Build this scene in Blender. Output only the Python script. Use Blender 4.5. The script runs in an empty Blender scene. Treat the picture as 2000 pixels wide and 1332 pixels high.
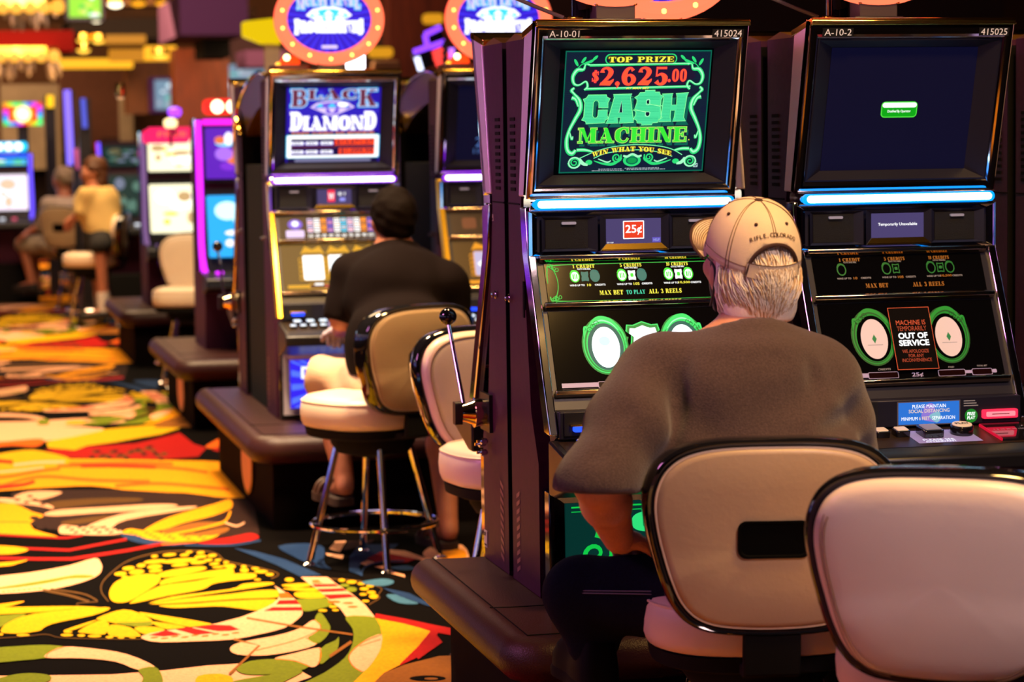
import bpy, bmesh, math, random
import numpy as np
from mathutils import Vector, Matrix, Euler, noise as mnoise
random.seed(7)
C = bpy.context.scene.collection
PI = math.pi
# ------------------------------------------------------------------ camera, world, lights, exposure
YAW = math.radians(13.3); PITCH = math.radians(4.775); ROLL = math.radians(.8)
CAM = Vector((0, 0, 1.5)); F = 4800.0
fw = Vector((math.sin(YAW)*math.cos(PITCH), math.cos(YAW)*math.cos(PITCH), -math.sin(PITCH)))
rt = Vector((math.cos(YAW), -math.sin(YAW), 0)); up = rt.cross(fw)
rt, up = rt*math.cos(ROLL)-up*math.sin(ROLL), up*math.cos(ROLL)+rt*math.sin(ROLL)
cd = bpy.data.cameras.new('camera'); cam = bpy.data.objects.new('camera', cd); C.objects.link(cam)
M3 = Matrix((rt, up, -fw)).transposed()
cam.matrix_world = Matrix.Translation(CAM) @ M3.to_4x4()
cd.sensor_width = 36; cd.lens = F/2000*36; cd.clip_end = 200; cd.clip_start = .05
cd.dof.use_dof = True; cd.dof.focus_distance = 5.6; cd.dof.aperture_fstop = 4.2
S = bpy.context.scene; S.camera = cam
def at(px, py, x=None, y=None, z=None, d=None):
    """point of the place seen at a pixel of the 2000x1332 photograph, on the plane x= / y= / z= or at depth d"""
    v = fw + rt*((px-1000)/F) - up*((py-666)/F)
    if x is not None: t = x/v.x
    elif y is not None: t = y/v.y
    elif z is not None: t = (z-CAM.z)/v.z
    else: t = d
    return CAM + v*t
w = bpy.data.worlds.new('world'); S.world = w; w.use_nodes = True
nt = w.node_tree; nt.nodes.clear()
wo = nt.nodes.new('ShaderNodeOutputWorld'); wb = nt.nodes.new('ShaderNodeBackground')
tc = nt.nodes.new('ShaderNodeTexCoord'); vo = nt.nodes.new('ShaderNodeTexNoise'); vo.inputs['Scale'].default_value = 5
cr = nt.nodes.new('ShaderNodeValToRGB')
nt.links.new(tc.outputs['Generated'], vo.inputs['Vector']); nt.links.new(vo.outputs['Fac'], cr.inputs['Fac'])
e = cr.color_ramp.elements
e[0].position = .38; e[0].color = (.012, .004, .016, 1); e[1].position = .72; e[1].color = (.75, .42, .12, 1)  # invented warm and violet colour noise, for the chrome to reflect
for p_, c_ in ((.5, (.03, .011, .03, 1)), (.56, (.10, .03, .16, 1)), (.62, (.22, .08, .16, 1))):
    q = e.new(p_); q.color = c_
nt.links.new(cr.outputs['Color'], wb.inputs['Color']); nt.links.new(wb.outputs['Background'], wo.inputs['Surface'])
wb.inputs['Strength'].default_value = .55
S.view_settings.view_transform = 'Standard'; S.view_settings.look = 'None'
S.view_settings.gamma = 1; S.view_settings.exposure = .0; S.view_settings.use_curve_mapping = False
try:
    S.cycles.max_bounces = 6; S.cycles.glossy_bounces = 3; S.cycles.diffuse_bounces = 2; S.cycles.sample_clamp_indirect = 4
except Exception: pass
def area(name, loc, size, power, col, tgt=None, sy=None, spread=PI):
    l = bpy.data.lights.new(name, 'AREA'); l.energy = power; l.color = col; l.size = size; l.spread = spread
    if sy: l.shape = 'RECTANGLE'; l.size_y = sy
    o = bpy.data.objects.new(name, l); C.objects.link(o); o.location = loc
    if tgt: o.rotation_euler = (Vector(tgt)-Vector(loc)).to_track_quat('-Z', 'Y').to_euler()
    return o
AMB = (1.0, .56, .16)
area('unseen_ceiling_light', (2.0, 3.6, 3.7), .45, 120, (1, .56, .16), (1.75, 4.5, .9))  # overhead lights without fixtures, standing in for unseen room lighting
area('unseen_ceiling_light', (.55, 8.7, 4.35), .5, 120, (1, .70, .42), (.6, 8.6, 0), spread=1.35)
area('unseen_ceiling_light', (1.8, 7.4, 3.8), .5, 60, (1, .6, .24), (1.65, 8.2, .9), spread=1.6)
area('unseen_ceiling_light', (.5, 12.6, 4.2), 1.6, 210, (1, .68, .36), (.6, 12.6, 0), spread=2.0)
area('unseen_ceiling_light', (.9, 19, 4.2), 2.5, 260, (1, .66, .34), (1., 19, 0), spread=2.2)
area('unseen_ceiling_light', (1.5, 30, 4.2), 6, 900, (1, .62, .3), (1.5, 32, 1))
area('unseen_front_light', (2.3, 1.2, 3.8), .8, 96, (1, .68, .66), (1.8, 4.2, .8))  # unseen light without a fixture, gives the pinkish light from the front
area('unseen_ceiling_light', (1, 38, 4.4), 5, 500, (1, .66, .34), (1, 40, 1))  # added to brighten the far wall
area('added_wall_fill', (1.6, 22.5, 4.3), 2.5, 260, (1, .62, .5), (2.2, 30, 2.2))  # added to brighten the soffit and wood panels, no fixture there
area('added_violet_fill', (-3.2, 6.0, 3.4), 1.2, 14, (.95, .28, .75), (1.4, 6.2, 1.5), spread=1.0)  # added to turn the machine sides violet, no cove is built

# ------------------------------------------------------------------ materials
def lin(c):
    if isinstance(c, str):
        c = tuple(int(c[i:i+2], 16)/255 for i in (0, 2, 4))
    return tuple((v/12.92 if v <= .04045 else ((v+.055)/1.055)**2.4) for v in c)
MC = {}
def mat(name, col=(.5, .5, .5), rough=.5, metal=0, em=None, es=1, bump=0, bs=60, var=0, vs=8, coat=0, spec=.5, lamp=False, sheen=0, stretch=None):
    if name in MC: return MC[name]
    if isinstance(col, str): col = lin(col)
    if isinstance(em, str): em = lin(em)
    m = bpy.data.materials.new(name); m.use_nodes = True; n = m.node_tree; b = n.nodes['Principled BSDF']
    b.inputs['Base Color'].default_value = (*col, 1); b.inputs['Roughness'].default_value = rough
    b.inputs['Metallic'].default_value = metal; b.inputs['Specular IOR Level'].default_value = spec
    b.inputs['Coat Weight'].default_value = coat; b.inputs['Sheen Weight'].default_value = sheen
    if em is not None:
        b.inputs['Emission Color'].default_value = (*em, 1); b.inputs['Emission Strength'].default_value = es
        if not lamp: m.cycles.emission_sampling = 'NONE'
    if bump or var:
        t = n.nodes.new('ShaderNodeTexCoord')
        src = t.outputs['Object']
        if stretch:
            mp = n.nodes.new('ShaderNodeMapping'); mp.inputs['Scale'].default_value = stretch
            n.links.new(src, mp.inputs['Vector']); src = mp.outputs['Vector']
    if bump:
        k = n.nodes.new('ShaderNodeTexNoise'); k.inputs['Scale'].default_value = bs; k.inputs['Detail'].default_value = 3
        bp = n.nodes.new('ShaderNodeBump'); bp.inputs['Strength'].default_value = bump; bp.inputs['Distance'].default_value = .004
        n.links.new(src, k.inputs['Vector']); n.links.new(k.outputs['Fac'], bp.inputs['Height'])
        n.links.new(bp.outputs['Normal'], b.inputs['Normal'])
    if var:
        k = n.nodes.new('ShaderNodeTexNoise'); k.inputs['Scale'].default_value = vs; k.inputs['Detail'].default_value = 4
        r = n.nodes.new('ShaderNodeValToRGB')
        r.color_ramp.elements[0].position = .3; r.color_ramp.elements[1].position = .7
        r.color_ramp.elements[0].color = (*[max(0, c*(1-var)) for c in col], 1)
        r.color_ramp.elements[1].color = (*[min(1, c*(1+var)) for c in col], 1)
        n.links.new(src, k.inputs['Vector']); n.links.new(k.outputs['Fac'], r.inputs['Fac'])
        n.links.new(r.outputs['Color'], b.inputs['Base Color'])
    MC[name] = m; return m
def glow(name, col, es=1.0, lamp=False):
    return mat('glow_'+name, (0.0, 0.0, 0.0), .4, em=col, es=es, lamp=lamp, spec=.2)
CHROME = mat('chrome', (.86, .84, .88), .07, 1)
GOLDCHROME = mat('warm_chrome', (.92, .72, .45), .12, 1)
BRUSH = mat('brushed_steel', (.85, .72, .80), .32, .35, bump=.25, bs=30, stretch=(1, 1, 30))
GOLD = mat('gold_chrome', (.95, .62, .12), .14, 1)
CAB = mat('cabinet_plum', (.058, .013, .034), .5, 0, var=.15, vs=60, bump=.15, bs=500, spec=.12)
BLK = mat('black_plastic', (.010, .010, .014), .35)
BLKM = mat('matt_black', (.004, .0035, .004), .8, spec=.15)
BLKG = mat('gloss_black', (.006, .006, .008), .08, coat=.5)
BEZ = mat('bezel_navy', (.009, .009, .024), .4, spec=.4)
GLASSB = mat('dark_glass', (.002, .002, .003), .1, spec=.25)
CREAM = mat('cream_vinyl', (.80, .62, .46), .38, bump=.12, bs=90, var=.04, vs=6, coat=.08)
TANV = mat('tan_vinyl', (.50, .35, .22), .42, bump=.12, bs=90, var=.05, vs=5, coat=.05)
PALEV = mat('pale_vinyl', (.92, .74, .62), .36, bump=.1, bs=90, var=.03, vs=6, coat=.1)
BASEM = mat('plum_vinyl', (.036, .011, .012), .38, bump=.3, bs=260, spec=.28)
BASEW = mat('dark_laminate', (.004, .002, .0025), .9, spec=.05)
SLOTB = mat('vent_rib', (.24, .085, .09), .5)

# ------------------------------------------------------------------ mesh collector
class G:
    def __init__(s): s.v = []; s.f = []; s.mi = []; s.ms = []; s.M = Matrix()
    def m(s, mt):
        if mt not in s.ms: s.ms.append(mt)
        return s.ms.index(mt)
    def add(s, vs, fs, mt):
        k = len(s.v); M = s.M
        s.v += [tuple(M @ Vector(p)) for p in vs]; i = s.m(mt)
        s.f += [tuple(k+j for j in f) for f in fs]; s.mi += [i]*len(fs)
        return s
    def box(s, x0, x1, y0, y1, z0, z1, mt):
        v = [(x, y, z) for x in (x0, x1) for y in (y0, y1) for z in (z0, z1)]
        return s.add(v, [(0, 1, 3, 2), (4, 6, 7, 5), (0, 4, 5, 1), (2, 3, 7, 6), (0, 2, 6, 4), (1, 5, 7, 3)], mt)
    def prism(s, pts, h0, h1, mt, ax='x'):
        n = len(pts); f = {'x': lambda a, b, h: (h, a, b), 'y': lambda a, b, h: (a, h, b), 'z': lambda a, b, h: (a, b, h)}[ax]
        v = [f(a, b, h0) for a, b in pts]+[f(a, b, h1) for a, b in pts]
        return s.add(v, [tuple(range(n))[::-1], tuple(range(n, 2*n))]+[(i, (i+1) % n, n+(i+1) % n, n+i) for i in range(n)], mt)
    def rbox(s, x0, x1, y0, y1, z0, z1, r, mt, ax='z', n=5):
        # rounded rectangle prism along ax
        if ax == 'z': a0, a1, b0, b1, h0, h1 = x0, x1, y0, y1, z0, z1
        elif ax == 'y': a0, a1, b0, b1, h0, h1 = x0, x1, z0, z1, y0, y1
        else: a0, a1, b0, b1, h0, h1 = y0, y1, z0, z1, x0, x1
        return s.prism(rrect(a0, a1, b0, b1, r, n), h0, h1, mt, ax)
    def tube(s, pts, r, mt, n=10, closed=False, cap=True):
        P = [Vector(p) for p in pts]; R = r if isinstance(r, (list, tuple)) else [r]*len(P); N = len(P); v = []; f = []
        T = []
        for i in range(N):
            a = P[(i-1) % N] if (closed or i > 0) else P[i]; b = P[(i+1) % N] if (closed or i < N-1) else P[i]
            T.append((b-a).normalized() if (b-a).length > 1e-9 else Vector((0, 0, 1)))
        ref = Vector((0, 0, 1)) if abs(T[0].z) < .9 else Vector((1, 0, 0))
        X = (ref-T[0]*ref.dot(T[0])).normalized()
        for i in range(N):
            X = (X-T[i]*X.dot(T[i])); X = X.normalized() if X.length > 1e-6 else T[i].orthogonal().normalized()
            Y = T[i].cross(X)
            for j in range(n):
                a = 2*PI*j/n; v.append(tuple(P[i]+(X*math.cos(a)+Y*math.sin(a))*R[i]))
        for i in range(N if closed else N-1):
            k = (i+1) % N
            for j in range(n): f.append((i*n+j, i*n+(j+1) % n, k*n+(j+1) % n, k*n+j))
        if cap and not closed: f.append(tuple(range(n))[::-1]); f.append(tuple((N-1)*n+j for j in range(n)))
        return s.add(v, f, mt)
    def lathe(s, prof, mt, c=(0, 0, 0), ax='z', n=24):
        v = []; f = []; N = len(prof)
        for r, h in prof:
            for j in range(n):
                a = 2*PI*j/n; x, y = r*math.cos(a), r*math.sin(a)
                p = {'z': (x, y, h), 'y': (x, h, y), 'x': (h, x, y)}[ax]
                v.append((p[0]+c[0], p[1]+c[1], p[2]+c[2]))
        for i in range(N-1):
            for j in range(n): f.append((i*n+j, i*n+(j+1) % n, (i+1)*n+(j+1) % n, (i+1)*n+j))
        f.append(tuple(range(n))); f.append(tuple((N-1)*n+j for j in range(n)))
        return s.add(v, f, mt)
    def ball(s, c, r, mt, n=16):
        rr = r if isinstance(r, (tuple, list)) else (r, r, r); v = []; f = []; m_ = n//2
        for i in range(m_+1):
            t = PI*i/m_
            for j in range(n):
                a = 2*PI*j/n; v.append((c[0]+rr[0]*math.sin(t)*math.cos(a), c[1]+rr[1]*math.sin(t)*math.sin(a), c[2]+rr[2]*math.cos(t)))
        for i in range(m_):
            for j in range(n): f.append((i*n+j, (i+1)*n+j, (i+1)*n+(j+1) % n, i*n+(j+1) % n))
        return s.add(v, f, mt)
    def loft(s, rings, mt, close=True, cap0=False, cap1=False):
        n = len(rings[0]); v = [p for r in rings for p in r]; f = []
        for i in range(len(rings)-1):
            for j in range(n if close else n-1): f.append((i*n+j, i*n+(j+1) % n, (i+1)*n+(j+1) % n, (i+1)*n+j))
        if cap0: f.append(tuple(range(n))[::-1])
        if cap1: f.append(tuple((len(rings)-1)*n+j for j in range(n)))
        return s.add(v, f, mt)
    def build(s, name, parent=None, bevel=0, smooth=35, off=None, weld=False):
        me = bpy.data.meshes.new(name)
        V = s.v if off is None else [(a+off[0], b+off[1], c+off[2]) for a, b, c in s.v]
        me.from_pydata(V, [], s.f)
        for mt in s.ms: me.materials.append(mt)
        me.polygons.foreach_set('material_index', s.mi)
        if smooth:
            bm = bmesh.new(); bm.from_mesh(me)
            if weld: bmesh.ops.remove_doubles(bm, verts=bm.verts, dist=1e-5)
            bmesh.ops.recalc_face_normals(bm, faces=bm.faces); bm.to_mesh(me); bm.free()
            me.polygons.foreach_set('use_smooth', [True]*len(me.polygons)); me.set_sharp_from_angle(angle=math.radians(smooth))
        me.update()
        o = bpy.data.objects.new(name, me); C.objects.link(o)
        if parent: o.parent = parent
        if bevel:
            b = o.modifiers.new('bevel', 'BEVEL'); b.width = bevel; b.segments = 2; b.limit_method = 'ANGLE'; b.angle_limit = math.radians(40)
        return o
def rrect(a0, a1, b0, b1, r, n=5):
    r = min(r, (a1-a0)/2*.999, (b1-b0)/2*.999); o = []
    for cx, cy, s0 in ((a1-r, b1-r, 0), (a0+r, b1-r, 90), (a0+r, b0+r, 180), (a1-r, b0+r, 270)):
        for i in range(n+1):
            t = math.radians(s0+90*i/n); o.append((cx+r*math.cos(t), cy+r*math.sin(t)))
    return o
def tag(o, label=None, cat=None, group=None, kind=None):
    if label: o['label'] = label
    if cat: o['category'] = cat
    if group: o['group'] = group
    if kind: o['kind'] = kind
    return o
def empty(name, loc=(0, 0, 0), rz=0, label=None, cat=None, group=None):
    o = bpy.data.objects.new(name, None); C.objects.link(o); o.location = loc; o.rotation_euler = (0, 0, rz); o.empty_display_size = .1
    return tag(o, label, cat, group)
def kids(o): return [c for c in bpy.data.objects if c.parent == o]
def copy_tree(o, parent=None):
    c = o.copy(); C.objects.link(c)
    if parent: c.parent = parent
    for ch in kids(o): copy_tree(ch, c)
    return c
def catmull(P, k=6, closed=True):
    P = [tuple(p) for p in P]; n = len(P); o = []
    for i in range(n if closed else n-1):
        a, b, c, d = [P[j % n] if closed else P[min(max(j, 0), n-1)] for j in (i-1, i, i+1, i+2)]
        for s_ in range(k):
            t = s_/k
            o.append(tuple(.5*((2*b[q])+(-a[q]+c[q])*t+(2*a[q]-5*b[q]+4*c[q]-d[q])*t*t+(-a[q]+3*b[q]-3*c[q]+d[q])*t**3) for q in range(len(b))))
    if not closed: o.append(P[-1])
    return o

# ------------------------------------------------------------------ flat artwork on a panel (u right, v up, n layers towards the viewer)
TXT = {}
def textmesh(s, bold=0.0, shear=0.0):
    k = (s, bold, shear)
    if k not in TXT:
        cu = bpy.data.curves.new('lettering', 'FONT'); cu.body = s; cu.size = 1; cu.offset = bold; cu.shear = shear; cu.resolution_u = 3
        ob = bpy.data.objects.new('lettering', cu); C.objects.link(ob)
        dg = bpy.context.evaluated_depsgraph_get(); me = bpy.data.meshes.new_from_object(ob.evaluated_get(dg))
        v = [tuple(p.co)[:2] for p in me.vertices]; f = [tuple(p.vertices) for p in me.polygons]
        bpy.data.objects.remove(ob); bpy.data.curves.remove(cu); bpy.data.meshes.remove(me)
        TXT[k] = (v, f)
    return TXT[k]
def ST(y0=0, y1=1, x0=.08, x1=.36, s0=0, s1=.44): return [('r', x0, y0, x1, y1), ('r', s0, 0, s1, .09), ('r', s0, .91, s1, 1)]
FAT = {
 'A': (1.0, [('p', [(.13, .03), (.2, .03), (.5, .95), (.44, 1)]), ('p', [(.36, 1), (.58, 1), (.95, 0), (.62, 0)]), ('r', .24, .27, .7, .34), ('r', -.02, 0, .33, .08), ('r', .5, 0, 1.02, .08)]),
 'B': (.88, ST()+[('s', [(.3, .96, .08), (.6, .92, .16), (.68, .75, .25), (.58, .57, .14), (.3, .53, .07)]), ('s', [(.3, .5, .07), (.62, .46, .15), (.73, .26, .27), (.6, .07, .15), (.3, .04, .08)])]),
 'C': (.92, [('s', [(.8, .7, .1), (.68, .93, .12), (.45, .95, .12), (.2, .76, .26), (.17, .5, .3), (.2, .24, .26), (.45, .05, .12), (.7, .08, .1), (.84, .3, .07)]), ('r', .76, .64, .84, 1)]),
 'D': (.95, ST()+[('s', [(.3, .96, .08), (.6, .9, .16), (.74, .66, .28), (.74, .34, .28), (.6, .1, .16), (.3, .04, .08)])]),
 'E': (.86, ST()+[('r', 0, .92, .8, 1), ('r', 0, 0, .8, .08), ('r', .73, .68, .8, 1), ('r', .74, 0, .82, .32), ('r', .35, .46, .6, .54), ('r', .55, .36, .62, .64)]),
 'F': (.8, ST()+[('r', 0, .92, .78, 1), ('r', .71, .66, .78, 1), ('r', .35, .46, .58, .54), ('r', .53, .36, .6, .64)]),
 'G': (.98, [('s', [(.8, .7, .1), (.68, .93, .12), (.45, .95, .12), (.2, .76, .26), (.17, .5, .3), (.2, .24, .26), (.45, .05, .12), (.7, .08, .1), (.76, .2, .2)]), ('r', .76, .64, .84, 1), ('r', .64, .05, .9, .45), ('r', .54, .4, .98, .48)]),
 'H': (1.02, ST()+[('r', .64, 0, .92, 1), ('r', .3, .45, .7, .54), ('r', .56, 0, 1.0, .08), ('r', .56, .92, 1.0, 1)]),
 'I': (.48, ST()),
 'J': (.7, [('r', .3, .25, .58, 1), ('r', .2, .92, .66, 1), ('s', [(.44, .3, .28), (.36, .08, .16), (.18, .05, .14), (.1, .22, .16)])]),
 'K': (1.0, ST()+[('p', [(.34, .4), (.34, .5), (.76, .97), (.86, .97)]), ('p', [(.42, .55), (.6, .7), (.98, .03), (.66, .03)]), ('r', .56, 0, 1.02, .08), ('r', .58, .92, 1.0, 1)]),
 'L': (.82, ST()+[('r', 0, 0, .78, .08), ('r', .7, 0, .78, .36)]),
 'M': (1.18, [('r', .1, 0, .17, 1), ('p', [(.1, 1), (.36, 1), (.66, .06), (.5, .06)]), ('p', [(.52, .06), (.6, .06), (.88, 1), (.8, 1)]), ('r', .8, 0, 1.08, 1), ('r', 0, 0, .28, .08), ('r', 0, .92, .3, 1), ('r', .7, 0, 1.16, .08), ('r', .78, .92, 1.16, 1)]),
 'N': (1.02, [('r', .12, 0, .19, 1), ('p', [(.1, 1), (.42, 1), (.9, 0), (.6, 0)]), ('r', .82, 0, .89, 1), ('r', 0, 0, .32, .08), ('r', 0, .92, .35, 1), ('r', .7, .92, 1.02, 1)]),
 'O': (.96, [('o', [(.48, .96, .1), (.22, .8, .25), (.16, .5, .3), (.22, .2, .25), (.48, .04, .1), (.74, .2, .25), (.8, .5, .3), (.74, .8, .25)])]),
 'P': (.86, ST()+[('s', [(.3, .96, .08), (.6, .92, .16), (.7, .72, .27), (.6, .5, .16), (.3, .45, .08)])]),
 'R': (1.0, ST()+[('s', [(.3, .96, .08), (.6, .92, .16), (.7, .74, .25), (.58, .54, .14), (.3, .5, .08)]), ('p', [(.45, .52), (.68, .5), (.96, .0), (.66, 0)]), ('r', .62, 0, 1.0, .08)]),
 'S': (.78, [('s', [(.66, .74, .06), (.6, .9, .1), (.36, .95, .14), (.17, .8, .22), (.26, .6, .26), (.5, .42, .28), (.6, .22, .24), (.4, .05, .14), (.16, .09, .1), (.08, .3, .06)]), ('r', .62, .66, .69, 1), ('r', .05, 0, .12, .34)]),
 'T': (.88, [('r', .29, 0, .58, 1), ('r', 0, .92, .87, 1), ('r', 0, .64, .08, 1), ('r', .79, .64, .87, 1), ('r', .18, 0, .69, .08)]),
 'U': (.98, [('r', .08, .28, .36, 1), ('s', [(.22, .32, .28), (.3, .1, .2), (.5, .04, .1), (.7, .12, .08), (.78, .35, .07)]), ('r', .745, .3, .815, 1), ('r', 0, .92, .44, 1), ('r', .62, .92, .94, 1)]),
 'V': (.92, [('p', [(.06, 1), (.36, 1), (.62, 0), (.46, 0)]), ('p', [(.5, 0), (.58, 0), (.86, 1), (.78, 1)]), ('r', -.02, .92, .46, 1), ('r', .66, .92, .96, 1)]),
 'W': (1.34, [('p', [(.06, 1), (.34, 1), (.54, 0), (.38, 0)]), ('p', [(.44, 0), (.5, 0), (.68, .9), (.62, .9)]), ('p', [(.5, 1), (.78, 1), (.98, 0), (.82, 0)]), ('p', [(.88, 0), (.95, 0), (1.26, 1), (1.18, 1)]), ('r', -.02, .92, .86, 1), ('r', 1.06, .92, 1.36, 1)]),
 'X': (.95, [('p', [(.06, 1), (.38, 1), (.92, 0), (.58, 0)]), ('p', [(.78, 1), (.86, 1), (.18, 0), (.1, 0)]), ('r', 0, 0, .3, .08), ('r', .5, 0, .98, .08), ('r', 0, .92, .46, 1), ('r', .64, .92, .94, 1)]),
 'Y': (.92, [('p', [(.06, 1), (.36, 1), (.62, .45), (.36, .42)]), ('r', .34, 0, .62, .48), ('p', [(.54, .44), (.6, .46), (.88, 1), (.8, 1)]), ('r', -.02, .92, .46, 1), ('r', .66, .92, .98, 1), ('r', .24, 0, .72, .08)]),
 'Z': (.84, [('r', 0, .92, .8, 1), ('r', 0, 0, .82, .08), ('p', [(.5, .95), (.82, .95), (.32, .05), (0, .05)]), ('r', 0, .68, .07, 1), ('r', .75, 0, .82, .3)]),
 '0': (.62, [('o', [(.31, .96, .1), (.15, .8, .2), (.12, .5, .22), (.15, .2, .2), (.31, .04, .1), (.47, .2, .2), (.5, .5, .22), (.47, .8, .2)])]),
 '1': (.5, [('r', .14, 0, .4, 1), ('r', .02, 0, .52, .08), ('p', [(.0, .84), (.0, .78), (.2, .84), (.3, 1), (.2, 1)])]),
 '2': (.86, [('s', [(.16, .7, .26), (.2, .9, .12), (.44, .95, .14), (.64, .76, .28), (.52, .46, .2), (.14, .1, .08)]), ('p', [(.03, 0), (.62, -.02), (.8, .2), (.82, .34), (.76, .34), (.6, .24), (.3, .26), (.1, .16)])]),
 '3': (.8, [('s', [(.14, .76, .2), (.3, .95, .12), (.56, .86, .22), (.54, .62, .2), (.34, .52, .07)]), ('s', [(.34, .51, .07), (.6, .42, .2), (.6, .16, .26), (.36, .04, .12), (.14, .2, .2)])]),
 '5': (.84, [('r', .14, .88, .72, 1.0), ('p', [(.14, .94), (.21, .94), (.19, .5), (.12, .44)]), ('s', [(.16, .48, .06), (.42, .6, .14), (.64, .4, .3), (.58, .12, .22), (.34, .03, .12), (.15, .2, .26)])]),
 '6': (.86, [('s', [(.66, .8, .18), (.52, .95, .12), (.3, .84, .2), (.18, .5, .3), (.24, .16, .24), (.45, .03, .12), (.66, .16, .22), (.7, .34, .26), (.58, .52, .18), (.4, .55, .1), (.28, .44, .07)])]),
 '.': (.26, [('o', [(.12, .15, .12), (.05, .08, .12), (.12, .02, .12), (.19, .08, .12)])]),
 ',': (.26, [('o', [(.12, .15, .12), (.05, .08, .12), (.12, .02, .12), (.19, .08, .12)]), ('s', [(.18, .08, .12), (.14, -.08, .06), (.06, -.16, .02)])]),
 ' ': (.45, []),
}
FAT['$'] = (.78, FAT['S'][1]+[('r', .28, -.14, .35, 1.14), ('r', .42, -.14, .49, 1.14)])
for c_ in '4789': FAT[c_] = FAT['0']
def ribbon(P, closed=False, k=5, grow=0):
    P = [(a, b, w_+grow) for a, b, w_ in P]
    Q = catmull(P, k, closed) if k > 1 and len(P) > 2 else P
    n = len(Q); L = []; R = []
    for i in range(n):
        a = Q[(i-1) % n] if (closed or i) else Q[0]; b = Q[(i+1) % n] if (closed or i < n-1) else Q[-1]
        dx, dy = b[0]-a[0], b[1]-a[1]; l = math.hypot(dx, dy) or 1
        nx, ny = -dy/l, dx/l; h = Q[i][2]/2
        L.append((Q[i][0]+nx*h, Q[i][1]+ny*h)); R.append((Q[i][0]-nx*h, Q[i][1]-ny*h))
    f = [(i, (i+1) % n, n+(i+1) % n, n+i) for i in range(n if closed else n-1)]
    return L+R, f
class Art:
    """draws on the plane O + u*U + v*V, offset along N"""
    def __init__(s, g, O, U, V, step=.0005):
        s.g = g; s.O = Vector(O); s.U = Vector(U).normalized(); s.V = Vector(V).normalized(); s.N = s.U.cross(s.V).normalized(); s.step = step
    def P(s, u, v, n): return s.O+s.U*u+s.V*v+s.N*(n*s.step)
    def add(s, pts, fs, mt, n):
        s.g.add([s.P(a, b, n) for a, b in pts], fs, mt); return s
    def poly(s, pts, mt, n=1, smooth=0):
        if smooth: pts = catmull(pts, smooth)
        return s.add(pts, [tuple(range(len(pts)))], mt, n)
    def rect(s, u0, v0, u1, v1, mt, n=1, r=0):
        return s.poly(rrect(u0, u1, v0, v1, r, 4) if r else [(u0, v0), (u1, v0), (u1, v1), (u0, v1)], mt, n)
    def ell(s, u, v, a, b, mt, n=1, k=28, rot=0):
        c, q = math.cos(rot), math.sin(rot)
        return s.poly([(u+a*math.cos(2*PI*i/k)*c-b*math.sin(2*PI*i/k)*q, v+a*math.cos(2*PI*i/k)*q+b*math.sin(2*PI*i/k)*c) for i in range(k)], mt, n)
    def ring(s, u, v, a, b, w_, mt, n=1, k=32):
        o = [(u+a*math.cos(2*PI*i/k), v+b*math.sin(2*PI*i/k)) for i in range(k)]
        i_ = [(u+(a-w_)*math.cos(2*PI*i/k), v+(b-w_)*math.sin(2*PI*i/k)) for i in range(k)]
        return s.add(o+i_, [(i, (i+1) % k, k+(i+1) % k, k+i) for i in range(k)], mt, n)
    def line(s, pts, w_, mt, n=1, closed=False, k=5):
        P = [(p[0], p[1], p[2] if len(p) > 2 else w_) for p in pts]
        v, f = ribbon(P, closed, k); return s.add(v, f, mt, n)
    def text(s, t, u, v, h, mt, n=2, w_=None, bold=0.0, align='c', shear=0, arc=0):
        V, Fc = textmesh(t, bold, shear)
        if not V: return s
        x0 = min(p[0] for p in V); x1 = max(p[0] for p in V); y0 = min(p[1] for p in V); y1 = max(p[1] for p in V)
        sy = h/max(y1-y0, 1e-6) if h else 1; sx = (w_/(x1-x0)) if w_ else sy
        ax = {'c': (x0+x1)/2, 'l': x0, 'r': x1}[align]
        return s.add([(u+(a-ax)*sx, v+(b-y0)*sy+arc*((a-ax)*sx)**2) for a, b in V], Fc, mt, n)
    def fat(s, t, u, v, h, mt, n=2, w_=None, grow=0, align='c', space=.1, arc=0, dy=None, shear=0):
        tot = sum(FAT[c][0]+space for c in t)-space; sx = w_/tot if w_ else h
        x = -tot/2 if align == 'c' else (0 if align == 'l' else -tot)
        for idx, ch in enumerate(t):
            adv, it = FAT[ch]
            hh = h; vv = v
            if dy: vv, hh = dy(idx, v, h)
            def T(a, b):
                uu = (x+a)*sx+shear*b*hh; return (u+uu, vv+b*hh+arc*uu*uu)
            g_ = grow/h
            for q in it:
                if q[0] == 'r':
                    pts = [(q[1]-g_, q[2]-g_), (q[3]+g_, q[2]-g_), (q[3]+g_, q[4]+g_), (q[1]-g_, q[4]+g_)]
                    s.add([T(*p) for p in pts], [(0, 1, 2, 3)], mt, n)
                elif q[0] == 'p':
                    cx = sum(p[0] for p in q[1])/len(q[1])
                    cy = sum(p[1] for p in q[1])/len(q[1])
                    pts = [(p[0]+(g_ if p[0] > cx else -g_), p[1]+(g_ if p[1] > cy else -g_)*.5) for p in q[1]]
                    s.add([T(*p) for p in pts], [tuple(range(len(pts)))], mt, n)
                else:
                    V, Fc = ribbon(q[1], q[0] == 'o', 4, 2*g_); s.add([T(*p) for p in V], Fc, mt, n)
            x += adv+space
        return s
    def scroll(s, u, v, r, mt, n=2, turn=1.6, dirn=1, a0=0, w_=.004):
        pts = []
        for i in range(22):
            t = i/21; a = a0+dirn*turn*2*PI*t; rr = r*(1-t*.85)
            pts.append((u+rr*math.cos(a), v+rr*math.sin(a), w_*(1-t*.5)))
        return s.line(pts, w_, mt, n, k=1)
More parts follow.
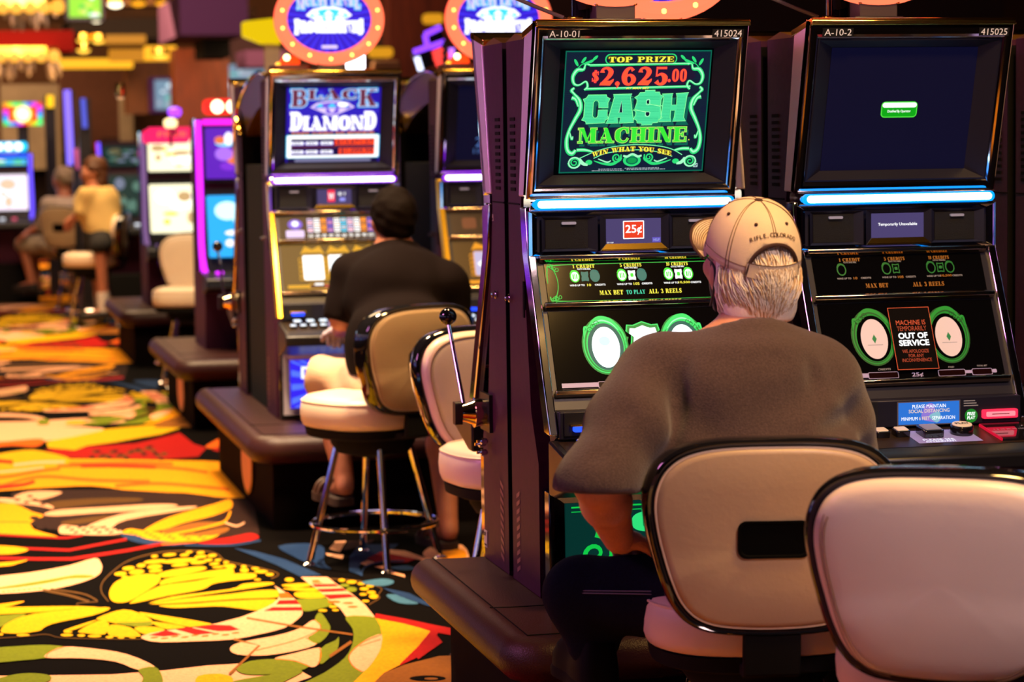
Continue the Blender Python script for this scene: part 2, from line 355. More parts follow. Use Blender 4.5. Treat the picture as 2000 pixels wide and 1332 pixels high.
def frame4(g, O, U, V, o, i, no, ni, mt):
    """sloped picture frame: outer rect o=(u0,v0,u1,v1) at depth no, inner rect i at depth ni"""
    O, U, V = Vector(O), Vector(U).normalized(), Vector(V).normalized(); N = U.cross(V)
    a = [(o[0], o[1]), (o[2], o[1]), (o[2], o[3]), (o[0], o[3])]; b = [(i[0], i[1]), (i[2], i[1]), (i[2], i[3]), (i[0], i[3])]
    g.add([O+U*x+V*y+N*no for x, y in a]+[O+U*x+V*y+N*ni for x, y in b], [(k, (k+1) % 4, 4+(k+1) % 4, 4+k) for k in range(4)], mt)
class ArtPx(Art):
    """same, drawn in sketch units: x right, y up, (cx, cy) at O, sx / sy metres per unit"""
    def __init__(s, g, O, U, V, cx, cy, sx, sy, step=.0005):
        super().__init__(g, O, U, V, step); s.t = (cx, cy, sx, sy)
    def P(s, u, v, n):
        cx, cy, sx, sy = s.t
        return s.O+s.U*((u-cx)*sx)+s.V*((v-cy)*sy)+s.N*(n*s.step)
E_GREEN = glow('cash_green', '2fe07a', 1.0); E_LIME = glow('cash_lime', '3cf03c', 1.0); E_MINT = glow('cash_mint', 'a8ffc8', 1.05)
E_TEAL = glow('cash_teal', '0c6e58', .9); E_NAVY = glow('cash_navy', '14203c', .8); E_DKG = glow('cash_dark_green', '0c3c34', .9)
E_YEL = glow('cash_yellow', 'fff24a', 1.1); E_RED = glow('prize_red', 'ff5a38', 1.05); E_WHT = glow('white', 'ffffff', 1.3)
E_WHITE2 = glow('reel_white', 'f4fbff', 1.9, True); E_GRN2 = glow('ring_green', '10c848', 1.0); E_BLK = GLASSB
E_CYBAR = glow('bar_cyan', 'c0f0ff', 7.0, True); E_CYRIM = glow('bar_cyan_rim', '0090ff', 1.8)
E_VIBAR = glow('bar_violet', 'f2dcff', 6.0, True); E_VIRIM = glow('bar_violet_rim', '9a20ff', 1.6)
DGREEN = mat('selflit_green_print', '0c6a28', .4, em='0c6a28', es=.35); DORANGE = mat('selflit_orange_print', '8a5614', .4, em='8a5614', es=.5)  # print without backlight, with a faint glow put into the colour
DGREY = mat('selflit_grey_print', '8a8a92', .4, em='8a8a92', es=.25); MAUVE = mat('mauve_print', '9a90b8', .4, em='9a90b8', es=.35)

def fy(y): return 1332-y
def art_cash(g, O, U, V):
    a = ArtPx(g, O, U, V, 800, fy(664), .370/1455, .308/1230)
    a.rect(87, fy(1275), 1543, fy(45), E_TEAL, 1); a.rect(98, fy(1262), 1532, fy(58), E_NAVY, 2)
    for cx, cy in ((120, 200), (120, 640), (1500, 640), (300, 1180), (1300, 1180), (1420, 150)):
        for r in range(40, 240, 16):
            pts = [(min(1528, max(102, cx+r*math.cos(2*PI*i/36))), min(fy(62), max(fy(1258), fy(cy)+r*1.2*math.sin(2*PI*i/36)))) for i in range(36)]
            a.line([(p[0], p[1], 2.2) for p in pts], 2.2, E_DKG, 3, True, 1)
    a.poly([(340, fy(205)), (1320, fy(195)), (1400, fy(300)), (1320, fy(392)), (340, fy(405)), (210, fy(310))], glow('plum_screen', '241a38', .8), 4)
    # top prize plate
    a.rect(478, fy(180), 1196, fy(76), E_GREEN, 5, 50); a.rect(490, fy(172), 1184, fy(86), E_NAVY, 6, 42)
    a.fat('TOP PRIZE', 838, fy(158), 54, glow('dark_olive', '5a5a10', 1), 7, 655, grow=5); a.fat('TOP PRIZE', 838, fy(158), 54, E_YEL, 8, 650)
    # prize frame
    def mir(pts): return [(1635-p[0],)+tuple(p[1:]) for p in pts]
    hl = [(330, fy(188), 26), (820, fy(182), 24), (1320, fy(178), 26)]
    a.line(hl, 24, E_GREEN, 5, k=1); a.line([(p[0], p[1]+4, 8) for p in hl], 8, E_MINT, 6, k=1)
    hl = [(300, fy(424), 28), (820, fy(416), 24), (1350, fy(408), 28)]
    a.line(hl, 24, E_GREEN, 5, k=1); a.line([(p[0], p[1]+4, 8) for p in hl], 8, E_MINT, 6, k=1)
    L = [(330, fy(185), 22), (290, fy(180), 18), (270, fy(230), 30), (210, fy(235), 44), (170, fy(300), 38), (185, fy(370), 30), (235, fy(385), 20), (300, fy(350), 22), (320, fy(400), 26), (290, fy(435), 22)]
    LW = [(190, fy(412), 26), (165, fy(440), 34), (190, fy(470), 26), (250, fy(540), 42), (262, fy(630), 46), (215, fy(730), 40), (165, fy(840), 34), (145, fy(940), 40), (160, fy(1040), 44), (205, fy(1075), 48), (240, fy(1040), 34)]
    LW2 = [(170, fy(510), 44), (210, fy(530), 30), (240, fy(600), 20)]
    LL = [(205, fy(900), 14), (195, fy(930), 24), (170, fy(860), 16)]
    LC = [(250, fy(1040), 36), (330, fy(1040), 34), (410, fy(1060), 20), (440, fy(1085), 10)]
    for q in (L, LW, LW2, LL, LC):
        for z, f_ in ((0, lambda p: p), (1, mir)):
            p = f_(q); a.line(p, 20, E_GREEN, 5); a.line([(x, y+3, w_*.42) for x, y, w_ in p], 8, E_MINT, 6)
    for m_ in (0, 1):
        X = (lambda x: 1635-x) if m_ else (lambda x: x)
        for (x, y, rx, ry, ro) in ((195, 160, 14, 40, .5), (268, 135, 14, 38, -.6), (300, 165, 14, 36, -1.2), (380, 115, 14, 34, -.8), (340, 150, 12, 26, -1.2)):
            a.ell(X(x), fy(y), rx, ry, E_GREEN, 6, 16, -ro if m_ else ro)
        a.line([(X(215), fy(215), 8), (X(250), fy(180), 8), (X(310), fy(150), 6), (X(380), fy(120), 5)], 6, E_GREEN, 6)
        a.scroll(X(235), fy(1165), 62, E_GREEN, 7, 1.9, -1 if m_ else 1, 0 if m_ else PI, 20); a.ring(X(235), fy(1165), 64, 60, 14, E_MINT, 8)
        a.ell(X(380), fy(1165), 34, 26, E_GREEN, 7)
        a.line([(X(285), fy(1130), 26), (X(320), fy(1175), 34), (X(370), fy(1190), 20)], 20, E_MINT, 7)
        a.scroll(X(655), fy(1120), 50, E_GREEN, 7, 1.7, 1 if m_ else -1, PI if m_ else 0, 18)
        a.line([(X(430), fy(1150), 8), (X(520), fy(1180), 20), (X(620), fy(1185), 30), (X(690), fy(1140), 20), (X(700), fy(1090), 12)], 16, E_GREEN, 6)
        a.line([(X(470), fy(1130), 10), (X(560), fy(1165), 14), (X(600), fy(1150), 10)], 10, E_MINT, 7)
    a.ell(812, fy(1150), 90, 62, E_GREEN, 7); a.ell(812, fy(1150), 62, 42, E_TEAL, 8); a.ell(812, fy(1150), 46, 30, glow('deep_green', '10a050', 1), 9)
    a.line([(720, fy(1100), 18), (760, fy(1110), 24), (812, fy(1085), 20), (866, fy(1110), 24), (905, fy(1100), 18)], 18, E_MINT, 9)
    # price
    RD = glow('price_edge', 'ff2050', 1)
    for mt, gr, n in ((RD, 3, 7), (E_RED, 0, 8)):
        a.fat('$', 392, fy(348), 98, mt, n, 74, grow=gr); a.fat('2,625', 775, fy(386), 178, mt, n, 690, grow=gr, space=.06)
        a.fat('.00', 1210, fy(356), 126, mt, n, 186, grow=gr)
    a.text('AT MAX BET', 820, fy(428), 20, E_YEL, 8, 240, .02, shear=.3)
    # CASH: slab letters with stepped corners
    SH = glow('letter_shadow', '0e6a58', .9); H1 = glow('cash_fill', '4fe8a0', 1.0); H2 = glow('cash_fill_line', '28b880', 1.0)
    Cc = [(330, 480), (510, 480), (518, 505), (550, 518), (530, 560), (535, 610), (440, 610), (440, 560), (425, 535), (400, 535), (385, 560), (385, 690), (400, 712), (425, 712), (438, 690), (438, 632), (530, 632), (530, 690), (545, 715), (515, 735), (510, 762), (325, 770), (318, 745), (278, 732), (298, 695), (300, 560), (282, 522), (315, 510)]
    Aa = [(578, 478), (765, 474), (752, 510), (795, 735), (800, 762), (655, 768), (668, 712), (632, 712), (645, 766), (520, 768), (540, 735), (590, 510)]
    Ah = [(645, 660), (682, 658), (664, 545)]
    Hh = [(1068, 478), (1178, 474), (1168, 500), (1170, 590), (1220, 588), (1218, 500), (1205, 474), (1335, 466), (1318, 500), (1300, 715), (1325, 752), (1190, 755), (1205, 715), (1210, 645), (1165, 645), (1165, 715), (1178, 756), (1050, 758), (1070, 718), (1085, 510)]
    Ss = [(845, 462), (895, 460), (895, 440), (995, 438), (995, 458), (1040, 458), (1048, 485), (1080, 498), (1060, 535), (1060, 590), (1085, 600), (915, 575), (915, 545), (935, 530), (945, 545), (945, 575), (1060, 605), (1070, 690), (1085, 720), (1050, 735), (1042, 765), (990, 768), (985, 788), (880, 790), (880, 770), (835, 768), (828, 740), (795, 725), (815, 690), (815, 655), (785, 635), (960, 660), (955, 690), (935, 705), (915, 690), (912, 660), (800, 628), (820, 560), (818, 530), (792, 510), (828, 490)]
    Slash = [(915, 575), (1085, 600), (1050, 608), (930, 588)]
    def flipy(p): return [(x, fy(y)) for x, y in p]
    for pts in (Cc, Aa, Ss, Hh):
        q = flipy(pts)
        a.poly([(x+34, y-44) for x, y in q], SH, 7)
        a.poly(q, H1, 9); a.line([(x, y, 8) for x, y in q], 8, E_LIME, 11, True, 1); a.line([(x, y, 4) for x, y in q], 4, E_MINT, 12, True, 1)
    a.poly(flipy(Ah), E_NAVY, 12); a.line([(x, y, 7) for x, y in flipy(Ah)], 7, E_MINT, 13, True, 1)
    for (x0, y0, x1, y1) in ((915, 530, 948, 585), (912, 655, 955, 702)):
        a.rect(x0, fy(y1), x1, fy(y0), E_NAVY, 11, 12); a.line([(x, y, 6) for x, y in rrect(x0, x1, fy(y1), fy(y0), 12)], 6, E_MINT, 12, True, 1)
    for y in range(500, 752, 15):
        for x0, x1 in ((308, 380 if 545 < y < 705 else 505), (580-(y-480)//8, 600 if y > 700 else 780), (828, 905 if (530 < y < 580 or 655 < y < 700) else 1045), (1085, 1160), (1225, 1305)):
            a.rect(x0, fy(y+3), x1, fy(y), H2, 10)
    # MACHINE
    for mt, gr, n, dx, dy in ((SH, 4, 8, 22, -36), (glow('lime_edge', 'b4f06a', 1), 7, 13, 0, 0), (E_LIME, 0, 14, 0, 0)):
        a.fat('MACHINE', 800+dx, fy(962)+dy, 148, mt, n, 1092, grow=gr, space=.08)
    a.rect(1368, fy(952), 1378, fy(942), E_YEL, 9)
    # win what you see arc
    arc = [(275, fy(1118)), (430, fy(1050)), (600, fy(1005)), (830, fy(985)), (1050, fy(1000)), (1200, fy(1035)), (1310, fy(1095))]
    arc2 = [(420, fy(1118)), (560, fy(1065)), (830, fy(1038)), (1040, fy(1058)), (1210, fy(1110))]
    a.poly(catmull(arc, 4, False)+catmull(arc2, 4, False)[::-1], E_NAVY, 15)
    for q in (arc, arc2): a.line([(x, y, 10) for x, y in q], 10, E_GREEN, 16); a.line([(x, y, 4) for x, y in q], 4, E_MINT, 17)
    for mt, gr, n in ((glow('dark_gold', '907010', 1), 4, 17), (E_YEL, 0, 18)):
        a.fat('WIN WHAT YOU SEE', 800, fy(1050), 46, mt, n, 800, grow=gr, arc=-.00034)
    for y, x0, x1 in ((1235, 480, 715), (1250, 415, 735), (1230, 745, 1095), (1243, 765, 1155)):
        x = x0
        while x < x1:
            l = random.randint(12, 34); a.rect(x, fy(y+6), min(x1, x+l), fy(y-2), DGREY if 0 else glow('small_print', 'b8c4cc', .8), 6); x += l+6
    a.rect(1437, fy(1232), 1485, fy(1190), glow('corner_mark', 'b8d8d8', .9), 6, 8); a.line([(1450, fy(1212), 6), (1462, fy(1222), 8), (1478, fy(1198), 6)], 6, E_NAVY, 7, k=1)

def art_cashpay(g, O, U, V, lit, W=.455, H=.105):
    """'1 / 5 / 10 credits' pay glass, centred on O"""
    a = Art(g, O, U, V)
    gr = E_LIME if lit else DGREEN; ye = E_YEL if lit else DORANGE; wh = E_WHT if lit else DGREY; te = glow('teal_coin', '0a7a70', .9)
    a.rect(-W/2, -H/2, W/2, H/2, E_BLK, 0)
    if lit:
        a.line([(-W/2+.004, 0, .0016), (-W/2+.006, .035, .003), (-W/2+.02, H/2-.006, .003), (-.1, H/2-.004, .0016), (W/2-.02, H/2-.004, .0016)], .002, E_GRN2, 1)
        a.line([(-W/2+.006, -.035, .003), (-W/2+.02, -H/2+.006, .003), (-.1, -H/2+.004, .0014), (W/2-.02, -H/2+.004, .0014)], .002, E_GRN2, 1)
        for sx in (-1, 1):
            for sv in (-1, 1):
                for k in range(4): a.scroll(sx*(W/2-.012-.006*k), sv*(.045-.003*k), .007, E_GRN2, 2, 1.2, 1, k, .002)
            a.line([(sx*(W/2-.018), .045, .003), (sx*(W/2-.028), .015, .002), (sx*(W/2-.028), -.015, .002), (sx*(W/2-.018), -.045, .003)], .003, E_GRN2, 2)
    for k, (x, nm, sub, v_) in enumerate(((-.128, '1 CREDIT', 'PLAYS ONE REEL', '10'), (-.008, '5 CREDITS', 'PLAYS TWO REELS', '105'), (.112, '10 CREDITS', 'PLAYS ALL THREE REELS', '10,500'))):
        a.fat(nm, x, .0385, .009, ye, 2, .056); a.text(sub, x, .0335, .004, wh, 3, .034, .02)
        for j in range(3):
            xx = x+(j-1)*.0255; on = j <= k
            if not on and not lit: continue
            m_ = gr if on else te
            if j == 1:
                pts = [(-.009, .013), (0, .0115), (.009, .013), (.0095, .006), (.008, 0), (.0095, -.006), (.009, -.013), (0, -.0115), (-.009, -.013), (-.0095, -.006), (-.008, 0), (-.0095, .006)]
                a.poly([(xx+p, .016+q) for p, q in pts], (E_WHT if lit else gr) if on else te, 2)
                if on: a.rect(xx-.004, .011, xx+.004, .021, gr if lit else E_BLK, 3, .002)
                if not lit: a.poly([(xx+p*.75, .016+q*.75) for p, q in pts], E_BLK, 3); a.rect(xx-.004, .012, xx+.004, .02, gr, 4, .002)
            else:
                a.ell(xx, .016, .0125, .0155, m_, 2); a.ell(xx, .016, .0095, .0125, (E_WHT if lit else E_BLK) if on else te, 3)
                if on and lit: a.rect(xx-.006, .009, xx-.0025, .022, gr, 4); a.rect(xx-.001, .009, xx+.0012, .023, gr, 4); a.rect(xx+.003, .009, xx+.006, .022, gr, 4)
                a.line([(xx-.012, .022, .002), (xx-.006, .031, .003), (xx+.004, .031, .002), (xx+.01, .026, .001)], .002, m_, 4)
        a.text('WINS UP TO', x-.022, -.0095, .0048, wh, 2, .038, .02); a.text(v_, x+.006+.002*len(v_)*.5, -.0103, .0066, ye, 2, .005*len(v_), .02); a.text('CREDITS', x+.036+(.006 if k == 2 else 0), -.0095, .0048, wh, 2, .027, .02)
    a.fat('MAX BET', -.066, -.034, .0115, ye, 2, .060)
    if lit: a.fat('TO PLAY', -.004, -.034, .0105, glow('teal_letters', '20e0b0', 1), 2, .048)
    a.fat('ALL 3 REELS', .072, -.034, .0115, ye, 2, .085)

def art_cashreels(g, O, U, V, lit):
    a = Art(g, O, U, V); W, H = .465, .205
    rg = glow('ring_bright', '30f070', 1.0) if lit else mat('ring_selflit', '0a8a2c', .4, em='0a8a2c', es=.4)  # rings without backlight still get a faint painted glow
    rd = glow('ring_deep', '0a9a40', .9) if lit else mat('ring_selflit_deep', '065018', .4, em='065018', es=.4); te = glow('ring_teal', '0a6a60', .9) if lit else E_BLK
    wh = E_WHITE2 if lit else mat('reel_strip', 'd4ccd4', .5, em='c8bcd0', es=.28)
    a.rect(-W/2, -H/2, W/2, H/2, E_BLK, 0)
    for x, fl in ((-.099, 1), (.099, -1)):
        a.ell(x, .01, .0585, .076, rd, 1, 40); a.ell(x, .01, .055, .072, rg, 2, 40); a.ell(x-.001*fl, .009, .051, .068, rd, 3, 40); a.ell(x, .008, .048, .064, rg, 4, 40); a.ell(x, .006, .045, .061, E_BLK if not lit else te, 5, 40)
        a.line([(x-fl*.052, .03, .002), (x-fl*.047, .058, .006), (x-fl*.034, .05, .006), (x-fl*.03, .066, .008), (x-fl*.008, .078, .016), (x+fl*.02, .070, .014), (x+fl*.044, .044, .003)], .006, rg, 6)
        a.line([(x-fl*.026, .066, .002), (x-fl*.004, .074, .004), (x+fl*.02, .066, .003), (x+fl*.036, .048, .001)], .003, E_MINT if lit else rd, 7)
        for q in range(3): a.scroll(x-fl*(.036-.009*q), .05+.008*q, .008, rd, 8, 1.3, fl, 0, .002)
        a.ell(x, .004, .035, .053, wh, 8, 40)
        if lit: a.ell(x-.002, .02, .014, .012, glow('reel_tint', 'c8f4e4', 1.3), 9); a.ell(x+.006, -.03, .014, .012, glow('reel_tint2', 'f0e4dc', 1.4), 9)
        else:
            a.poly([(x, .016), (x+.006, .004), (x, -.008), (x-.006, .004)], mat('diamond_green', '0a7a48', .5, em='0a7a48', es=.3), 9)
            a.line([(x-.02, -.012, .0012), (x+.02, -.012, .0012)], .001, DGREY, 9, k=1)
    sh = [(-.034, .05), (-.02, .049), (0, .057), (.02, .049), (.034, .05), (.037, .035), (.026, .025), (.03, .0), (.026, -.028), (.037, -.036), (.034, -.048), (.0, -.054), (-.034, -.048), (-.037, -.036), (-.026, -.028), (-.03, 0), (-.026, .025), (-.037, .035)]
    if lit:
        a.poly([(x*1.18, y*1.12+.006) for x, y in sh], rg, 2); a.poly([(x*1.1, y*1.06+.006) for x, y in sh], rd, 3); a.poly([(x*.95, y*.92+.006) for x, y in sh], wh, 4)
        for sx in (-1, 1): a.line([(sx*.04, .03, .004), (sx*.05, .0, .008), (sx*.04, -.03, .004)], .006, rd, 2)
    # meter windows
    a.text('CREDITS', -.085, -.078, .005, E_WHT if lit else DGREY, 2, .034, .02, shear=.2)
    a.text('PAID', .092, -.078, .004, DGREY, 2, .016, .02, shear=.2); a.text('TOTAL BET', .175, -.0775, .004, DGREY, 2, .028, .02, shear=.2)
    for x0, x1 in ((-.13, -.05), (.055, .128), (.145, .20)):
        a.rect(x0, -.1, x1, -.0825, MAUVE, 2, .004); a.rect(x0+.0016, -.0985, x1-.0016, -.084, mat('meter_window', '1a0608', .15), 3, .003)
    a.rect(-W/2+.012, -.096, -.13, -.0845, MAUVE, 2); a.rect(.128, -.094, .145, -.086, MAUVE, 2); a.rect(.20, -.095, .212, -.0855, MAUVE, 2, .003)
    a.text('25¢', 0, -.1, .013, MAUVE, 2, .03, .02)

def diamond(a, cx, cy, w_, h, mats, n):
    L, Mi, D = mats
    top = [(-.5, .1), (-.36, .38), (-.12, .5), (.12, .5), (.36, .38), (.5, .1)]
    a.poly([(cx+x*w_, cy+y*h) for x, y in top+[(0, -.5)]], L, n)
    a.poly([(cx+x*w_*.86, cy+y*h*.8) for x, y in top+[(0, -.5)]], Mi, n+1)
    for x0, x1 in ((-.36, -.14), (-.1, .08), (.14, .34)): a.poly([(cx+x0*w_, cy+.06*h), (cx+x1*w_, cy+.06*h), (cx+(x0+x1)*.3*w_, cy-.34*h)], L, n+2)
    for x0, x1 in ((-.38, -.2), (-.12, .1), (.18, .36)): a.poly([(cx+x0*w_, cy+.12*h), (cx+x1*w_, cy+.12*h), (cx+(x0+x1)*.46*w_, cy+.36*h)], D, n+2)
DB = dict(bg=glow('dia_blue', '2a18b0', 1), wh=glow('dia_white', 'ffffff', 1.5), pk=glow('dia_pink', 'e8d0ff', 1.1), cy=glow('dia_cyan', '40d8ff', 1.2), pu=glow('dia_purple', '7a58e8', 1), dk=glow('dia_dark', '1a1044', .9), rd=glow('dia_red', 'ff4a20', 1.2), og=glow('dia_orange', 'ff9020', 1.1), mr=glow('dia_maroon', '703048', 1))
def art_diamond(g, O, U, V):
    a = ArtPx(g, O, U, V, 985, fy(735), .385/1350, .312/1110); d = DB
    a.rect(310, fy(1290), 1660, fy(180), d['bg'], 1); a.rect(330, fy(1290), 1640, fy(840), d['dk'], 2)
    for k in range(24):
        t = 2*PI*k/24; a.poly([(985, fy(480)), (985+660*math.cos(t), fy(480)+270*math.sin(t)), (985+660*math.cos(t+.12), fy(480)+270*math.sin(t+.12))], glow('dia_ray', '3c30d8', 1), 3)
    def dy(i, v, h): return (v, h) if i in (0, 4) else (v+h*.42, h*.58)
    for mt, gr, n in ((d['cy'], 20, 4), (d['pk'], 10, 5), (d['mr'], 0, 6)): a.fat('BLACK', 985, fy(455), 250, mt, n, 1220, grow=gr, dy=dy, space=.06)
    diamond(a, 965, fy(490), 640, 230, (d['pk'], d['pu'], d['cy']), 7)
    a.ell(1110, fy(425), 75, 36, d['wh'], 12)
    def dy2(i, v, h): return (v, h) if i in (0, 6) else (v, h*.76)
    a.fat('DIAMOND', 985, fy(800), 260, d['pu'], 9, 1235, grow=24, dy=dy2, space=.05); a.fat('DIAMOND', 985, fy(800), 260, d['wh'], 10, 1235, grow=10, dy=dy2, space=.05)
    a.text('FAST CASH 2X BONUS', 985, fy(868), 36, d['og'], 6, 1180, .03)
    a.rect(312, fy(1225), 1655, fy(878), d['cy'], 4, 20); a.rect(325, fy(1218), 1645, fy(885), d['wh'], 5, 20); a.rect(380, fy(1185), 1590, fy(935), d['dk'], 6)
    for yy in (1000, 1130):
        for xx in (475, 680, 895): a.rect(xx-95, fy(yy+34), xx+95, fy(yy-25), d['pu'], 7, 8); a.rect(xx-85, fy(yy+22), xx+85, fy(yy-20), d['wh'], 8, 14); a.text('BAR', xx, fy(yy+15), 28, d['dk'], 9, 110, .02)
    for yy, s_, x0 in ((1025, '$13,671.57', 1010), (1165, '$1,099.99', 1070)):
        a.rect(x0, fy(yy+8), 1590, fy(yy-85), d['rd'], 7); a.text(s_, (x0+1590)/2, fy(yy), 76, d['dk'], 8, 1540-x0, .01)
    a.rect(385, fy(1068), 1590, fy(1048), d['mr'], 8)
    a.rect(435, fy(1280), 1540, fy(1238), glow('dia_grey', '8a88b0', .9), 5, 20)
def art_diamond_pay(g, O, U, V):
    a = Art(g, O, U, V); d = DB; W, H = .455, .1
    a.rect(-W/2, -H/2, W/2, H/2, glow('pay_brown', '3a2418', .7), 0)
    cols = [d['pk'], d['wh'], d['og'], d['pu'], d['wh'], d['cy']]
    a.ell(-.165, .015, .03, .022, d['pu'], 1); a.ell(-.165, .018, .014, .012, d['wh'], 2); a.rect(-.205, -.042, -.13, -.01, d['pk'], 1, .006)
    for i in range(12):
        x = -.115+i*.0275
        a.rect(x, -.02, x+.023, .04, cols[i % 6], 1, .002)
        for r in range(5): a.rect(x+.002, -.014+r*.011, x+.021, -.009+r*.011, d['dk'] if (i+r) % 3 else d['og'], 2)
        a.text(str(i % 9+1)+'0', x+.011, -.042, .012, d['wh'], 2, .018, .02)
def art_diamond_reels(g, O, U, V, lit=True):
    a = Art(g, O, U, V); W, H = .465, .205
    gb = glow('gold_field', '6a4a10', .8) if lit else mat('gold_field_dim', '40300e', .3); gy = glow('gold_print', 'e8a818', 1.0) if lit else mat('gold_print_dim', 'b88a20', .3, em='b88a20', es=.3)
    wh = E_WHITE2 if lit else glow('reel_dim', 'd8ccf0', .9)
    a.rect(-W/2, -H/2, W/2, H/2, gb, 0)
    for x in (-.105, .0, .105):
        a.poly([(x-.05, .06), (x-.03, .095), (x, .08), (x+.03, .095), (x+.05, .06), (x+.03, .065), (x-.03, .065)], gy, 1)
        for s_ in (-1, 1):
            for q in range(5): a.ring(x+s_*.051, -.045+q*.02, .009, .011, .003, gy, 1, 14)
        a.rect(x-.044, -.056, x+.044, .056, gy, 2, .008); a.rect(x-.041, -.053, x+.041, .053, wh, 3, .006)
        if not lit: a.poly([(x, .02), (x+.03, 0), (x+.02, -.012), (x-.02, -.012), (x-.03, 0)], E_WHT, 4)
    a.rect(-.215, -.088, -.13, -.074, gy, 1); a.rect(-.13, -.092, -.04, -.07, gy, 1, .003); a.rect(-.125, -.089, -.045, -.073, glow('meter_wine', '50101c', .8), 2)
    a.text('31', -.058, -.087, .012, glow('led_red', 'ff2050', 1.5), 3); a.rect(-.107, -.077, -.07, -.068, E_WHT, 3, .004)
    a.rect(.05, -.092, .13, -.07, gy, 1, .003); a.rect(.055, -.089, .125, -.073, glow('meter_wine', '50101c', .8), 2)

XH = .268          # half width of a cabinet
TO, TU, TV = Vector((0, 0, 1.345)), Vector((1, 0, 0)), Vector((0, -.12, .42)).normalized()
LO, LV = Vector((0, -.2, .78)), Vector((0, .2, .425)).normalized(); LN = TU.cross(LV); TN = TU.cross(TV)
BZ = -.37
ARM_Z = .77
TOPL = .437
def make_machine(kind, loc, rz, label, group, ids=None):
    root = empty('slot_machine', (loc[0], loc[1], .37), rz, label, 'slot machine', group)
    def bd(g, name, par=root, bevel=0, smooth=35, lab=None):
        o = g.build(name, par, bevel, smooth, (0, 0, BZ)); 
        if lab: o['label'] = lab
        return o
    cash = kind in ('cash', 'off'); lit = kind in ('cash', 'diamond'); dia = kind.startswith('diamond'); back = kind == 'back'
    # cabinet
    g = G(); g.prism([(.215, .37), (.215, 1.735), (.0, 1.735), (.08, 1.32), (.0, .82), (-.07, .70), (-.07, .37)], -.262, .262, CAB)
    for s_ in (-1, 1):
        xx = s_*.2625
        for k in range(11):      # vents on both sides
            z = 1.362+k*.0175; x0, x1 = (xx-.002, xx+.002); g.box(x0, x1, .13, .178, z, z+.0085, BLKM)
        for k in range(10):
            z = .405+k*.021; y = .13
            g.add([(xx+s_*.001, y, z+.012), (xx+s_*.001, y+.034, z), (xx+s_*.001, y+.034, z-.011), (xx+s_*.001, y, z+.001)], [(0, 1, 2, 3)], SLOTB)
        g.box(xx-.0015, xx+.0015, .09, .215, 1.328, 1.332, BLKM)
    g.box(-.262, .262, .213, .217, .38, 1.72, BLKM)
    g.prism([(.0, 1.735), (.215, 1.735), (.12, 1.752)], -.262, .262, mat('cabinet_cap', '8a6420', .4, .5))
    bd(g, 'cabinet')
    g = G(); g.tube([(-.2635, .045, 1.07), (-.2635, .045, 1.13)], .004, BLKM, 8); g.box(-.265, -.262, .05, .062, 1.05, 1.14, BLKM); bd(g, 'hinge_slot')
    for s_ in ((-1,) if not back else (1,)):
        g = G(); g.lathe([(.011, 0), (.011, .004), (.007, .006), (.007, .013), (.002, .015)], CHROME, (s_*.2635, .2 if s_ < 0 else .12, 1.09), 'x', 16)
        if s_ < 0:
            g = G(); g.lathe([(.011, 0), (.011, -.004), (.007, -.006), (.007, -.013), (.002, -.015)], CHROME, (-.2635, .2, 1.09), 'x', 16)
        bd(g, 'lock')
    if back:
        LB = mat('paper_label', 'c8b8a8', .7)
        g = G(); g.box(.262, .2640, -.068, -.035, .40, .445, LB); g.box(.264, .2644, -.064, -.05, .43, .44, BLKM); g.box(.264, .2644, -.064, -.04, .405, .409, BLKM); bd(g, 'paper_label')
        g = G(); g.box(.262, .2640, .085, .093, 1.28, 1.297, LB); g.box(.264, .2644, .087, .091, 1.283, 1.288, BLKM); bd(g, 'small_label')
    # brushed side trims that flare out to the top box
    for s_ in (-1, 1):
        g = G()
        g.prism([(.08, 1.35), (.0, 1.74), (-.12, 1.765), (0, 1.35)], s_*.258, s_*XH, BRUSH)
        bd(g, 'side_trim', bevel=.004, lab='brushed steel side trim of the top box')
        g = G()
        P = [(.02, 1.325), (.0, 1.21), (-.09, 1.02), (-.2, .785)]
        q = [(y-.012, z) for y, z in P]+[(y+.045, z) for y, z in P[::-1]]
        g.prism(q, s_*.247, s_*(XH+.001), CHROME if not dia else mat('gold_trim', (.9, .5, .05), .2, .9, em='e0980c', es=.35))
        bd(g, 'edge_trim', bevel=.004)
    # top box
    g = G(); O = TO
    frame4(g, O, TU, TV, (-XH, .0, XH, .437), (-XH, .0, XH, .437), -.03, .0, CHROME)
    def rim_(t):   # rounded moulding: inset and height at angle t
        c_, s_ = 1-math.cos(t), math.sin(t); q = c_/2
        return (-XH+.026*q, .030*q, XH-.026*q, .437-.042*q), .010*s_-.006*q
    for i in range(8):
        (o0, n0), (o1, n1) = rim_(PI*i/8), rim_(PI*(i+1)/8); frame4(g, O, TU, TV, o0, o1, n0, n1, CHROME)
    bd(g, 'top_box_frame')
    g = G(); g.prism([(-.133, 1.759), (-.133, 1.770), (-.126, 1.776), (.02, 1.752), (.02, 1.735)], -XH, XH, GOLD); bd(g, 'top_rail', bevel=.002)  # gold colour stands for the warm reflection on a chrome rail
    g = G()
    frame4(g, O, TU, TV, (-XH+.026, .03, XH-.026, .395), (-XH+.03, .034, XH-.03, .391), -.002, -.002, BEZ)
    frame4(g, O, TU, TV, (-XH+.03, .034, XH-.03, .391), (-.194, .05, .194, .366), -.002, -.032, BEZ)
    bd(g, 'screen_bezel')
    g = G(); a = Art(g, O+TN*-.031, TU, TV)
    SO = O+TN*-.0305+TV*.208
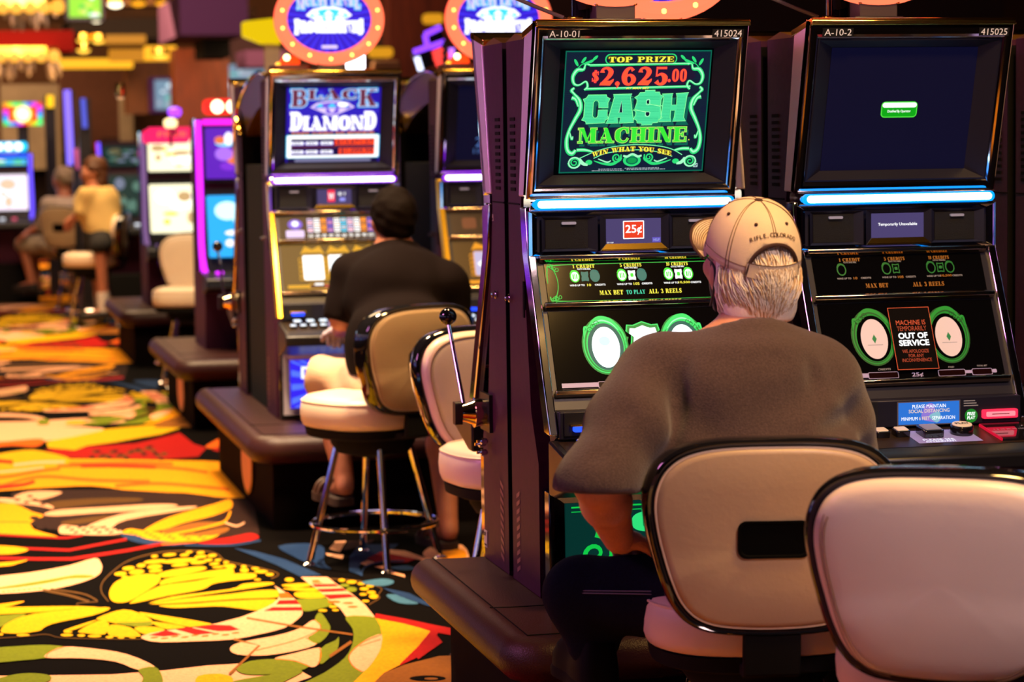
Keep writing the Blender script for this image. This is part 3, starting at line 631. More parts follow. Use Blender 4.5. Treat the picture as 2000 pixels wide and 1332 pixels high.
    if kind == 'cash': art_cash(g, SO, TU, TV)
    elif kind == 'diamond': art_diamond(g, SO, TU, TV)
    else:
        a.rect(-.194, .05, .194, .366, mat('lcd_off', '10101e', .22, em='0c0e30', es=.55 if kind == 'off' else .9, spec=.6), 0)
        if kind == 'off':
            a2 = Art(g, SO, TU, TV); gg = glow('badge_green', '10a818', 1); g2 = glow('badge_rim', '50e040', 1.1)
            a2.rect(-.048, -.022, .048, .019, g2, 1, .01); a2.rect(-.0455, -.0195, .0455, .0165, gg, 2, .008); a2.rect(-.0455, .004, .0455, .0165, E_WHT, 3, .006)
            a2.text('Disabled By Operator', 0, -.0105, .0085, E_WHT, 3, .062, .01); a2.text('Game Locked', 0, .0075, .005, glow('faint_grey', 'c0c0c8', 1), 4, .04)
        if kind == 'diamond_off':
            a2 = Art(g, SO, TU, TV); c1 = glow('ghost_blue', '5a80c8', .8)
            a2.text('2', -.1, -.1, .04, c1, 2); a2.text('110', -.1, -.13, .022, c1, 2)
    bd(g, 'top_screen', smooth=0)
    if ids:
        for t, x in ((ids[0], -XH+.05+.02), (ids[1], XH-.055)):
            g = G(); a2 = Art(g, O+TN*.0092, TU, TV); a2.rect(x-.040, .4035, x+.040, .4245, mat('label_black', '101012', .5), 0)
            a2.text(t, x, .406, .0165, mat('label_white', 'd8d4d8', .5, em='d8d4d8', es=.25), 2, .074 if len(t) > 6 else .07, .0)
            g = bd(g, 'asset_label', smooth=0)
    # light bar
    rim, bar = ((E_CYRIM, E_CYBAR) if not dia else (E_VIRIM, E_VIBAR))
    g = G(); g.rbox(-.262, .262, -.022, .05, 1.315, 1.348, .01, CHROME, 'x'); bd(g, 'light_bar_housing')
    g = G(); g.rbox(-.256, .256, -.034, -.012, 1.3185, 1.3445, .0125, rim, 'y', 6); g.rbox(-.247, .247, -.037, -.012, 1.3225, 1.3405, .009, bar, 'y', 6); bd(g, 'light_bar', bevel=.002)
    # speaker row
    g = G(); g.box(-.25, .25, -.005, .06, 1.2, 1.315, BEZ); bd(g, 'speaker_row')
    g = G(); FO = Vector((0, -.012, 1.2)); V3 = Vector((0, 0, 1))
    frame4(g, FO, TU, V3, (-XH, .0, XH, .116), (-XH+.010, .006, XH-.010, .111), .0, .006, CHROME); frame4(g, FO, TU, V3, (-XH+.010, .006, XH-.010, .111), (-XH+.024, .014, XH-.024, .104), .006, -.002, CHROME); frame4(g, FO, TU, V3, (-XH, .0, XH, .116), (-XH, .0, XH, .116), -.05, .004, CHROME)
    bd(g, 'chrome_surround', bevel=.001)
    for s_ in (-1, 1):
        g = G(); frame4(g, (s_*.163, -.014, 1.258), TU, V3, (-.071, -.042, .071, .042), (-.058, -.034, .045, .034), .004, -.006, BEZ)
        g.box(s_*.163-.06, s_*.163+.047, -.012, -.004, 1.222, 1.293, mat('grille_black', '0a0a10', .6, bump=.9, bs=900))
        spk = bd(g, 'speaker')
        g = G(); g.rbox(s_*.163-.02, s_*.163+.017, -.018, -.012, 1.281, 1.2875, .003, mat('badge_silver', 'b0aec0', .3, .5, em='b0aec0', es=.2), 'y'); bd(g, 'badge', spk)
    g = G(); frame4(g, (0, -.018, 1.258), TU, V3, (-.088, -.043, .088, .045), (-.07, -.026, .07, .034), .008, -.002, BEZ)
    frame4(g, (0, -.0183, 1.2148), TU, V3, (-.084, 0, .084, .003), (-.07, .012, .07, .0165), .010, .002, GOLD if lit or 1 else BEZ); bd(g, 'display_bezel')
    g = G(); a = Art(g, (0, -.0165, 1.262), TU, V3); a.rect(-.0705, -.031, .0705, .0305, glow('lcd_mauve', '584c80', .75) if kind != 'back' else BEZ, 0)
    if kind == 'cash':
        a.rect(-.027, -.02, .027, .025, E_WHT, 1, .002); a.rect(-.0245, -.0175, .0245, .0225, glow('denomination_red', 'f04020', 1), 2, .001); a.text('25¢', 0, -.010, .025, E_WHT, 3, .042, .015)
        a.rect(.048, -.029, .069, -.017, glow('help_blue', '6858c0', 1), 1); a.text('HELP', .0585, -.026, .006, glow('help_text', 'a8b8f0', 1), 2, .016); a.text('GM 4267', -.06, -.0295, .0035, E_WHT, 2, .017)
    if kind == 'off': a.text('Temporarily Unavailable', 0, -.003, .0095, E_WHT, 2, .105, .012)
    if kind == 'diamond': a.rect(-.027, -.02, .002, .028, glow('denomination_pink', 'ff2848', 1.2), 1); a.text('W', -.0125, -.012, .028, E_WHT, 2, .024, .02); a.text('$1', .03, .004, .014, E_WHT, 2, .03); a.rect(.022, -.018, .045, -.004, glow('dia_lilac', 'a0a0ff', 1), 2)
    bd(g, 'info_display', smooth=0)
    # lower glass
    g = G(); frame4(g, LO, TU, LV, (-.25, .0, .25, .465), (-.25, 0, .25, .465), -.06, -.004, BEZ); a = Art(g, LO+LN*-.004, TU, LV); a.rect(-.25, 0, .25, .465, BEZ, 0); bd(g, 'glass_door')
    tm = GOLDCHROME
    for v in (.459, .334, .108):
        g = G(); c = LO+LV*v
        pr = [(-.006, -.002), (.004, -.009), (.016, -.006), (.02, .002), (.012, .009), (-.004, .007)]
        g.add([tuple(Vector((x, 0, 0))+c+LN*n_+LV*v_) for x in (-.24, .24) for n_, v_ in pr], [tuple(range(6)), tuple(range(6, 12))]+[(i, (i+1) % 6, 6+(i+1) % 6, 6+i) for i in range(6)], tm)
        bd(g, 'glass_trim', bevel=.0015)
    g = G()
    if cash: art_cashpay(g, LO+LV*.396, TU, LV, lit)
    elif kind == 'diamond': art_diamond_pay(g, LO+LV*.396, TU, LV)
    else: Art(g, LO+LV*.396, TU, LV).rect(-.2275, -.05, .2275, .05, mat('pay_dim', '2c1c14', .3), 0).rect(-.18, -.02, -.12, .03, mat('pay_dim_art', '5a3020', .4), 1, .01).rect(-.1, -.02, .2, .03, mat('pay_dim_art2', '3c2a20', .4), 1, .01)
    bd(g, 'pay_glass', smooth=0)
    g = G()
    if cash: art_cashreels(g, LO+LV*.22, TU, LV, lit)
    elif dia: art_diamond_reels(g, LO+LV*.22, TU, LV, lit)
    else: Art(g, LO+LV*.22, TU, LV).rect(-.23, -.1, .23, .1, E_BLK, 0)
    bd(g, 'reel_glass', smooth=0)
    if kind == 'off':
        g = G(); a = Art(g, LO+LV*.22+LN*.012, TU, LV); rr_ = mat('notice_red', 'c05030', .5, em='c05030', es=.3)
        a.rect(-.055, -.083, .055, .082, E_BLK, 0); a.rect(-.055, -.083, .055, .082, rr_, 1); a.rect(-.0535, -.0815, .0535, .0805, mat('notice_black', '060304', .8, spec=.1), 2)
        rr2 = mat('notice_red_dark', 'a04028', .5, em='a04028', es=.3)
        a.text('MACHINE IS', 0, .035, .0125, rr_, 3, .078); a.text('TEMPORARILY', 0, .019, .0125, rr2, 3, .078)
        a.text('OUT OF', 0, -.002, .016, E_WHT, 4, .078, .035); a.text('SERVICE', 0, -.021, .016, E_WHT, 4, .08, .035)
        a.text('WE APOLOGIZE', 0, -.0395, .009, rr2, 3, .07); a.text('FOR ANY', 0, -.0515, .009, rr2, 3, .04); a.text('INCONVENIENCE', 0, -.063, .009, rr2, 3, .078)
        g.add([LO+LV*.22+LN*.0115+TU*x+LV*v for x, v in ((-.055, -.083), (.055, -.083), (.055, .082), (-.055, .082))], [(0, 1, 2, 3)], E_BLK)
        bd(g, 'notice_card', smooth=0, lab='black out of service notice')
    # lower fascia: bill acceptor, message display, card slot
    g = G(); g.box(-.245, .245, -.215, -.14, .775, .842, BEZ); a = Art(g, (0, -.2155, .775), TU, V3)
    bd(g, 'lower_fascia', bevel=.003)
    g = G(); g.box(-.235, -.135, -.222, -.21, .785, .84, BLK); g.rbox(-.215, -.165, -.236, -.22, .795, .808, .004, glow('slot_blue', '2048ff', 2.2, True), 'y'); g.box(-.222, -.158, -.232, -.22, .808, .813, GOLD); bd(g, 'bill_acceptor')
    g = G(); a = Art(g, (0, -.2165, .775), TU, V3)
    a.rect(-.083, .003, .083, .062, mat('lcd_rim', '606078', .3), 0); a.rect(-.08, .0055, .08, .0595, glow('lcd_blue', '2f78dc', .95), 1)
    if kind != 'back' and cash:
        a.poly([(-.02, .02), (-.01, .05), (.01, .055), (.02, .03), (.03, .012), (.01, .01)], glow('lcd_lilac', '9a80e0', .9), 2, 4); a.poly([(.0, .025), (.025, .035), (.03, .02), (.02, .008)], glow('lcd_pale', '90c8d8', .9), 3, 4)
        cr_ = glow('lcd_cream', 'f8dcc0', 1.0)
        a.text('PLEASE MAINTAIN', 0, .045, .0088, E_WHT, 4, .088, .0); a.text('SOCIAL DISTANCING', 0, .0335, .0088, cr_, 4, .107, .01)
        a.text('MINIMUM', -.0515, .0155, .0084, E_WHT, 4, .042, .0); a.text('6 FEET', -.0125, .0155, .0084, cr_, 4, .028, .01); a.text('SEPARATION', .038, .0155, .0084, E_WHT, 4, .060, .0)
    bd(g, 'message_display', smooth=0)
    g = G(); g.rbox(.14, .232, -.226, -.214, .788, .81, .004, glow('slot_red', 'ff2848', 1.6, True), 'y'); g.rbox(.148, .224, -.229, -.22, .793, .805, .003, glow('slot_pink', 'ff8088', 1.5), 'y'); g.box(.162, .208, -.2295, -.22, .798, .8, BLKM); bd(g, 'card_slot')
    g = G(); a = Art(g, (.112, -.2162, .796), TU, V3); a.ell(0, 0, .017, .017, mat('sticker_green', '109030', .5, em='109030', es=.3), 0); a.text('FREE', 0, .001, .008, E_WHT, 1, .022, .02, shear=.2); a.text('PLAY', 0, -.009, .008, E_WHT, 1, .022, .02, shear=.2)
    for k in range(3): a.rect(-.02, .024+k*.006, .018-.004*k, .0265+k*.006, DGREY, 1)
    bd(g, 'sticker', smooth=0)
    # button deck
    g = G(); g.prism([(-.19, .772), (-.2, .772), (-.40, .742), (-.425, .725), (-.42, .69), (-.24, .64), (-.19, .64)], -XH, XH, BLK); dk = bd(g, 'button_deck', bevel=.006)
    DU, DV = Vector((1, 0, 0)), Vector((0, .2, .03)).normalized(); DO = Vector((0, -.30, .757))
    g = G(); a = Art(g, DO+Vector((0, 0, .001)), DU, DV); a.rect(-.25, -.075, .25, .085, mat('deck_bronze', '2c2014', .35), 0); a.rect(-.08, -.05, .085, .06, mat('deck_card', '8a88c8', .5, em='8a88c8', es=.25), 1)
    if kind in ('cash', 'off'): a.text('PLEASE SEE', -.02, -.03, .012, E_WHT, 2, .08); a.text('ATTENDANT', -.02, -.046, .012, E_WHT, 2, .08)
    bd(g, 'deck_plate', dk, smooth=0)
    bt = mat('button_ivory', 'd8c8b0', .35, em='c8b8a0', es=.3) if kind in ('cash', 'off') else glow('button_white', 'e8f4ff', 1.5)
    bg_ = mat('button_grey', '787888', .35, em='787888', es=.25); Nn = DU.cross(DV)
    R4 = Matrix((DU, DV, Nn)).transposed().to_4x4()
    def btn(x, v, a_, b_, h, mt, shp='r'):
        g = G(); g.M = Matrix.Translation(DO) @ R4
        if shp == 'r': g.rbox(x-a_, x+a_, v-b_, v+b_, 0, h, .006, BLKG, 'z'); g.rbox(x-a_*.82, x+a_*.82, v-b_*.82, v+b_*.82, h, h+.003, .005, mt, 'z')
        else: g.lathe([(a_, 0), (a_, h-.003), (a_*.96, h)], BLKG, (x, v, 0)); g.lathe([(a_*.88, h-.001), (a_*.86, h+.003)], mt, (x, v, 0)); 
        o = bd(g, 'button', dk, bevel=.0015)
        if shp != 'r':
            g = G(); g.M = Matrix.Translation(DO) @ R4; Art(g, (x, v, h+.0035), (1, 0, 0), (0, 1, 0)).text('PLAY', 0, -.007, .014, BLKM, 1, .036, .02); bd(g, 'lettering', o, smooth=0)
    if kind != 'back':
        for i in range(3): btn(-.20+i*.052, .03, .018, .02, .016, bt)
        btn(-.045+.02, .02, .026, .03, .02, bg_); btn(.058, .02, .028, .028, .024, bt, 'o')
        if dia:
            for i in range(5): btn(-.225+i*.04, -.03, .014, .014, .012, bt)
        g = G(); g.M = Matrix.Translation(DO) @ R4; g.rbox(.13, .235, -.06, .075, 0, .006, .006, BLKG, 'z'); g.rbox(.127, .131, -.06, .075, .002, .008, .002, glow('led_rim_red', 'd01030', 1), 'z'); g.rbox(.13, .235, .074, .078, .002, .008, .002, glow('led_rim_dim', '701020', 1), 'z')
        Art(g, (.185, .02, .0065), (1, 0, 0), (0, 1, 0)).text('1 5 10 20 50 100', 0, 0, .008, DGREY, 1, .08)
        bd(g, 'bill_tray', dk)
    # belly
    g = G(); g.box(-.255, .255, -.14, -.07, .37, .64, BLKG); frame4(g, (0, -.14, .37), TU, V3, (-.245, .02, .245, .262), (-.215, .045, .215, .24), .012, .0, CHROME if not dia else BRUSH); bd(g, 'belly_door', bevel=.003)
    g = G(); a = Art(g, (0, -.1415, .37+.143), TU, V3)
    if kind == 'cash':
        a.rect(-.215, -.098, .215, .097, glow('belly_teal', '063a34', .7, True), 0)
        a.rect(-.2, .085, .2, .089, E_GRN2, 1); a.rect(-.2, .075, .2, .077, E_GRN2, 1)
        a.fat('YOU', .0, .02, .05, E_GREEN, 2, .3)
        for s_ in (-1, 1): a.scroll(s_*.14, -.03, .05, E_GRN2, 2, 1.4, s_, PI/2, .016); a.scroll(s_*.08, -.07, .02, E_LIME, 2, 1.4, -s_, 0, .008)
    elif kind == 'diamond':
        a.rect(-.215, -.098, .215, .097, glow('belly_violet', '3828f0', 1.1, True), 0)
        for k in range(28):
            t = 2*PI*k/28; a.poly([(0, 0)]+[(max(-.21, min(.21, .26*math.cos(t+e_))), max(-.095, min(.095, .26*math.sin(t+e_)))) for e_ in (0, .1)], glow('belly_ray', '5878ff', 1.1), 1)
        a.text('DIAMOND', 0, .02, .05, E_WHT, 2, .34, .03); a.text('$1', -.12, -.06, .04, E_WHT, 2, None, .03)
    else: a.rect(-.215, -.098, .215, .097, GLASSB, 0)
    bd(g, 'belly_glass', smooth=0)
    # pull handle on the right side
    if kind != 'diamond_off' or 1:
        g = G(); px_, py_, pz_ = .262, -.005, ARM_Z
        g.box(.262, .272, -.06, .05, pz_-.05, pz_+.05, BLK); g.lathe([(.034, .268), (.040, .30), (.040, .302), (.034, .303), (.026, .322), (.022, .335), (.010, .336)], GOLDCHROME, (0, py_, pz_), 'x', 26)
        g.rbox(.335, .355, py_-.016, py_+.016, pz_-.03, pz_+.03, .006, mat('handle_brown', '2a1616', .4), 'x')
        for zz, yy in ((-.07, .0), (-.09, .02), (-.06, .025)): g.lathe([(.004, .27), (.009, .275), (.009, .288), (.004, .292), (.004, .30)], CHROME, (0, py_+yy, pz_+zz-.015), 'x', 12)
        lv = bd(g, 'pull_handle')
        ex, ey, ez = .30+.035, py_-.155, pz_+.235
        g = G(); g.tube([(.325, py_, pz_), (ex, ey, ez)], .0058, CHROME, 14); bd(g, 'rod', lv)
        g = G(); g.ball((ex, ey, ez+.01), .024, BLKG if kind != 'diamond_red' else BLKG, 26); bd(g, 'handle_knob', lv)
    return root

def topper(x, y, z, label, txt=True, rot=0, group='oval jackpot signs'):
    root = empty('jackpot_sign', (x, y, z), rot, label, 'sign', group)
    A, B = .215, .175; cz = .045+B
    g = G(); g.box(-.05, .05, -.035, .035, 0, .05, mat('bracket_grey', '3a3036', .4)); g.box(-.065, .065, -.04, .04, 0, .006, BLK)
    for s_ in (-1, 1): g.ball((s_*.05, -.037, .042), .006, CHROME, 8)
    g.build('bracket', root, .003)
    g = G(); pts = [(A*math.cos(2*PI*i/56), cz+B*math.sin(2*PI*i/56)) for i in range(56)]
    g.prism(pts, -.02, .045, mat('sign_body', '401018', .4), 'y'); g.build('sign_body', root, 0, 30)
    g = G(); g.tube([(A*.93*math.cos(2*PI*i/56), -.028, cz+B*.92*math.sin(2*PI*i/56)) for i in range(56)], .027, glow('neon_coral', 'ff6a48', 2.0, True), 10, True); 
    g.tube([(A*1.02*math.cos(2*PI*i/56), -.02, cz+B*1.02*math.sin(2*PI*i/56)) for i in range(56)], .008, glow('neon_red', 'ff1430', 1.8), 8, True); g.build('neon_ring', root)
    for i in range(14):
        t = 2*PI*(i+.5)/14; g = G(); g.ball((A*.93*math.cos(t), -.045, cz+B*.92*math.sin(t)), .012, glow('bulb_yellow', 'ffe060', 3.5), 10); g.build('bulb', root)
    g = G(); a = Art(g, (0, -.0215, cz), TU, (0, 0, 1)); d = DB
    a.ell(0, 0, A*.84, B*.84, glow('sign_blue', '2c10c0', 1.2), 0, 48)
    for k in range(30):
        t = 2*PI*k/30; a.poly([(0, 0)]+[(A*.8*math.cos(t+e_), B*.8*math.sin(t+e_)) for e_ in (0, .08)], glow('sign_ray', '3a28e8', 1.2), 1)
    def dy(i, v, h): return (v-h*.4, h*1.4) if i in (0, 10) else (v, h)
    for mt, gr, n in ((d['cy'], .004, 2), (d['pk'], .001, 3)): a.fat('MULTI LEVEL', 0, .055, .03, mt, n, .26, grow=gr, dy=dy, space=.08)
    diamond(a, 0, .008, .19, .085, (d['wh'], d['cy'], d['wh']), 4)
    def dy2(i, v, h): return (v-h*.15, h*1.3) if i in (0, 11) else (v, h)
    a.fat('PROGRESSIVES', 0, -.05, .04, d['wh'], 8, .28, grow=.005, dy=dy2, space=.08)
    a.rect(-.033, -.118, .033, -.104, d['pk'], 3, .004); g.build('sign_face', root, smooth=0)
    return root
# ------------------------------------------------------------------ carpet: woven motifs cut into one floor mesh, pattern repeats every 6.525 m
def cm(n, c): return mat('carpet_'+n, c, .95, bump=1.0, bs=220, var=.16, vs=90, spec=.05, sheen=0 if n == 'black' else .08)
CK, CY, CO, CG, CP, CR_, CB, CL, CD, CRO, CT, CBR = (cm('black', '060302'), cm('gold', 'd0a000'), cm('amber', 'f09a00'), cm('olive', '6e7a0c'), cm('peach', 'e8a880'), cm('red', 'a00e06'), cm('blue', '18345e'), cm('light_blue', '3c6a88'), cm('dark_brown', '2a120a'), cm('rust', 'd05a08'), cm('tan_line', '5a3a10'), cm('bronze', '8a5218'))
fg = G()
fg.add([(-14, -9, 0), (16, -9, 0), (16, 48, 0), (-14, 48, 0)], [(0, 1, 2, 3)], CK)
PERIOD = 6.525
MOT = []
def q2f(x, y): p = at(x/4.44, 1032+y/4.44, z=0); return (p.x, p.y)
def mp(mt, pts, smooth=3):
    if smooth: pts = catmull(pts, smooth)
    v = [q2f(*p) for p in pts]; MOT.append((mt, v, [tuple(range(len(v)))]))
def ml(mt, pts, w_, closed=False, k=5):
    V, f = ribbon([(p[0], p[1], w_ if len(p) < 3 else p[2]) for p in pts], closed, k); MOT.append((mt, [q2f(*p) for p in V], f))
def me_(mt, x, y, a, b, rot=0):
    c, s_ = math.cos(rot), math.sin(rot)
    mp(mt, [(x+a*math.cos(2*PI*i/14)*c-b*math.sin(2*PI*i/14)*s_, y+a*math.cos(2*PI*i/14)*s_+b*math.sin(2*PI*i/14)*c) for i in range(14)], 0)
def Bp(L): return [(p[0]+1909,)+tuple(p[1:]) for p in L]
def Cp(L): return [(p[0], p[1]-808)+tuple(p[2:]) for p in L]
# far half of the repeat: orange bands and the brown monarch
mp(CO, Cp([(-900, 240), (0, 205), (600, 205), (1200, 212), (1998, 235), (2300, 300), (2300, 500), (2000, 545), (1600, 500), (1200, 490), (800, 440), (300, 460), (-900, 520)]))
mp(CR_, Cp([(380, 125), (800, 95), (1180, 70), (1400, 20), (1560, -20), (1680, 75), (1790, 110), (1720, 185), (1400, 212), (850, 204), (600, 195)]), 0)
mp(CY, Cp([(650, 130), (760, 90), (1000, 60), (1400, -10), (1560, -60), (1560, -110), (1200, -80), (700, -30), (400, 60), (420, 110)]), 0)
mp(CP, Cp([(-300, -40), (300, -70), (900, -60), (700, 0), (400, 50), (0, 75), (-300, 90)]))
mp(CP, Cp([(-900, -100), (200, -120), (800, -150), (1100, -120), (700, -80), (200, -60), (-900, -20)]))
mp(CRO, Cp([(-100, 70), (100, 50), (340, 30), (380, 60), (300, 100), (100, 90), (-100, 110)]))
mp(CY, Cp([(-200, 200), (200, 130), (400, 145), (600, 200), (500, 245), (200, 250), (-200, 245)]))
ml(CP, Cp([(120, 260), (350, 235), (560, 232)]), 26); ml(CP, Cp([(-200, 330), (100, 310), (380, 280)]), 18)
ml(CR_, Cp([(-300, 215), (0, 225), (110, 235)]), 30)
for q_ in ([(500, 268), (1000, 262), (1500, 285), (1800, 322)], [(-200, 370), (60, 360), (350, 310), (520, 290)], [(-200, 455), (0, 440), (350, 360), (800, 390), (1300, 402)], [(600, 250), (1100, 240), (1500, 250)], [(1000, 440), (1400, 420), (1990, 470)]):
    ml(CRO, Cp(q_), 26)
ml(CR_, Cp([(700, 270), (1000, 268), (1350, 278)]), 26); ml(CR_, Cp([(-200, 470), (0, 455), (200, 430), (300, 400)]), 30)
for k in range(26): me_(CT if k % 2 else CD, 800+k*25, 190-808+(-30 if k % 3 else 0)-(40 if 14 < k < 22 else 0)-20*math.sin(k), 26, 13)
mp(CRO, Cp([(1780, 100), (1900, 30), (1998, -10), (2030, 20), (1880, 110)])); mp(CR_, Cp([(1860, 110), (2200, 160), (2200, 200), (1840, 130)]), 0)
mp(CD, Cp([(100, 500), (400, 475), (1000, 470), (1500, 500), (1960, 545), (2200, 560), (2250, 860), (1750, 900), (1200, 880), (600, 870), (500, 825), (250, 770), (330, 700), (90, 610)]), 0)
mp(CO, Cp([(-900, 600), (0, 590), (150, 605), (280, 665), (380, 700), (280, 750), (300, 820), (500, 880), (300, 885), (0, 862), (-900, 850)]))
ml(CBR, Cp([(-200, 750), (250, 755)]), 8)
for x_, y_ in ((300, 720), (350, 745), (300, 770), (390, 770), (430, 735), (350, 800), (440, 800)): me_(CD, x_, y_-808, 42, 18)
mp(CP, Cp([(250, 490), (520, 490), (500, 520), (350, 560), (200, 560), (120, 540)])); mp(CT, Cp([(440, 580), (800, 550), (1190, 545), (1200, 575), (800, 600), (480, 635)]))
mp(CP, Cp([(0, 545), (200, 560), (420, 600), (460, 640), (300, 610), (0, 580)]))
for x_, y_ in ((150, 560), (230, 585), (300, 560), (370, 600), (260, 530)): me_(CD, x_, y_-808, 26, 10)
mp(CP, Cp([(380, 690), (500, 650), (900, 625), (1300, 600), (1500, 600), (1520, 620), (1200, 655), (800, 680), (500, 702)])); mp(CT, Cp([(560, 745), (900, 700), (1000, 715), (700, 770), (550, 775)]))
mp(CP, Cp([(750, 795), (950, 715), (1200, 660), (1640, 618), (1660, 640), (1100, 735), (960, 810), (900, 795)]))
mp(CO, Cp([(1240, 835), (1400, 740), (1600, 670), (1850, 600), (1990, 558), (2010, 630), (1850, 700), (1600, 760), (1420, 820)]))
mp(CP, Cp([(515, 800), (560, 780), (700, 795), (1000, 815), (1060, 850), (900, 868), (600, 862), (515, 850)]))
for k in range(14): me_(CD, 590+k*34, (800+(k % 3)*22)-808, 24, 8, -.3)
mp(CO, Cp([(1060, 850), (1120, 812), (1250, 830), (1450, 850), (1700, 870), (1900, 845), (1860, 890), (1700, 930), (1500, 950), (1300, 935), (1150, 900)]))
for k in range(22): me_(CBR, 1140+k*33, (848+(k % 4)*17)-808, 22, 6, -.3)
for q_ in ([(1400, 830), (1550, 790), (1720, 755), (1960, 760), (1940, 785), (1700, 830), (1480, 860)], [(1560, 870), (1750, 840), (1960, 800), (1980, 830), (1850, 870)]): mp(CBR, Cp(q_))
ml(CO, Cp([(1440, 870), (1700, 820), (1880, 775), (1960, 740), (2000, 660)]), 18); ml(CP, Cp([(1950, 760), (2050, 790), (2120, 760)]), 16)
mp(CB, Cp([(1050, 858), (1180, 872), (1260, 900), (1400, 922), (1620, 940), (1500, 962), (1250, 945), (1090, 900)]))
mp(CR_, Cp([(1725, 925), (1998, 885), (2180, 850), (2240, 900), (1998, 945), (1760, 945)])); ml(CB, Cp([(1600, 955), (2000, 958), (2260, 915)]), 16)
# near half: red lines, white bands, the yellow butterfly
ml(CR_, [(-900, 235), (0, 260), (300, 268), (620, 268), (1100, 195), (1400, 138)], 26, k=1); ml(CR_, [(-900, 150), (240, 178), (600, 192), (1100, 96)], 22, k=1)
ml(CR_, [(-900, 30), (0, 58), (500, 85), (590, 85), (720, 60)], 18, k=1); ml(CRO, [(1400, 140), (1700, 118)], 22, k=1)
mp(CO, [(-600, 285), (0, 300), (240, 274), (150, 310), (0, 335), (-600, 360)]); mp(CO, [(-600, 150), (0, 152), (240, 180), (180, 215), (0, 230), (-600, 235)])
mp(CP, [(-700, 480), (-300, 450), (0, 415), (300, 380), (600, 325), (820, 262), (872, 300), (885, 350), (850, 410), (740, 460), (560, 510), (350, 545), (0, 572), (-700, 600)])
mp(CG, [(-700, 540), (-200, 540), (0, 515), (400, 452), (650, 408), (815, 415), (760, 435), (600, 440), (400, 480), (0, 532), (-700, 580)])
for k in range(8): me_(CG, 30+k*45, 552-k*4, 20, 5)
ml(CT, [(370, 538), (600, 585), (775, 640)], 22); ml(CT, [(440, 530), (720, 572), (845, 632)], 14); ml(CT, [(850, 640), (700, 650), (665, 662), (700, 680), (860, 690)], 8)
mp(CO, [(-300, 690), (0, 660), (200, 634), (170, 655), (0, 692)])
mp(CY, [(945, 570), (990, 480), (1100, 425), (1250, 400), (1370, 405), (1392, 440), (1360, 490), (1250, 560), (1110, 640), (985, 642)])
mp(CY, [(1420, 430), (1370, 400), (1500, 362), (1700, 335), (1780, 338), (1775, 362), (1620, 400)]); mp(CY, [(1440, 440), (1800, 375), (1998, 352), (2025, 375), (1985, 405), (1500, 475), (1390, 495)])
mp(CY, [(1130, 645), (1370, 508), (1700, 460), (1990, 402), (2180, 392), (2225, 410), (2190, 440), (2000, 460), (1850, 485), (1750, 535), (1450, 590), (1200, 646)])
mp(CY, [(1290, 655), (1500, 595), (1998, 530), (2110, 485), (2330, 470), (2370, 488), (2200, 520), (1910, 560), (1600, 605)])
mp(CY, [(1300, 662), (1600, 612), (1998, 572), (2200, 545), (2400, 540), (2420, 600), (2100, 615), (1900, 628), (1600, 650)]); mp(CY, [(1380, 672), (1700, 655), (1900, 638), (2380, 618), (2360, 660), (2280, 720), (1940, 682), (1700, 688), (1500, 694)])
mp(CY, [(2440, 495), (2650, 478), (2700, 500), (2560, 520)]); mp(CY, [(2450, 525), (2750, 520), (2780, 545), (2600, 548)]); mp(CY, [(2560, 560), (2790, 555), (2840, 600), (2600, 608)])
mp(CG, [(2580, 620), (2840, 610), (2880, 665), (2780, 700), (2640, 724), (2600, 660)])
ml(CT, [(940, 638), (882, 560), (885, 480), (960, 395), (1100, 292), (1300, 228), (1500, 202), (1750, 200), (1880, 225), (1970, 290), (2260, 350), (2390, 385), (2412, 410), (2350, 440)], 10)
ml(CT, [(2850, 440), (3110, 460), (3250, 500), (3310, 530), (3280, 580), (3290, 610), (3200, 665)], 9)
for d_ in ((1045, 398, 55, 18), (1115, 350, 55, 18), (1185, 382, 68, 22), (1080, 424, 30, 10), (1225, 326, 40, 17), (1340, 337, 65, 20), (1350, 373, 60, 15), (1340, 246, 30, 13), (1470, 233, 60, 13), (1345, 292, 100, 17), (1560, 285, 160, 20), (1600, 235, 40, 12), (1640, 210, 30, 10), (1740, 215, 35, 13), (1740, 250, 55, 15), (1840, 240, 40, 15), (1560, 322, 75, 14), (1720, 300, 70, 15), (1805, 280, 40, 13), (1890, 280, 30, 12), (1860, 312, 45, 13), (1960, 300, 25, 12), (1890, 340, 50, 10), (1970, 328, 36, 12)): me_(CY, *d_, -.08)
for d_ in ((90, 335, 45, 20), (205, 335, 25, 12), (210, 368, 38, 20), (305, 353, 35, 12), (355, 380, 60, 15), (430, 405, 35, 14), (325, 450, 30, 10), (600, 450, 40, 18), (1055, 455, 30, 14), (1140, 470, 45, 16), (1225, 485, 35, 13), (1300, 505, 35, 14), (1250, 530, 40, 14), (1310, 560, 40, 14), (1330, 595, 40, 22), (1240, 578, 32, 12), (1260, 636, 34, 11), (980, 685, 35, 12), (890, 718, 40, 12), (1000, 715, 30, 10)): me_(CY, d_[0]+1909, *d_[1:])
for d_ in ((1080, 500, 42, 15), (1140, 535, 46, 22)): me_(CG, d_[0]+1909, *d_[1:])
mp(CY, [(0, 690), (600, 680), (850, 690), (600, 708), (350, 732), (0, 752), (-900, 790), (-900, 700)]); mp(CG, [(-300, 770), (0, 762), (230, 748), (100, 810), (0, 862), (-300, 900)])
mp(CY, [(5, 890), (80, 820), (300, 745), (830, 692), (955, 702), (800, 762), (500, 822), (390, 862), (340, 895), (200, 916), (50, 916)])
for d_ in ((200, 932, 58, 12), (10, 925, 20, 12), (590, 905, 38, 10), (580, 932, 55, 12), (705, 935, 35, 12), (820, 941, 60, 12), (950, 950, 35, 12), (1050, 955, 30, 9), (1150, 955, 30, 6)): me_(CY, *d_)
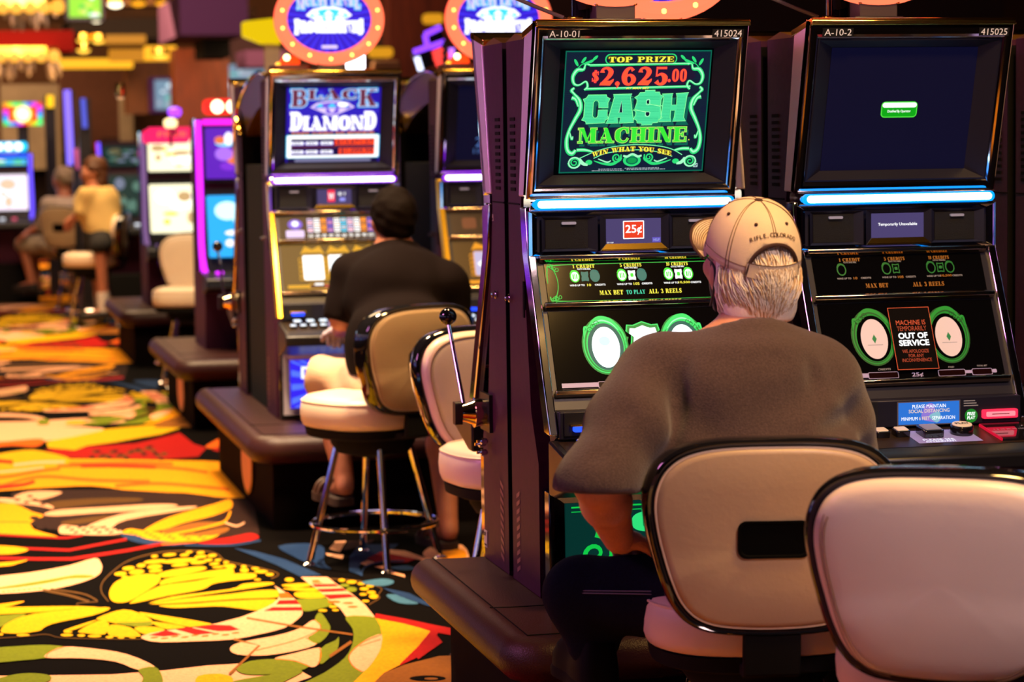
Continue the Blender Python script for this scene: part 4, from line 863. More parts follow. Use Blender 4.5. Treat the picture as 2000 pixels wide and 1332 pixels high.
ml(CT, [(-200, 970), (200, 945), (395, 925), (540, 955), (1000, 968), (1230, 968)], 6)
mp(CY, [(840, 785), (1070, 710), (1250, 760), (1330, 820), (1300, 850), (1200, 860), (1050, 840), (920, 812)]); mp(CG, [(1010, 825), (1200, 820), (1320, 815), (1300, 850), (1200, 859), (1060, 842)])
for q_ in ([(555, 890), (840, 797), (740, 850), (620, 892)], [(680, 897), (850, 808), (945, 832), (910, 925), (740, 916)], [(935, 918), (962, 842), (1130, 866), (1215, 930), (1195, 946), (1000, 946)], [(1165, 868), (1340, 860), (1430, 892), (1260, 925)], [(1335, 815), (1610, 862), (1450, 880), (1345, 845)], [(1205, 736), (1350, 752), (1830, 832), (1700, 858), (1600, 855), (1345, 795)]): mp(CY, q_)
# crescents
mp(CP, Bp([(700, 428), (930, 428), (1000, 482), (1150, 580), (1260, 672), (1342, 775), (1090, 770), (1040, 700), (960, 640), (850, 540), (750, 472)]), 0)
for q_ in ([(800, 490), (1000, 488), (1030, 510), (825, 515)], [(840, 532), (1060, 526), (1100, 550), (880, 560)], [(895, 582), (1120, 575), (1175, 602), (950, 622)]): mp(CR_, Bp(q_), 0)
for d_ in ((1110, 655, 45, 9), (1050, 688, 0, 0), (1150, 688, 45, 9), (990, 645, 55, 11), (830, 462, 40, 8), (840, 478, 50, 6)):
    if d_[2]: me_(CRO, d_[0]+1909, *d_[1:])
mp(CG, Bp([(1090, 772), (1340, 778), (1392, 860), (1402, 950), (1370, 1100), (1250, 1250), (1130, 1360), (650, 1400), (900, 1262), (1080, 1130), (1150, 1000), (1150, 880)]))
mp(CO, Bp([(1350, 785), (1600, 830), (1845, 905), (1700, 1080), (1560, 1192), (1420, 1262), (1330, 1360), (1100, 1400), (1250, 1250), (1372, 1100), (1405, 950), (1392, 860)]), 0)
ml(CR_, Bp([(1345, 765, 40), (1600, 812, 44), (1880, 880, 60), (2010, 905, 60)]), 40, k=1); ml(CR_, Bp([(1870, 890, 60), (1750, 1060, 90), (1560, 1192, 10)]), 60, k=1); ml(CR_, Bp([(1900, 960, 90), (1700, 1120, 60)]), 60, k=1)
mp(CBR, Bp([(1600, 1190), (1900, 1115), (2400, 1100), (2400, 1500), (1330, 1500), (1340, 1340), (1420, 1262)]), 0)
me_(CK, 1909+1800, 1310, 160, 26); me_(CBR, 1909+1830, 1312, 60, 10)
mp(CP, Bp([(1225, 1000), (1300, 955), (1400, 928), (1395, 1040), (1350, 1130), (1290, 1210), (1230, 1252), (1150, 1200), (1120, 1130), (1150, 1060)])); ml(CRO, Bp([(1395, 930), (1230, 1000), (1120, 1110), (1150, 1200), (1228, 1252)]), 8); ml(CRO, Bp([(1205, 1030), (1395, 970)]), 6)
mp(CP, Bp([(470, 505), (540, 545), (640, 612), (700, 680), (715, 740), (680, 790), (560, 870), (350, 925), (100, 972), (-209, 987), (-509, 996), (-650, 975), (-679, 940), (-480, 892), (-160, 860), (90, 800), (200, 770), (400, 690), (500, 620), (510, 560)]), 2)
for q_ in ([(-619, 935), (-470, 890), (-330, 930), (-490, 946)], [(-400, 880), (-270, 865), (-40, 915), (-210, 932)], [(-250, 862), (-60, 842), (90, 850), (170, 885), (90, 898), (-20, 900)], [(455, 692), (705, 690), (715, 720), (375, 724)], [(515, 630), (660, 628), (695, 665), (485, 668)]): mp(CR_, Bp(q_), 0)
mp(CRO, Bp([(505, 572), (585, 562), (640, 612), (515, 615)]), 0)
for k in range(9): me_(CRO, 1340+k*88, 955-k*5+(k % 2)*12, 34, 7, -.1)
mp(CP, Bp([(85, 1050), (180, 995), (500, 935), (690, 875), (800, 805), (860, 832), (870, 870), (830, 912), (760, 960), (842, 1006), (700, 1060), (400, 1110), (150, 1102)])); ml(CRO, Bp([(820, 800), (868, 850), (840, 900), (640, 985), (310, 1068)]), 7); ml(CRO, Bp([(745, 958), (842, 1008)]), 7)
mp(CG, Bp([(868, 735), (940, 830), (955, 880), (920, 950), (842, 1006), (762, 962), (850, 900), (876, 850), (822, 795)]))
mp(CP, Bp([(470, 1138), (650, 1090), (860, 1042), (872, 1100), (850, 1185), (790, 1212), (650, 1162)])); mp(CG, Bp([(868, 1185), (878, 1048), (1000, 980), (1030, 952), (1020, 1050), (950, 1130)])); ml(CRO, Bp([(862, 1042), (876, 1110), (850, 1190)]), 8)
mp(CG, Bp([(145, 1222), (250, 1162), (480, 1142), (650, 1165), (772, 1208), (600, 1262), (300, 1278), (180, 1262)])); ml(CRO, Bp([(480, 1142), (650, 1160), (775, 1208)]), 6)
mp(CG, Bp([(90, 1345), (300, 1300), (710, 1240), (590, 1320), (400, 1400), (90, 1400)])); mp(CY, Bp([(-190, 1290), (0, 1270), (110, 1310), (60, 1380), (-190, 1380)]))
ml(CBR, Bp([(230, 785), (600, 850), (1150, 930)]), 16, k=1); ml(CBR, Bp([(120, 970), (340, 1025), (80, 1275)]), 22, k=1); ml(CBR, Bp([(1140, 990), (950, 1120)]), 26, k=1)
mp(CG, [(-900, 1100), (-300, 1050), (0, 1040), (350, 1020), (560, 1036), (420, 1080), (400, 1132), (0, 1172), (-300, 1230), (-900, 1500)]); mp(CP, [(555, 1036), (800, 1050), (1100, 1100), (1342, 1208), (1200, 1236), (1000, 1165), (700, 1135), (402, 1132), (425, 1085)])
ml(CRO, [(555, 1036), (425, 1085), (402, 1132)], 6); mp(CG, [(1200, 1236), (1342, 1210), (1405, 1290), (1395, 1380), (1225, 1380), (1245, 1300)])
mp(CG, [(-50, 1330), (120, 1277), (300, 1265), (440, 1290), (380, 1350), (0, 1400)])
# blue ground under the stools
mp(CB, Bp([(120, 178), (300, 205), (560, 275), (880, 412), (690, 424), (480, 320)]), 0); mp(CB, Bp([(505, 162), (760, 138), (900, 175), (900, 300), (965, 365), (800, 325), (640, 252)]))
mp(CB, Bp([(1120, 260), (1200, 150), (1550, 140), (1500, 190), (1280, 265), (1200, 340), (1240, 420), (1120, 380)]), 0); mp(CL, Bp([(1440, 590), (1520, 582), (1620, 622), (1720, 662), (1550, 656)]))
mp(CL, Bp([(1230, 470), (1400, 445), (1500, 460), (1490, 490), (1400, 508), (1280, 495)])); mp(CB, Bp([(1400, 520), (1640, 570), (1900, 700), (1800, 680), (1560, 600)]), 0)
mp(CP, Bp([(945, 185), (1000, 120), (1092, 115), (1040, 210)]), 0); mp(CP, Bp([(915, 222), (1070, 240), (1060, 275), (930, 242)]), 0); mp(CD, Bp([(1100, 120), (1340, 105), (1300, 140), (1060, 205)]), 0)
mp(CR_, Bp([(1275, 268), (1400, 208), (1700, 272), (1620, 305), (1350, 300)]), 0); mp(CP, Bp([(1440, 190), (1600, 200), (1810, 275), (1790, 292), (1430, 218)]), 0)
for q_ in ([(1215, 312), (1280, 280), (1365, 310), (1270, 332)], [(1335, 342), (1440, 328), (1450, 365)], [(1435, 368), (1600, 410), (1605, 432), (1430, 385)]): mp(CP, Bp(q_), 0)
mp(CP, Bp([(1760, 222), (1850, 160), (2100, 150), (2150, 290), (1950, 300), (1800, 272)])); mp(CO, Bp([(1900, 225), (1990, 185), (2120, 200), (2120, 270), (1950, 285)]))
ml(CB, Bp([(1220, 420), (1260, 340), (1400, 300), (1600, 290)]), 14); mp(CB, Bp([(1480, 345), (1620, 330), (1700, 360), (1560, 370)]))
rings = [((2000, 300), 0)]
for dy_ in (-PERIOD, 0, PERIOD, 2*PERIOD, 3*PERIOD):
    for dx_ in (0, -2.9):
        if dx_ and dy_ > PERIOD: continue
        for i, (mt, v, f) in enumerate(MOT):
            z = .0003+i*.000012
            fg.add([(x+dx_, y+dy_, z) for x, y in v], f, mt)
fl = fg.build('floor', smooth=0); tag(fl, kind='structure')

# ------------------------------------------------------------------ machine bases
def make_base(x0, y0, x1, y1, label, medal):
    root = empty('machine_base', (x0, y0, 0), 0, label, 'base', 'benches under the slot machine banks')
    W, D = x1-x0, y1-y0; h = .37; r = .055
    g = G(); g.box(.09, W, .09, D-.05, 0, h-.05, BASEW); g.build('plinth', root)
    g = G(); g.box(.05, W, .05, D, h-.045, h-.002, BASEM)
    g.build('bench_top', root, .006)
    # bull-nosed padded edge running round left end and front
    g = G(); P = [(.045, D, h-.055), (.045, .10, h-.055), (.062, .062, h-.055), (.10, .045, h-.055), (W, .045, h-.055)]
    prof = [(math.cos(t), math.sin(t)) for t in [2*PI*i/18 for i in range(18)]]
    rings = []
    for i, p in enumerate(P):
        n = [(-1, 0), (-1, 0), (-.707, -.707), (0, -1), (0, -1)][i]
        rings.append([(p[0]+n[0]*a*.052, p[1]+n[1]*a*.052, p[2]+b*.055) for a, b in prof])
    g.loft(rings, BASEM, True, True, True); g.build('padded_edge', root, smooth=50)
    g = G()
    for y in (.42,): g.tube([(.046, y, h+.001), (.10, y+.0, h-.001), (W, y, h-.001)], .0012, BLKM, 6)
    g.tube([(.055, D, h+.0005), (.055, .075, h+.0005), (W, .075, h+.0005)], .0014, BLKM, 6); g.build('stitched_seam', root)
    if medal:
        g = G(); g.lathe([(.02, 0), (.115, .0), (.12, .008), (.11, .010), (.105, .009)], mat('medallion_rim', '8a3a20', .4), (0, 0, 0), 'x', 30)
        o = g.build('medallion', root); 
        o.location = (.088, D*.42, .165); o.scale = (-1, 1.5, 1.05)
        g = G(); a = Art(g, (-.0095, 0, 0), (0, -1, 0), (0, 0, 1))
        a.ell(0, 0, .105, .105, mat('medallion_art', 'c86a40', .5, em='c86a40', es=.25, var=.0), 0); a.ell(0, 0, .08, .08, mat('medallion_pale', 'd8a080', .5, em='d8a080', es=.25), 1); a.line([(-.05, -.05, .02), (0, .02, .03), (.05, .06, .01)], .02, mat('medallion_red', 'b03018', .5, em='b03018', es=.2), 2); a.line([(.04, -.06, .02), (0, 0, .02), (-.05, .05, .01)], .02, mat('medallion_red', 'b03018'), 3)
        g.build('medallion_face', o, smooth=0, off=(.019+.0095-.009, 0, 0))
    return root
make_base(1.235, 5.27, 3.9, 6.42, 'wide plum vinyl bench under the nearest slot machines', False)
make_base(1.165, 9.25, 3.2, 11.2, 'dark bench with oval end medallion under the two violet-barred machines', True)
make_base(1.215, 12.63, 3.0, 14.2, 'dark bench with end medallion under the machine with pink edge lights', True)
make_base(1.225, 16.5, 3.0, 18.0, 'farthest dark bench beside the aisle, under the cream-screened machine', False)

# ------------------------------------------------------------------ machines
m1 = make_machine('cash', (1.691, 5.85), 0, 'lit slot machine with green cash screen, in front of the man in cap', 'slot machines of the nearest bank', ('A-10-01', '415024'))
m3 = make_machine('off', (2.374, 5.82), 0, 'switched-off slot machine with out of service notice, right of the capped man', 'slot machines of the nearest bank', ('A-10-2', '415025'))
m4 = make_machine('back', (3.055, 5.80), 0, 'slot machine cut off by the right edge, past the out of service one', 'slot machines of the nearest bank')
b1 = make_machine('back', (1.691, 6.325), PI, 'plum machine side with chrome pull handle, back to back with the cash machine', 'slot machines of the nearest bank')
for x, lab in ((2.374, 'plum slot machine facing away behind the out of service machine'), (3.055, 'plum slot machine facing away at the far right of nearest bank')):
    c = copy_tree(b1); c.location = (x, 6.30 if x < 3 else 6.28, .37); c['label'] = lab
m2 = make_machine('diamond', (1.612, 9.95), 0, 'gold slot machine with blue diamond screen, in front of the man in black', 'slot machines with violet light bars')
m2b = make_machine('diamond_off', (2.32, 9.95), 0, 'gold slot machine with dim blue top screen, right of the diamond one', 'slot machines with violet light bars')
c = copy_tree(b1); c.location = (1.612, 11.05, .37); c['label'] = 'black slot machine with chrome pull handle facing away behind the diamond machine'; c['group'] = 'slot machines with violet light bars'
c = copy_tree(b1); c.location = (2.32, 11.05, .37); c['label'] = 'dark slot machine facing away behind the dim gold machine'; c['group'] = 'slot machines with violet light bars'
HOODM = mat('hood_bronze', '6a4a08', .35, .4)
def hood(x, lab):
    root = empty('arched_hood', (x, 10.18, .37), 0, lab, 'hood', 'arched hoods between back to back machines')
    g = G(); g.box(-.25, .25, 0, .6, .0, 1.02, BLKM); g.build('divider_panel', root)
    arc = [(-.17, 1.395), (-.02, 1.405), (.2, 1.39), (.45, 1.35), (.68, 1.28), (.82, 1.19), (.87, 1.09)]
    arc = catmull(arc, 5, False); rings = [[(sx, y, z), (sx*.97, y, z-.10)] for sx in (0,) for y, z in arc]
    g = G()
    up_ = [(y, z) for y, z in arc]; lo_ = [(y-.06, z-.12) for y, z in arc]
    n = len(arc)
    for s_ in (-1, 1):
        v = [(s_*.268, y, z) for y, z in up_]+[(s_*.24, y, z) for y, z in lo_]
        g.add(v, [(i, i+1, n+i+1, n+i) for i in range(n-1)], HOODM)
    v = [(-.268, y, z) for y, z in up_]+[(.268, y, z) for y, z in up_]
    g.add(v, [(i, i+1, n+i+1, n+i) for i in range(n-1)], HOODM); v = [(-.24, y, z) for y, z in lo_]+[(.24, y, z) for y, z in lo_]; g.add(v, [(i, i+1, n+i+1, n+i) for i in range(n-1)], HOODM)
    g.build('hood_shell', root, smooth=40)
    g = G(); g.tube([(-.27, y, z) for y, z in up_], .007, CHROME, 8); g.tube([(.27, y, z) for y, z in up_], .007, CHROME, 8); g.build('hood_edge', root)
    g = G(); g.ball((-.275, .62, 1.2), .016, GOLD, 10); g.tube([(-.27, .6, 1.15), (-.275, .7, 1.22)], .01, GOLD, 8); g.build('hood_clip', root)
hood(1.612, 'arched bronze hood behind the diamond machine'); hood(2.32, 'arched bronze hood behind the dim gold machine')
topper(1.66, 5.90, 1.778, 'oval coral neon jackpot sign, its lower rim just showing above the cash machine')
topper(2.325, 5.84, 1.778, 'oval coral neon jackpot sign above the out of service machine, only its lower rim showing')
topper(1.612, 10.0, 1.762, 'whole oval coral neon jackpot sign above the diamond machine')
topper(2.32, 10.0, 1.762, 'oval coral neon jackpot sign half hidden by the plum machine side')
topper(1.90, 6.30, 1.762, 'oval coral neon sign rising between the cash machine and the dead machine, behind their tops')
# red beacon and service lights on top of the far bank
for x, lab in ((1.47, 'small red beacon light on top of the diamond machine'), (2.18, 'small red beacon light on top of the dim gold machine')):
    r_ = empty('beacon_light', (x, 10.06, 1.74), 0, lab, 'beacon', 'red beacons')
    g = G(); g.rbox(-.09, .07, -.08, .08, .02, .06, .02, mat('beacon_base', '4a1408', .35), 'z'); g.build('beacon_base', r_, .004)
    g = G(); g.lathe([(.04, .06), (.042, .075), (.03, .095), (.0, .1)], glow('beacon_red', 'ff4010', 1.8), (-.01, 0, 0)); g.ball((-.03, -.05, .09), .014, glow('beacon_hot', 'ffe8a0', 5), 8); g.ball((-.065, -.04, .06), .012, glow('beacon_amber', 'ffb030', 3), 8); g.ball((-.065, -.045, .03), .01, glow('beacon_red2', 'ff3030', 3), 8); g.build('lens', r_)
r_ = empty('candle_lamp', (1.725, 10.02, 1.76), 0, 'small white service lamp standing right of the coral sign', 'lamp')
g = G(); g.tube([(0, 0, 0), (0, 0, .02)], .012, CHROME); g.build('stem', r_)
g = G(); g.rbox(-.038, .038, -.035, .035, .02, .09, .025, glow('lamp_white', 'fff6ff', 5), 'z'); g.build('lamp_shade', r_, .008)
# cable and brackets rising behind the nearest signs
for x, lab in ((1.60, 'black swivel bracket with plum foot left of the sign over the cash machine'), (2.27, 'black swivel bracket with plum foot left of the sign over the dead machine')):
    r_ = empty('swivel_bracket', (x, 5.95, 1.75), 0, lab, 'bracket', 'swivel brackets on the machine tops')
    g = G(); g.tube([(0, 0, 0), (0, 0, .2)], .028, BLKG, 14); g.tube([(.0, -.03, .06), (-.02, -.03, .2)], .02, BLKM, 10); g.build('post', r_)
    g = G(); g.box(-.045, .02, -.035, .03, -.005, .035, mat('bracket_plum', '401a40', .5)); g.box(-.05, -.01, -.04, .02, .035, .042, GOLD); g.build('foot', r_, .004)
    g = G(); g.tube(catmull([(-.05, 0, .04), (-.12, .02, .07), (-.2, .05, .11), (-.26, .1, .16)], 6, False), .005, mat('cable_grey', '606060', .4), 8); g.build('cable', r_)

# ------------------------------------------------------------------ stools
def outline(n=64):
    P = [(0, .4), (.10, .397), (.165, .383), (.205, .355), (.226, .315), (.232, .27), (.226, .215), (.214, .16), (.200, .11), (.18, .06), (.15, .025), (.10, .006), (0, 0)]
    P = P+[(-x, z) for x, z in P[-2:0:-1]]
    Q = catmull(P, 4); return [(x*1.04, (z-.2)*.955) for x, z in Q]
def make_stool(slot=True):
    root = empty('casino_stool', (0, 0, 0), 0, 'x', 'stool')
    # seat cushion: rounded D, y forward
    def seat_ring(s_, z, grow=0):
        R = []
        for i in range(48):
            t = 2*PI*i/48; c, q = math.cos(t), math.sin(t); e_ = 2/2.7
            R.append(((.228*s_+grow)*math.copysign(abs(c)**e_, c), (.222*s_+grow)*math.copysign(abs(q)**e_, q)+.01, z))
        return R
    g = G(); g.loft([seat_ring(s_, z) for s_, z in ((.9, .49), (.97, .497), (1.0, .515), (1.01, .545), (1.0, .572), (.965, .59), (.9, .6), (.75, .607), (.45, .611), (.02, .612))], CREAM, cap0=True, cap1=True); st = g.build('seat', root, smooth=60)
    g = G(); g.tube([(p[0], p[1], p[2]) for p in seat_ring(.985, .583)], .0035, CREAM, 6, True); g.build('piping', st)
    g = G(); g.loft([seat_ring(s_, z) for s_, z in ((.86, .455), (.93, .462), (.95, .49))], BLKM, cap0=True, cap1=True); g.build('seat_pan', root)
    g = G(); g.lathe([(.05, .38), (.13, .40), (.15, .43), (.15, .458)], BLKM, n=28); g.build('swivel_drum', root)
    for i in range(4):
        t = PI/4+PI/2*i+.30; c, q = math.cos(t), math.sin(t)
        g = G(); g.tube([(c*.125, q*.125, .44), (c*.235, q*.235, .006)], .0125, CHROME, 12); l = g.build('leg', root)
        g = G(); g.lathe([(.026, 0), (.026, .006), (.014, .014)], CHROME, (c*.237, q*.237, 0), n=16); g.build('glide', l)
    g = G(); g.tube([(.222*math.cos(2*PI*i/48), .222*math.sin(2*PI*i/48), .145) for i in range(48)], .0085, CHROME, 10, True); g.build('foot_ring', root)
    # backrest: reclined and curved
    OL = outline(); ZC = .738
    def B(x, z, dpt, s_=1):
        zz = ZC+z*s_; xx = x*s_
        y = -.228-(zz-.535)*.12+.35*(xx*xx) - .10*max(0, .05-abs(zz-.66))**1
        return (xx, y+dpt, zz)
    def shell(ss, mt, name, par=root, cap=True, sm=60):
        g = G(); g.loft([[B(x, z, d_, s_) for x, z in OL] for s_, d_ in ss], mt, cap1=cap); return g.build(name, par, smooth=sm)
    shell(((.90, -.022), (.935, -.034), (.975, -.04), (1.0, -.034), (1.012, -.015), (1.012, .012), (1.0, .026), (.965, .03), (.93, .022)), BLKG, 'back_rim', cap=False)
    shell(((.935, .0), (.938, .03), (.925, .052), (.89, .064), (.78, .07), (.5, .074), (.02, .075)), CREAM, 'back_cushion')
    bk = shell(((.918, -.01), (.915, -.032), (.90, -.040), (.85, -.043), (.5, -.044), (.02, -.044)) if slot else ((.925, -.0), (.93, -.03), (.92, -.048), (.89, -.060), (.82, -.068), (.7, -.0735), (.5, -.078), (.25, -.081), (.02, -.082)), TANV if slot else PALEV, 'back_panel')
    if not slot:
        for sgn in (-1, 1):
            for q_ in (.86, .83):
                g = G(); g.tube([B(x*(q_+.0), z*(q_+.06), -.0655 if q_ > .85 else -.068, 1) for x, z in OL if x*sgn > .09 and z < .12][::1], .0010, mat('stitch_tan', 'a8845e', .7), 5); g.build('stitching', bk)
    g = G(); g.tube([B(x, z, -.036, .913) for x, z in OL], .003, CREAM, 6, True); g.build('piping', bk)
    bc = [o for o in kids(root) if o.name.startswith('back_cushion')][0]
    g = G(); g.tube([B(x, z, .0665, .865) for x, z in OL], .0017, mat('stitch_tan', '9a7450', .7), 5, True); g.build('stitching', bc)
    g = G(); pts = rrect(-.068, .068, -.036, .036, .016); 
    g.loft([[B(x*s_, z*q-.0, d_) for x, z in pts] for s_, q, d_ in ((1.0, 1.0, -.04), (1.0, 1.0, -.0485), (.93, .88, -.0485), (.9, .82, -.046))], mat('slot_black', (.002, .002, .002), .8, spec=.05), cap1=True)
    if slot: g.build('grab_handle', bk, smooth=40)
    g = G(); g.box(-.055, .055, -.235, -.15, .46, .485, BLKM); g.prism([(-.225, .46), (-.262, .47), (-.268, .60), (-.25, .60), (-.24, .48)], -.055, .055, BLKM); g.build('back_bracket', root, .004)
    return root
s0 = make_stool()
STOOLS = [
    ((1.585, 4.62), -12, 'cream stool seen from behind with black grab slot, under the capped man'),
    (None, -31, 'empty cream stool at the lower right corner, its backrest without a grab slot'),
    ((1.665, 6.97), 188, 'empty cream stool partly hidden behind the plum machine side with the pull handle'),
    ((1.50, 8.5), 28, 'cream stool on four chrome legs under the man in black'),
    ((1.72, 11.55), 176, 'shadowed tan stool behind the black diamond bank, beside the red pull handle'),
    ((1.55, 15.1), 165, 'tan stool with tilted back in front of the cream-screened machine'),
    ((1.32, 22.5), -40, 'olive-backed stool under the grey-haired person at far left'),
    ((1.28, 20.2), 80, 'yellow-seated stool under the person in a cream top'),
]
for i, (p, rz, lab) in enumerate(STOOLS):
    o = s0 if i == 0 else (make_stool(False) if i == 1 else copy_tree(s0)); o['group'] = 'padded casino stools'
    if i == 2:
        for l_ in kids(o):
            if l_.name.startswith('leg'): l_.rotation_euler.z = math.radians(45)
    if p is None: q_ = at(1850, 1110, d=4.22); p = (q_.x+.24*math.sin(math.radians(31)), q_.y+.24*math.cos(math.radians(31)))
    o.location = (p[0], p[1], 0); o.rotation_euler = (0, 0, math.radians(rz)); o['label'] = lab
# ------------------------------------------------------------------ figures: blended body volumes polygonised with surface nets
def sdf_field(parts, P, k):
    """parts: list of (prims, clips); prim ('c',p0,r0,p1,r1) tapered limb or ('e',centre,radii,R) ellipsoid; clip (point, outward normal)"""
    tot = None
    for prims, clips in parts:
        d = None
        for q in prims:
            if q[0] == 'c':
                a = np.array(q[1], np.float32); b = np.array(q[3], np.float32); ab = b-a; L = float(ab@ab)+1e-9
                t = np.clip(((P-a)@ab)/L, 0, 1); dd = np.linalg.norm(P-a-t[..., None]*ab, axis=-1)-(q[2]+(q[4]-q[2])*t)
            else:
                X = P-np.array(q[1], np.float32)
                if len(q) > 3 and q[3] is not None: X = X@np.array(q[3], np.float32)
                r = np.array(q[2], np.float32); k0 = np.linalg.norm(X/r, axis=-1); k1 = np.linalg.norm(X/(r*r), axis=-1)+1e-9
                dd = k0*(k0-1)/k1
            kk = q[4] if (q[0] == 'e' and len(q) > 4) else k
            if d is None: d = dd
            else:
                h = np.clip(.5+.5*(d-dd)/kk, 0, 1); d = d*(1-h)+dd*h-kk*h*(1-h)
        for c, n in clips:
            n = np.array(n, np.float32); n = n/np.linalg.norm(n); d = np.maximum(d, (P-np.array(c, np.float32))@n)
        if tot is None: tot = d
        else:
            h = np.clip(.5+.5*(tot-d)/(k*.6), 0, 1); tot = tot*(1-h)+d*h-k*.6*h*(1-h)
    return tot
def sdf_mesh(name, parts, mt, parent=None, h=.01, k=.03, fn=None, pad=.03, smooth=2):
    lo = np.full(3, 1e9); hi = -lo
    for prims, _ in parts:
        for q in prims:
            if q[0] == 'c':
                for p, r in ((q[1], q[2]), (q[3], q[4])): lo = np.minimum(lo, np.array(p)-r); hi = np.maximum(hi, np.array(p)+r)
            else:
                r = max(q[2]); lo = np.minimum(lo, np.array(q[1])-r); hi = np.maximum(hi, np.array(q[1])+r)
    lo -= pad; hi += pad; n = np.ceil((hi-lo)/h).astype(int)+1
    ax = [np.arange(n[i], dtype=np.float32)*h+lo[i] for i in range(3)]
    D = np.empty(n, np.float32)
    for i in range(n[0]):
        Y, Z = np.meshgrid(ax[1], ax[2], indexing='ij'); P = np.stack([np.full_like(Y, ax[0][i]), Y, Z], -1)
        v = sdf_field(parts, P, k)
        if fn is not None: v = v+fn(P)
        D[i] = v
    s = D < 0
    c = np.zeros(tuple(n-1), np.int8)
    for a in (0, 1):
        for b in (0, 1):
            for e_ in (0, 1): c += s[a:n[0]-1+a, b:n[1]-1+b, e_:n[2]-1+e_]
    act = (c > 0) & (c < 8); idx = -np.ones(act.shape, np.int64); A = np.argwhere(act); idx[act] = np.arange(len(A))
    acc = np.zeros((len(A), 3)); cnt = np.zeros(len(A))
    corners = [(a, b, e_) for a in (0, 1) for b in (0, 1) for e_ in (0, 1)]
    for i, p in enumerate(corners):
        for q in corners[i+1:]:
            if sum(abs(p[j]-q[j]) for j in range(3)) != 1: continue
            d0 = D[A[:, 0]+p[0], A[:, 1]+p[1], A[:, 2]+p[2]]; d1 = D[A[:, 0]+q[0], A[:, 1]+q[1], A[:, 2]+q[2]]
            m_ = (d0 < 0) != (d1 < 0); t = np.where(m_, d0/(d0-d1+1e-12), 0)
            pt = np.array(p)+t[:, None]*(np.array(q)-np.array(p)); acc[m_] += pt[m_]; cnt[m_] += 1
    V = (A+acc/cnt[:, None])*h+lo
    Fc = []
    for a in range(3):
        b, e_ = (a+1) % 3, (a+2) % 3
        sl0 = [slice(None)]*3; sl1 = [slice(None)]*3; sl0[a] = slice(0, n[a]-1); sl1[a] = slice(1, n[a])
        cr_ = s[tuple(sl0)] != s[tuple(sl1)]; E_ = np.argwhere(cr_)
        E_ = E_[(E_[:, b] > 0) & (E_[:, e_] > 0) & (E_[:, b] < n[b]-1) & (E_[:, e_] < n[e_]-1)]
        def gi(db, de): q = E_.copy(); q[:, b] -= db; q[:, e_] -= de; return idx[q[:, 0], q[:, 1], q[:, 2]]
        quad = np.stack([gi(1, 1), gi(0, 1), gi(0, 0), gi(1, 0)], 1)
        fl_ = ~s[E_[:, 0], E_[:, 1], E_[:, 2]]; quad[fl_] = quad[fl_][:, ::-1]; Fc.append(quad)
    Fc = np.concatenate(Fc)
    Fc = Fc[(Fc >= 0).all(1)]
    for _ in range(smooth):
        acc = np.zeros_like(V); cnt = np.zeros(len(V))
        for i in range(4):
            u, w_ = Fc[:, i], Fc[:, (i+1) % 4]
            np.add.at(acc, u, V[w_]); np.add.at(acc, w_, V[u]); np.add.at(cnt, u, 1); np.add.at(cnt, w_, 1)
        V = V*.5+.5*acc/np.maximum(cnt, 1)[:, None]
    me = bpy.data.meshes.new(name); me.vertices.add(len(V)); me.vertices.foreach_set('co', V.astype(np.float32).ravel())
    me.loops.add(len(Fc)*4); me.polygons.add(len(Fc)); me.loops.foreach_set('vertex_index', Fc.astype(np.int32).ravel())
    me.polygons.foreach_set('loop_start', np.arange(len(Fc), dtype=np.int32)*4); me.update(calc_edges=True); me.validate()
    me.polygons.foreach_set('use_smooth', [True]*len(me.polygons)); me.materials.append(mt)
    o = bpy.data.objects.new(name, me); C.objects.link(o)
    if parent: o.parent = parent
    return o
def cap_(a, ra, b, rb): return ('c', tuple(a), ra, tuple(b), rb)
def ell_(c, r, R=None, k=None): return ('e', tuple(c), tuple(r), R) if k is None else ('e', tuple(c), tuple(r), R, k)
def waves(seed, amp, freqs, n=7):
    rg_ = random.Random(seed); D_ = []
    for i in range(n):
        v = np.array([rg_.uniform(-1, 1) for _ in range(3)]); v /= np.linalg.norm(v); D_.append((v*rg_.uniform(*freqs), rg_.uniform(0, 6.28)))
    return lambda P: amp*sum(np.sin(P@d.astype(np.float32)+p) for d, p in D_)/n**.5
SKIN = mat('skin_ruddy', 'cc9078', .5, bump=.35, bs=260, var=.12, vs=26, spec=.4); SKIN2 = mat('skin_warm', 'a86850', .5, bump=.2, bs=200, var=.08, vs=30)
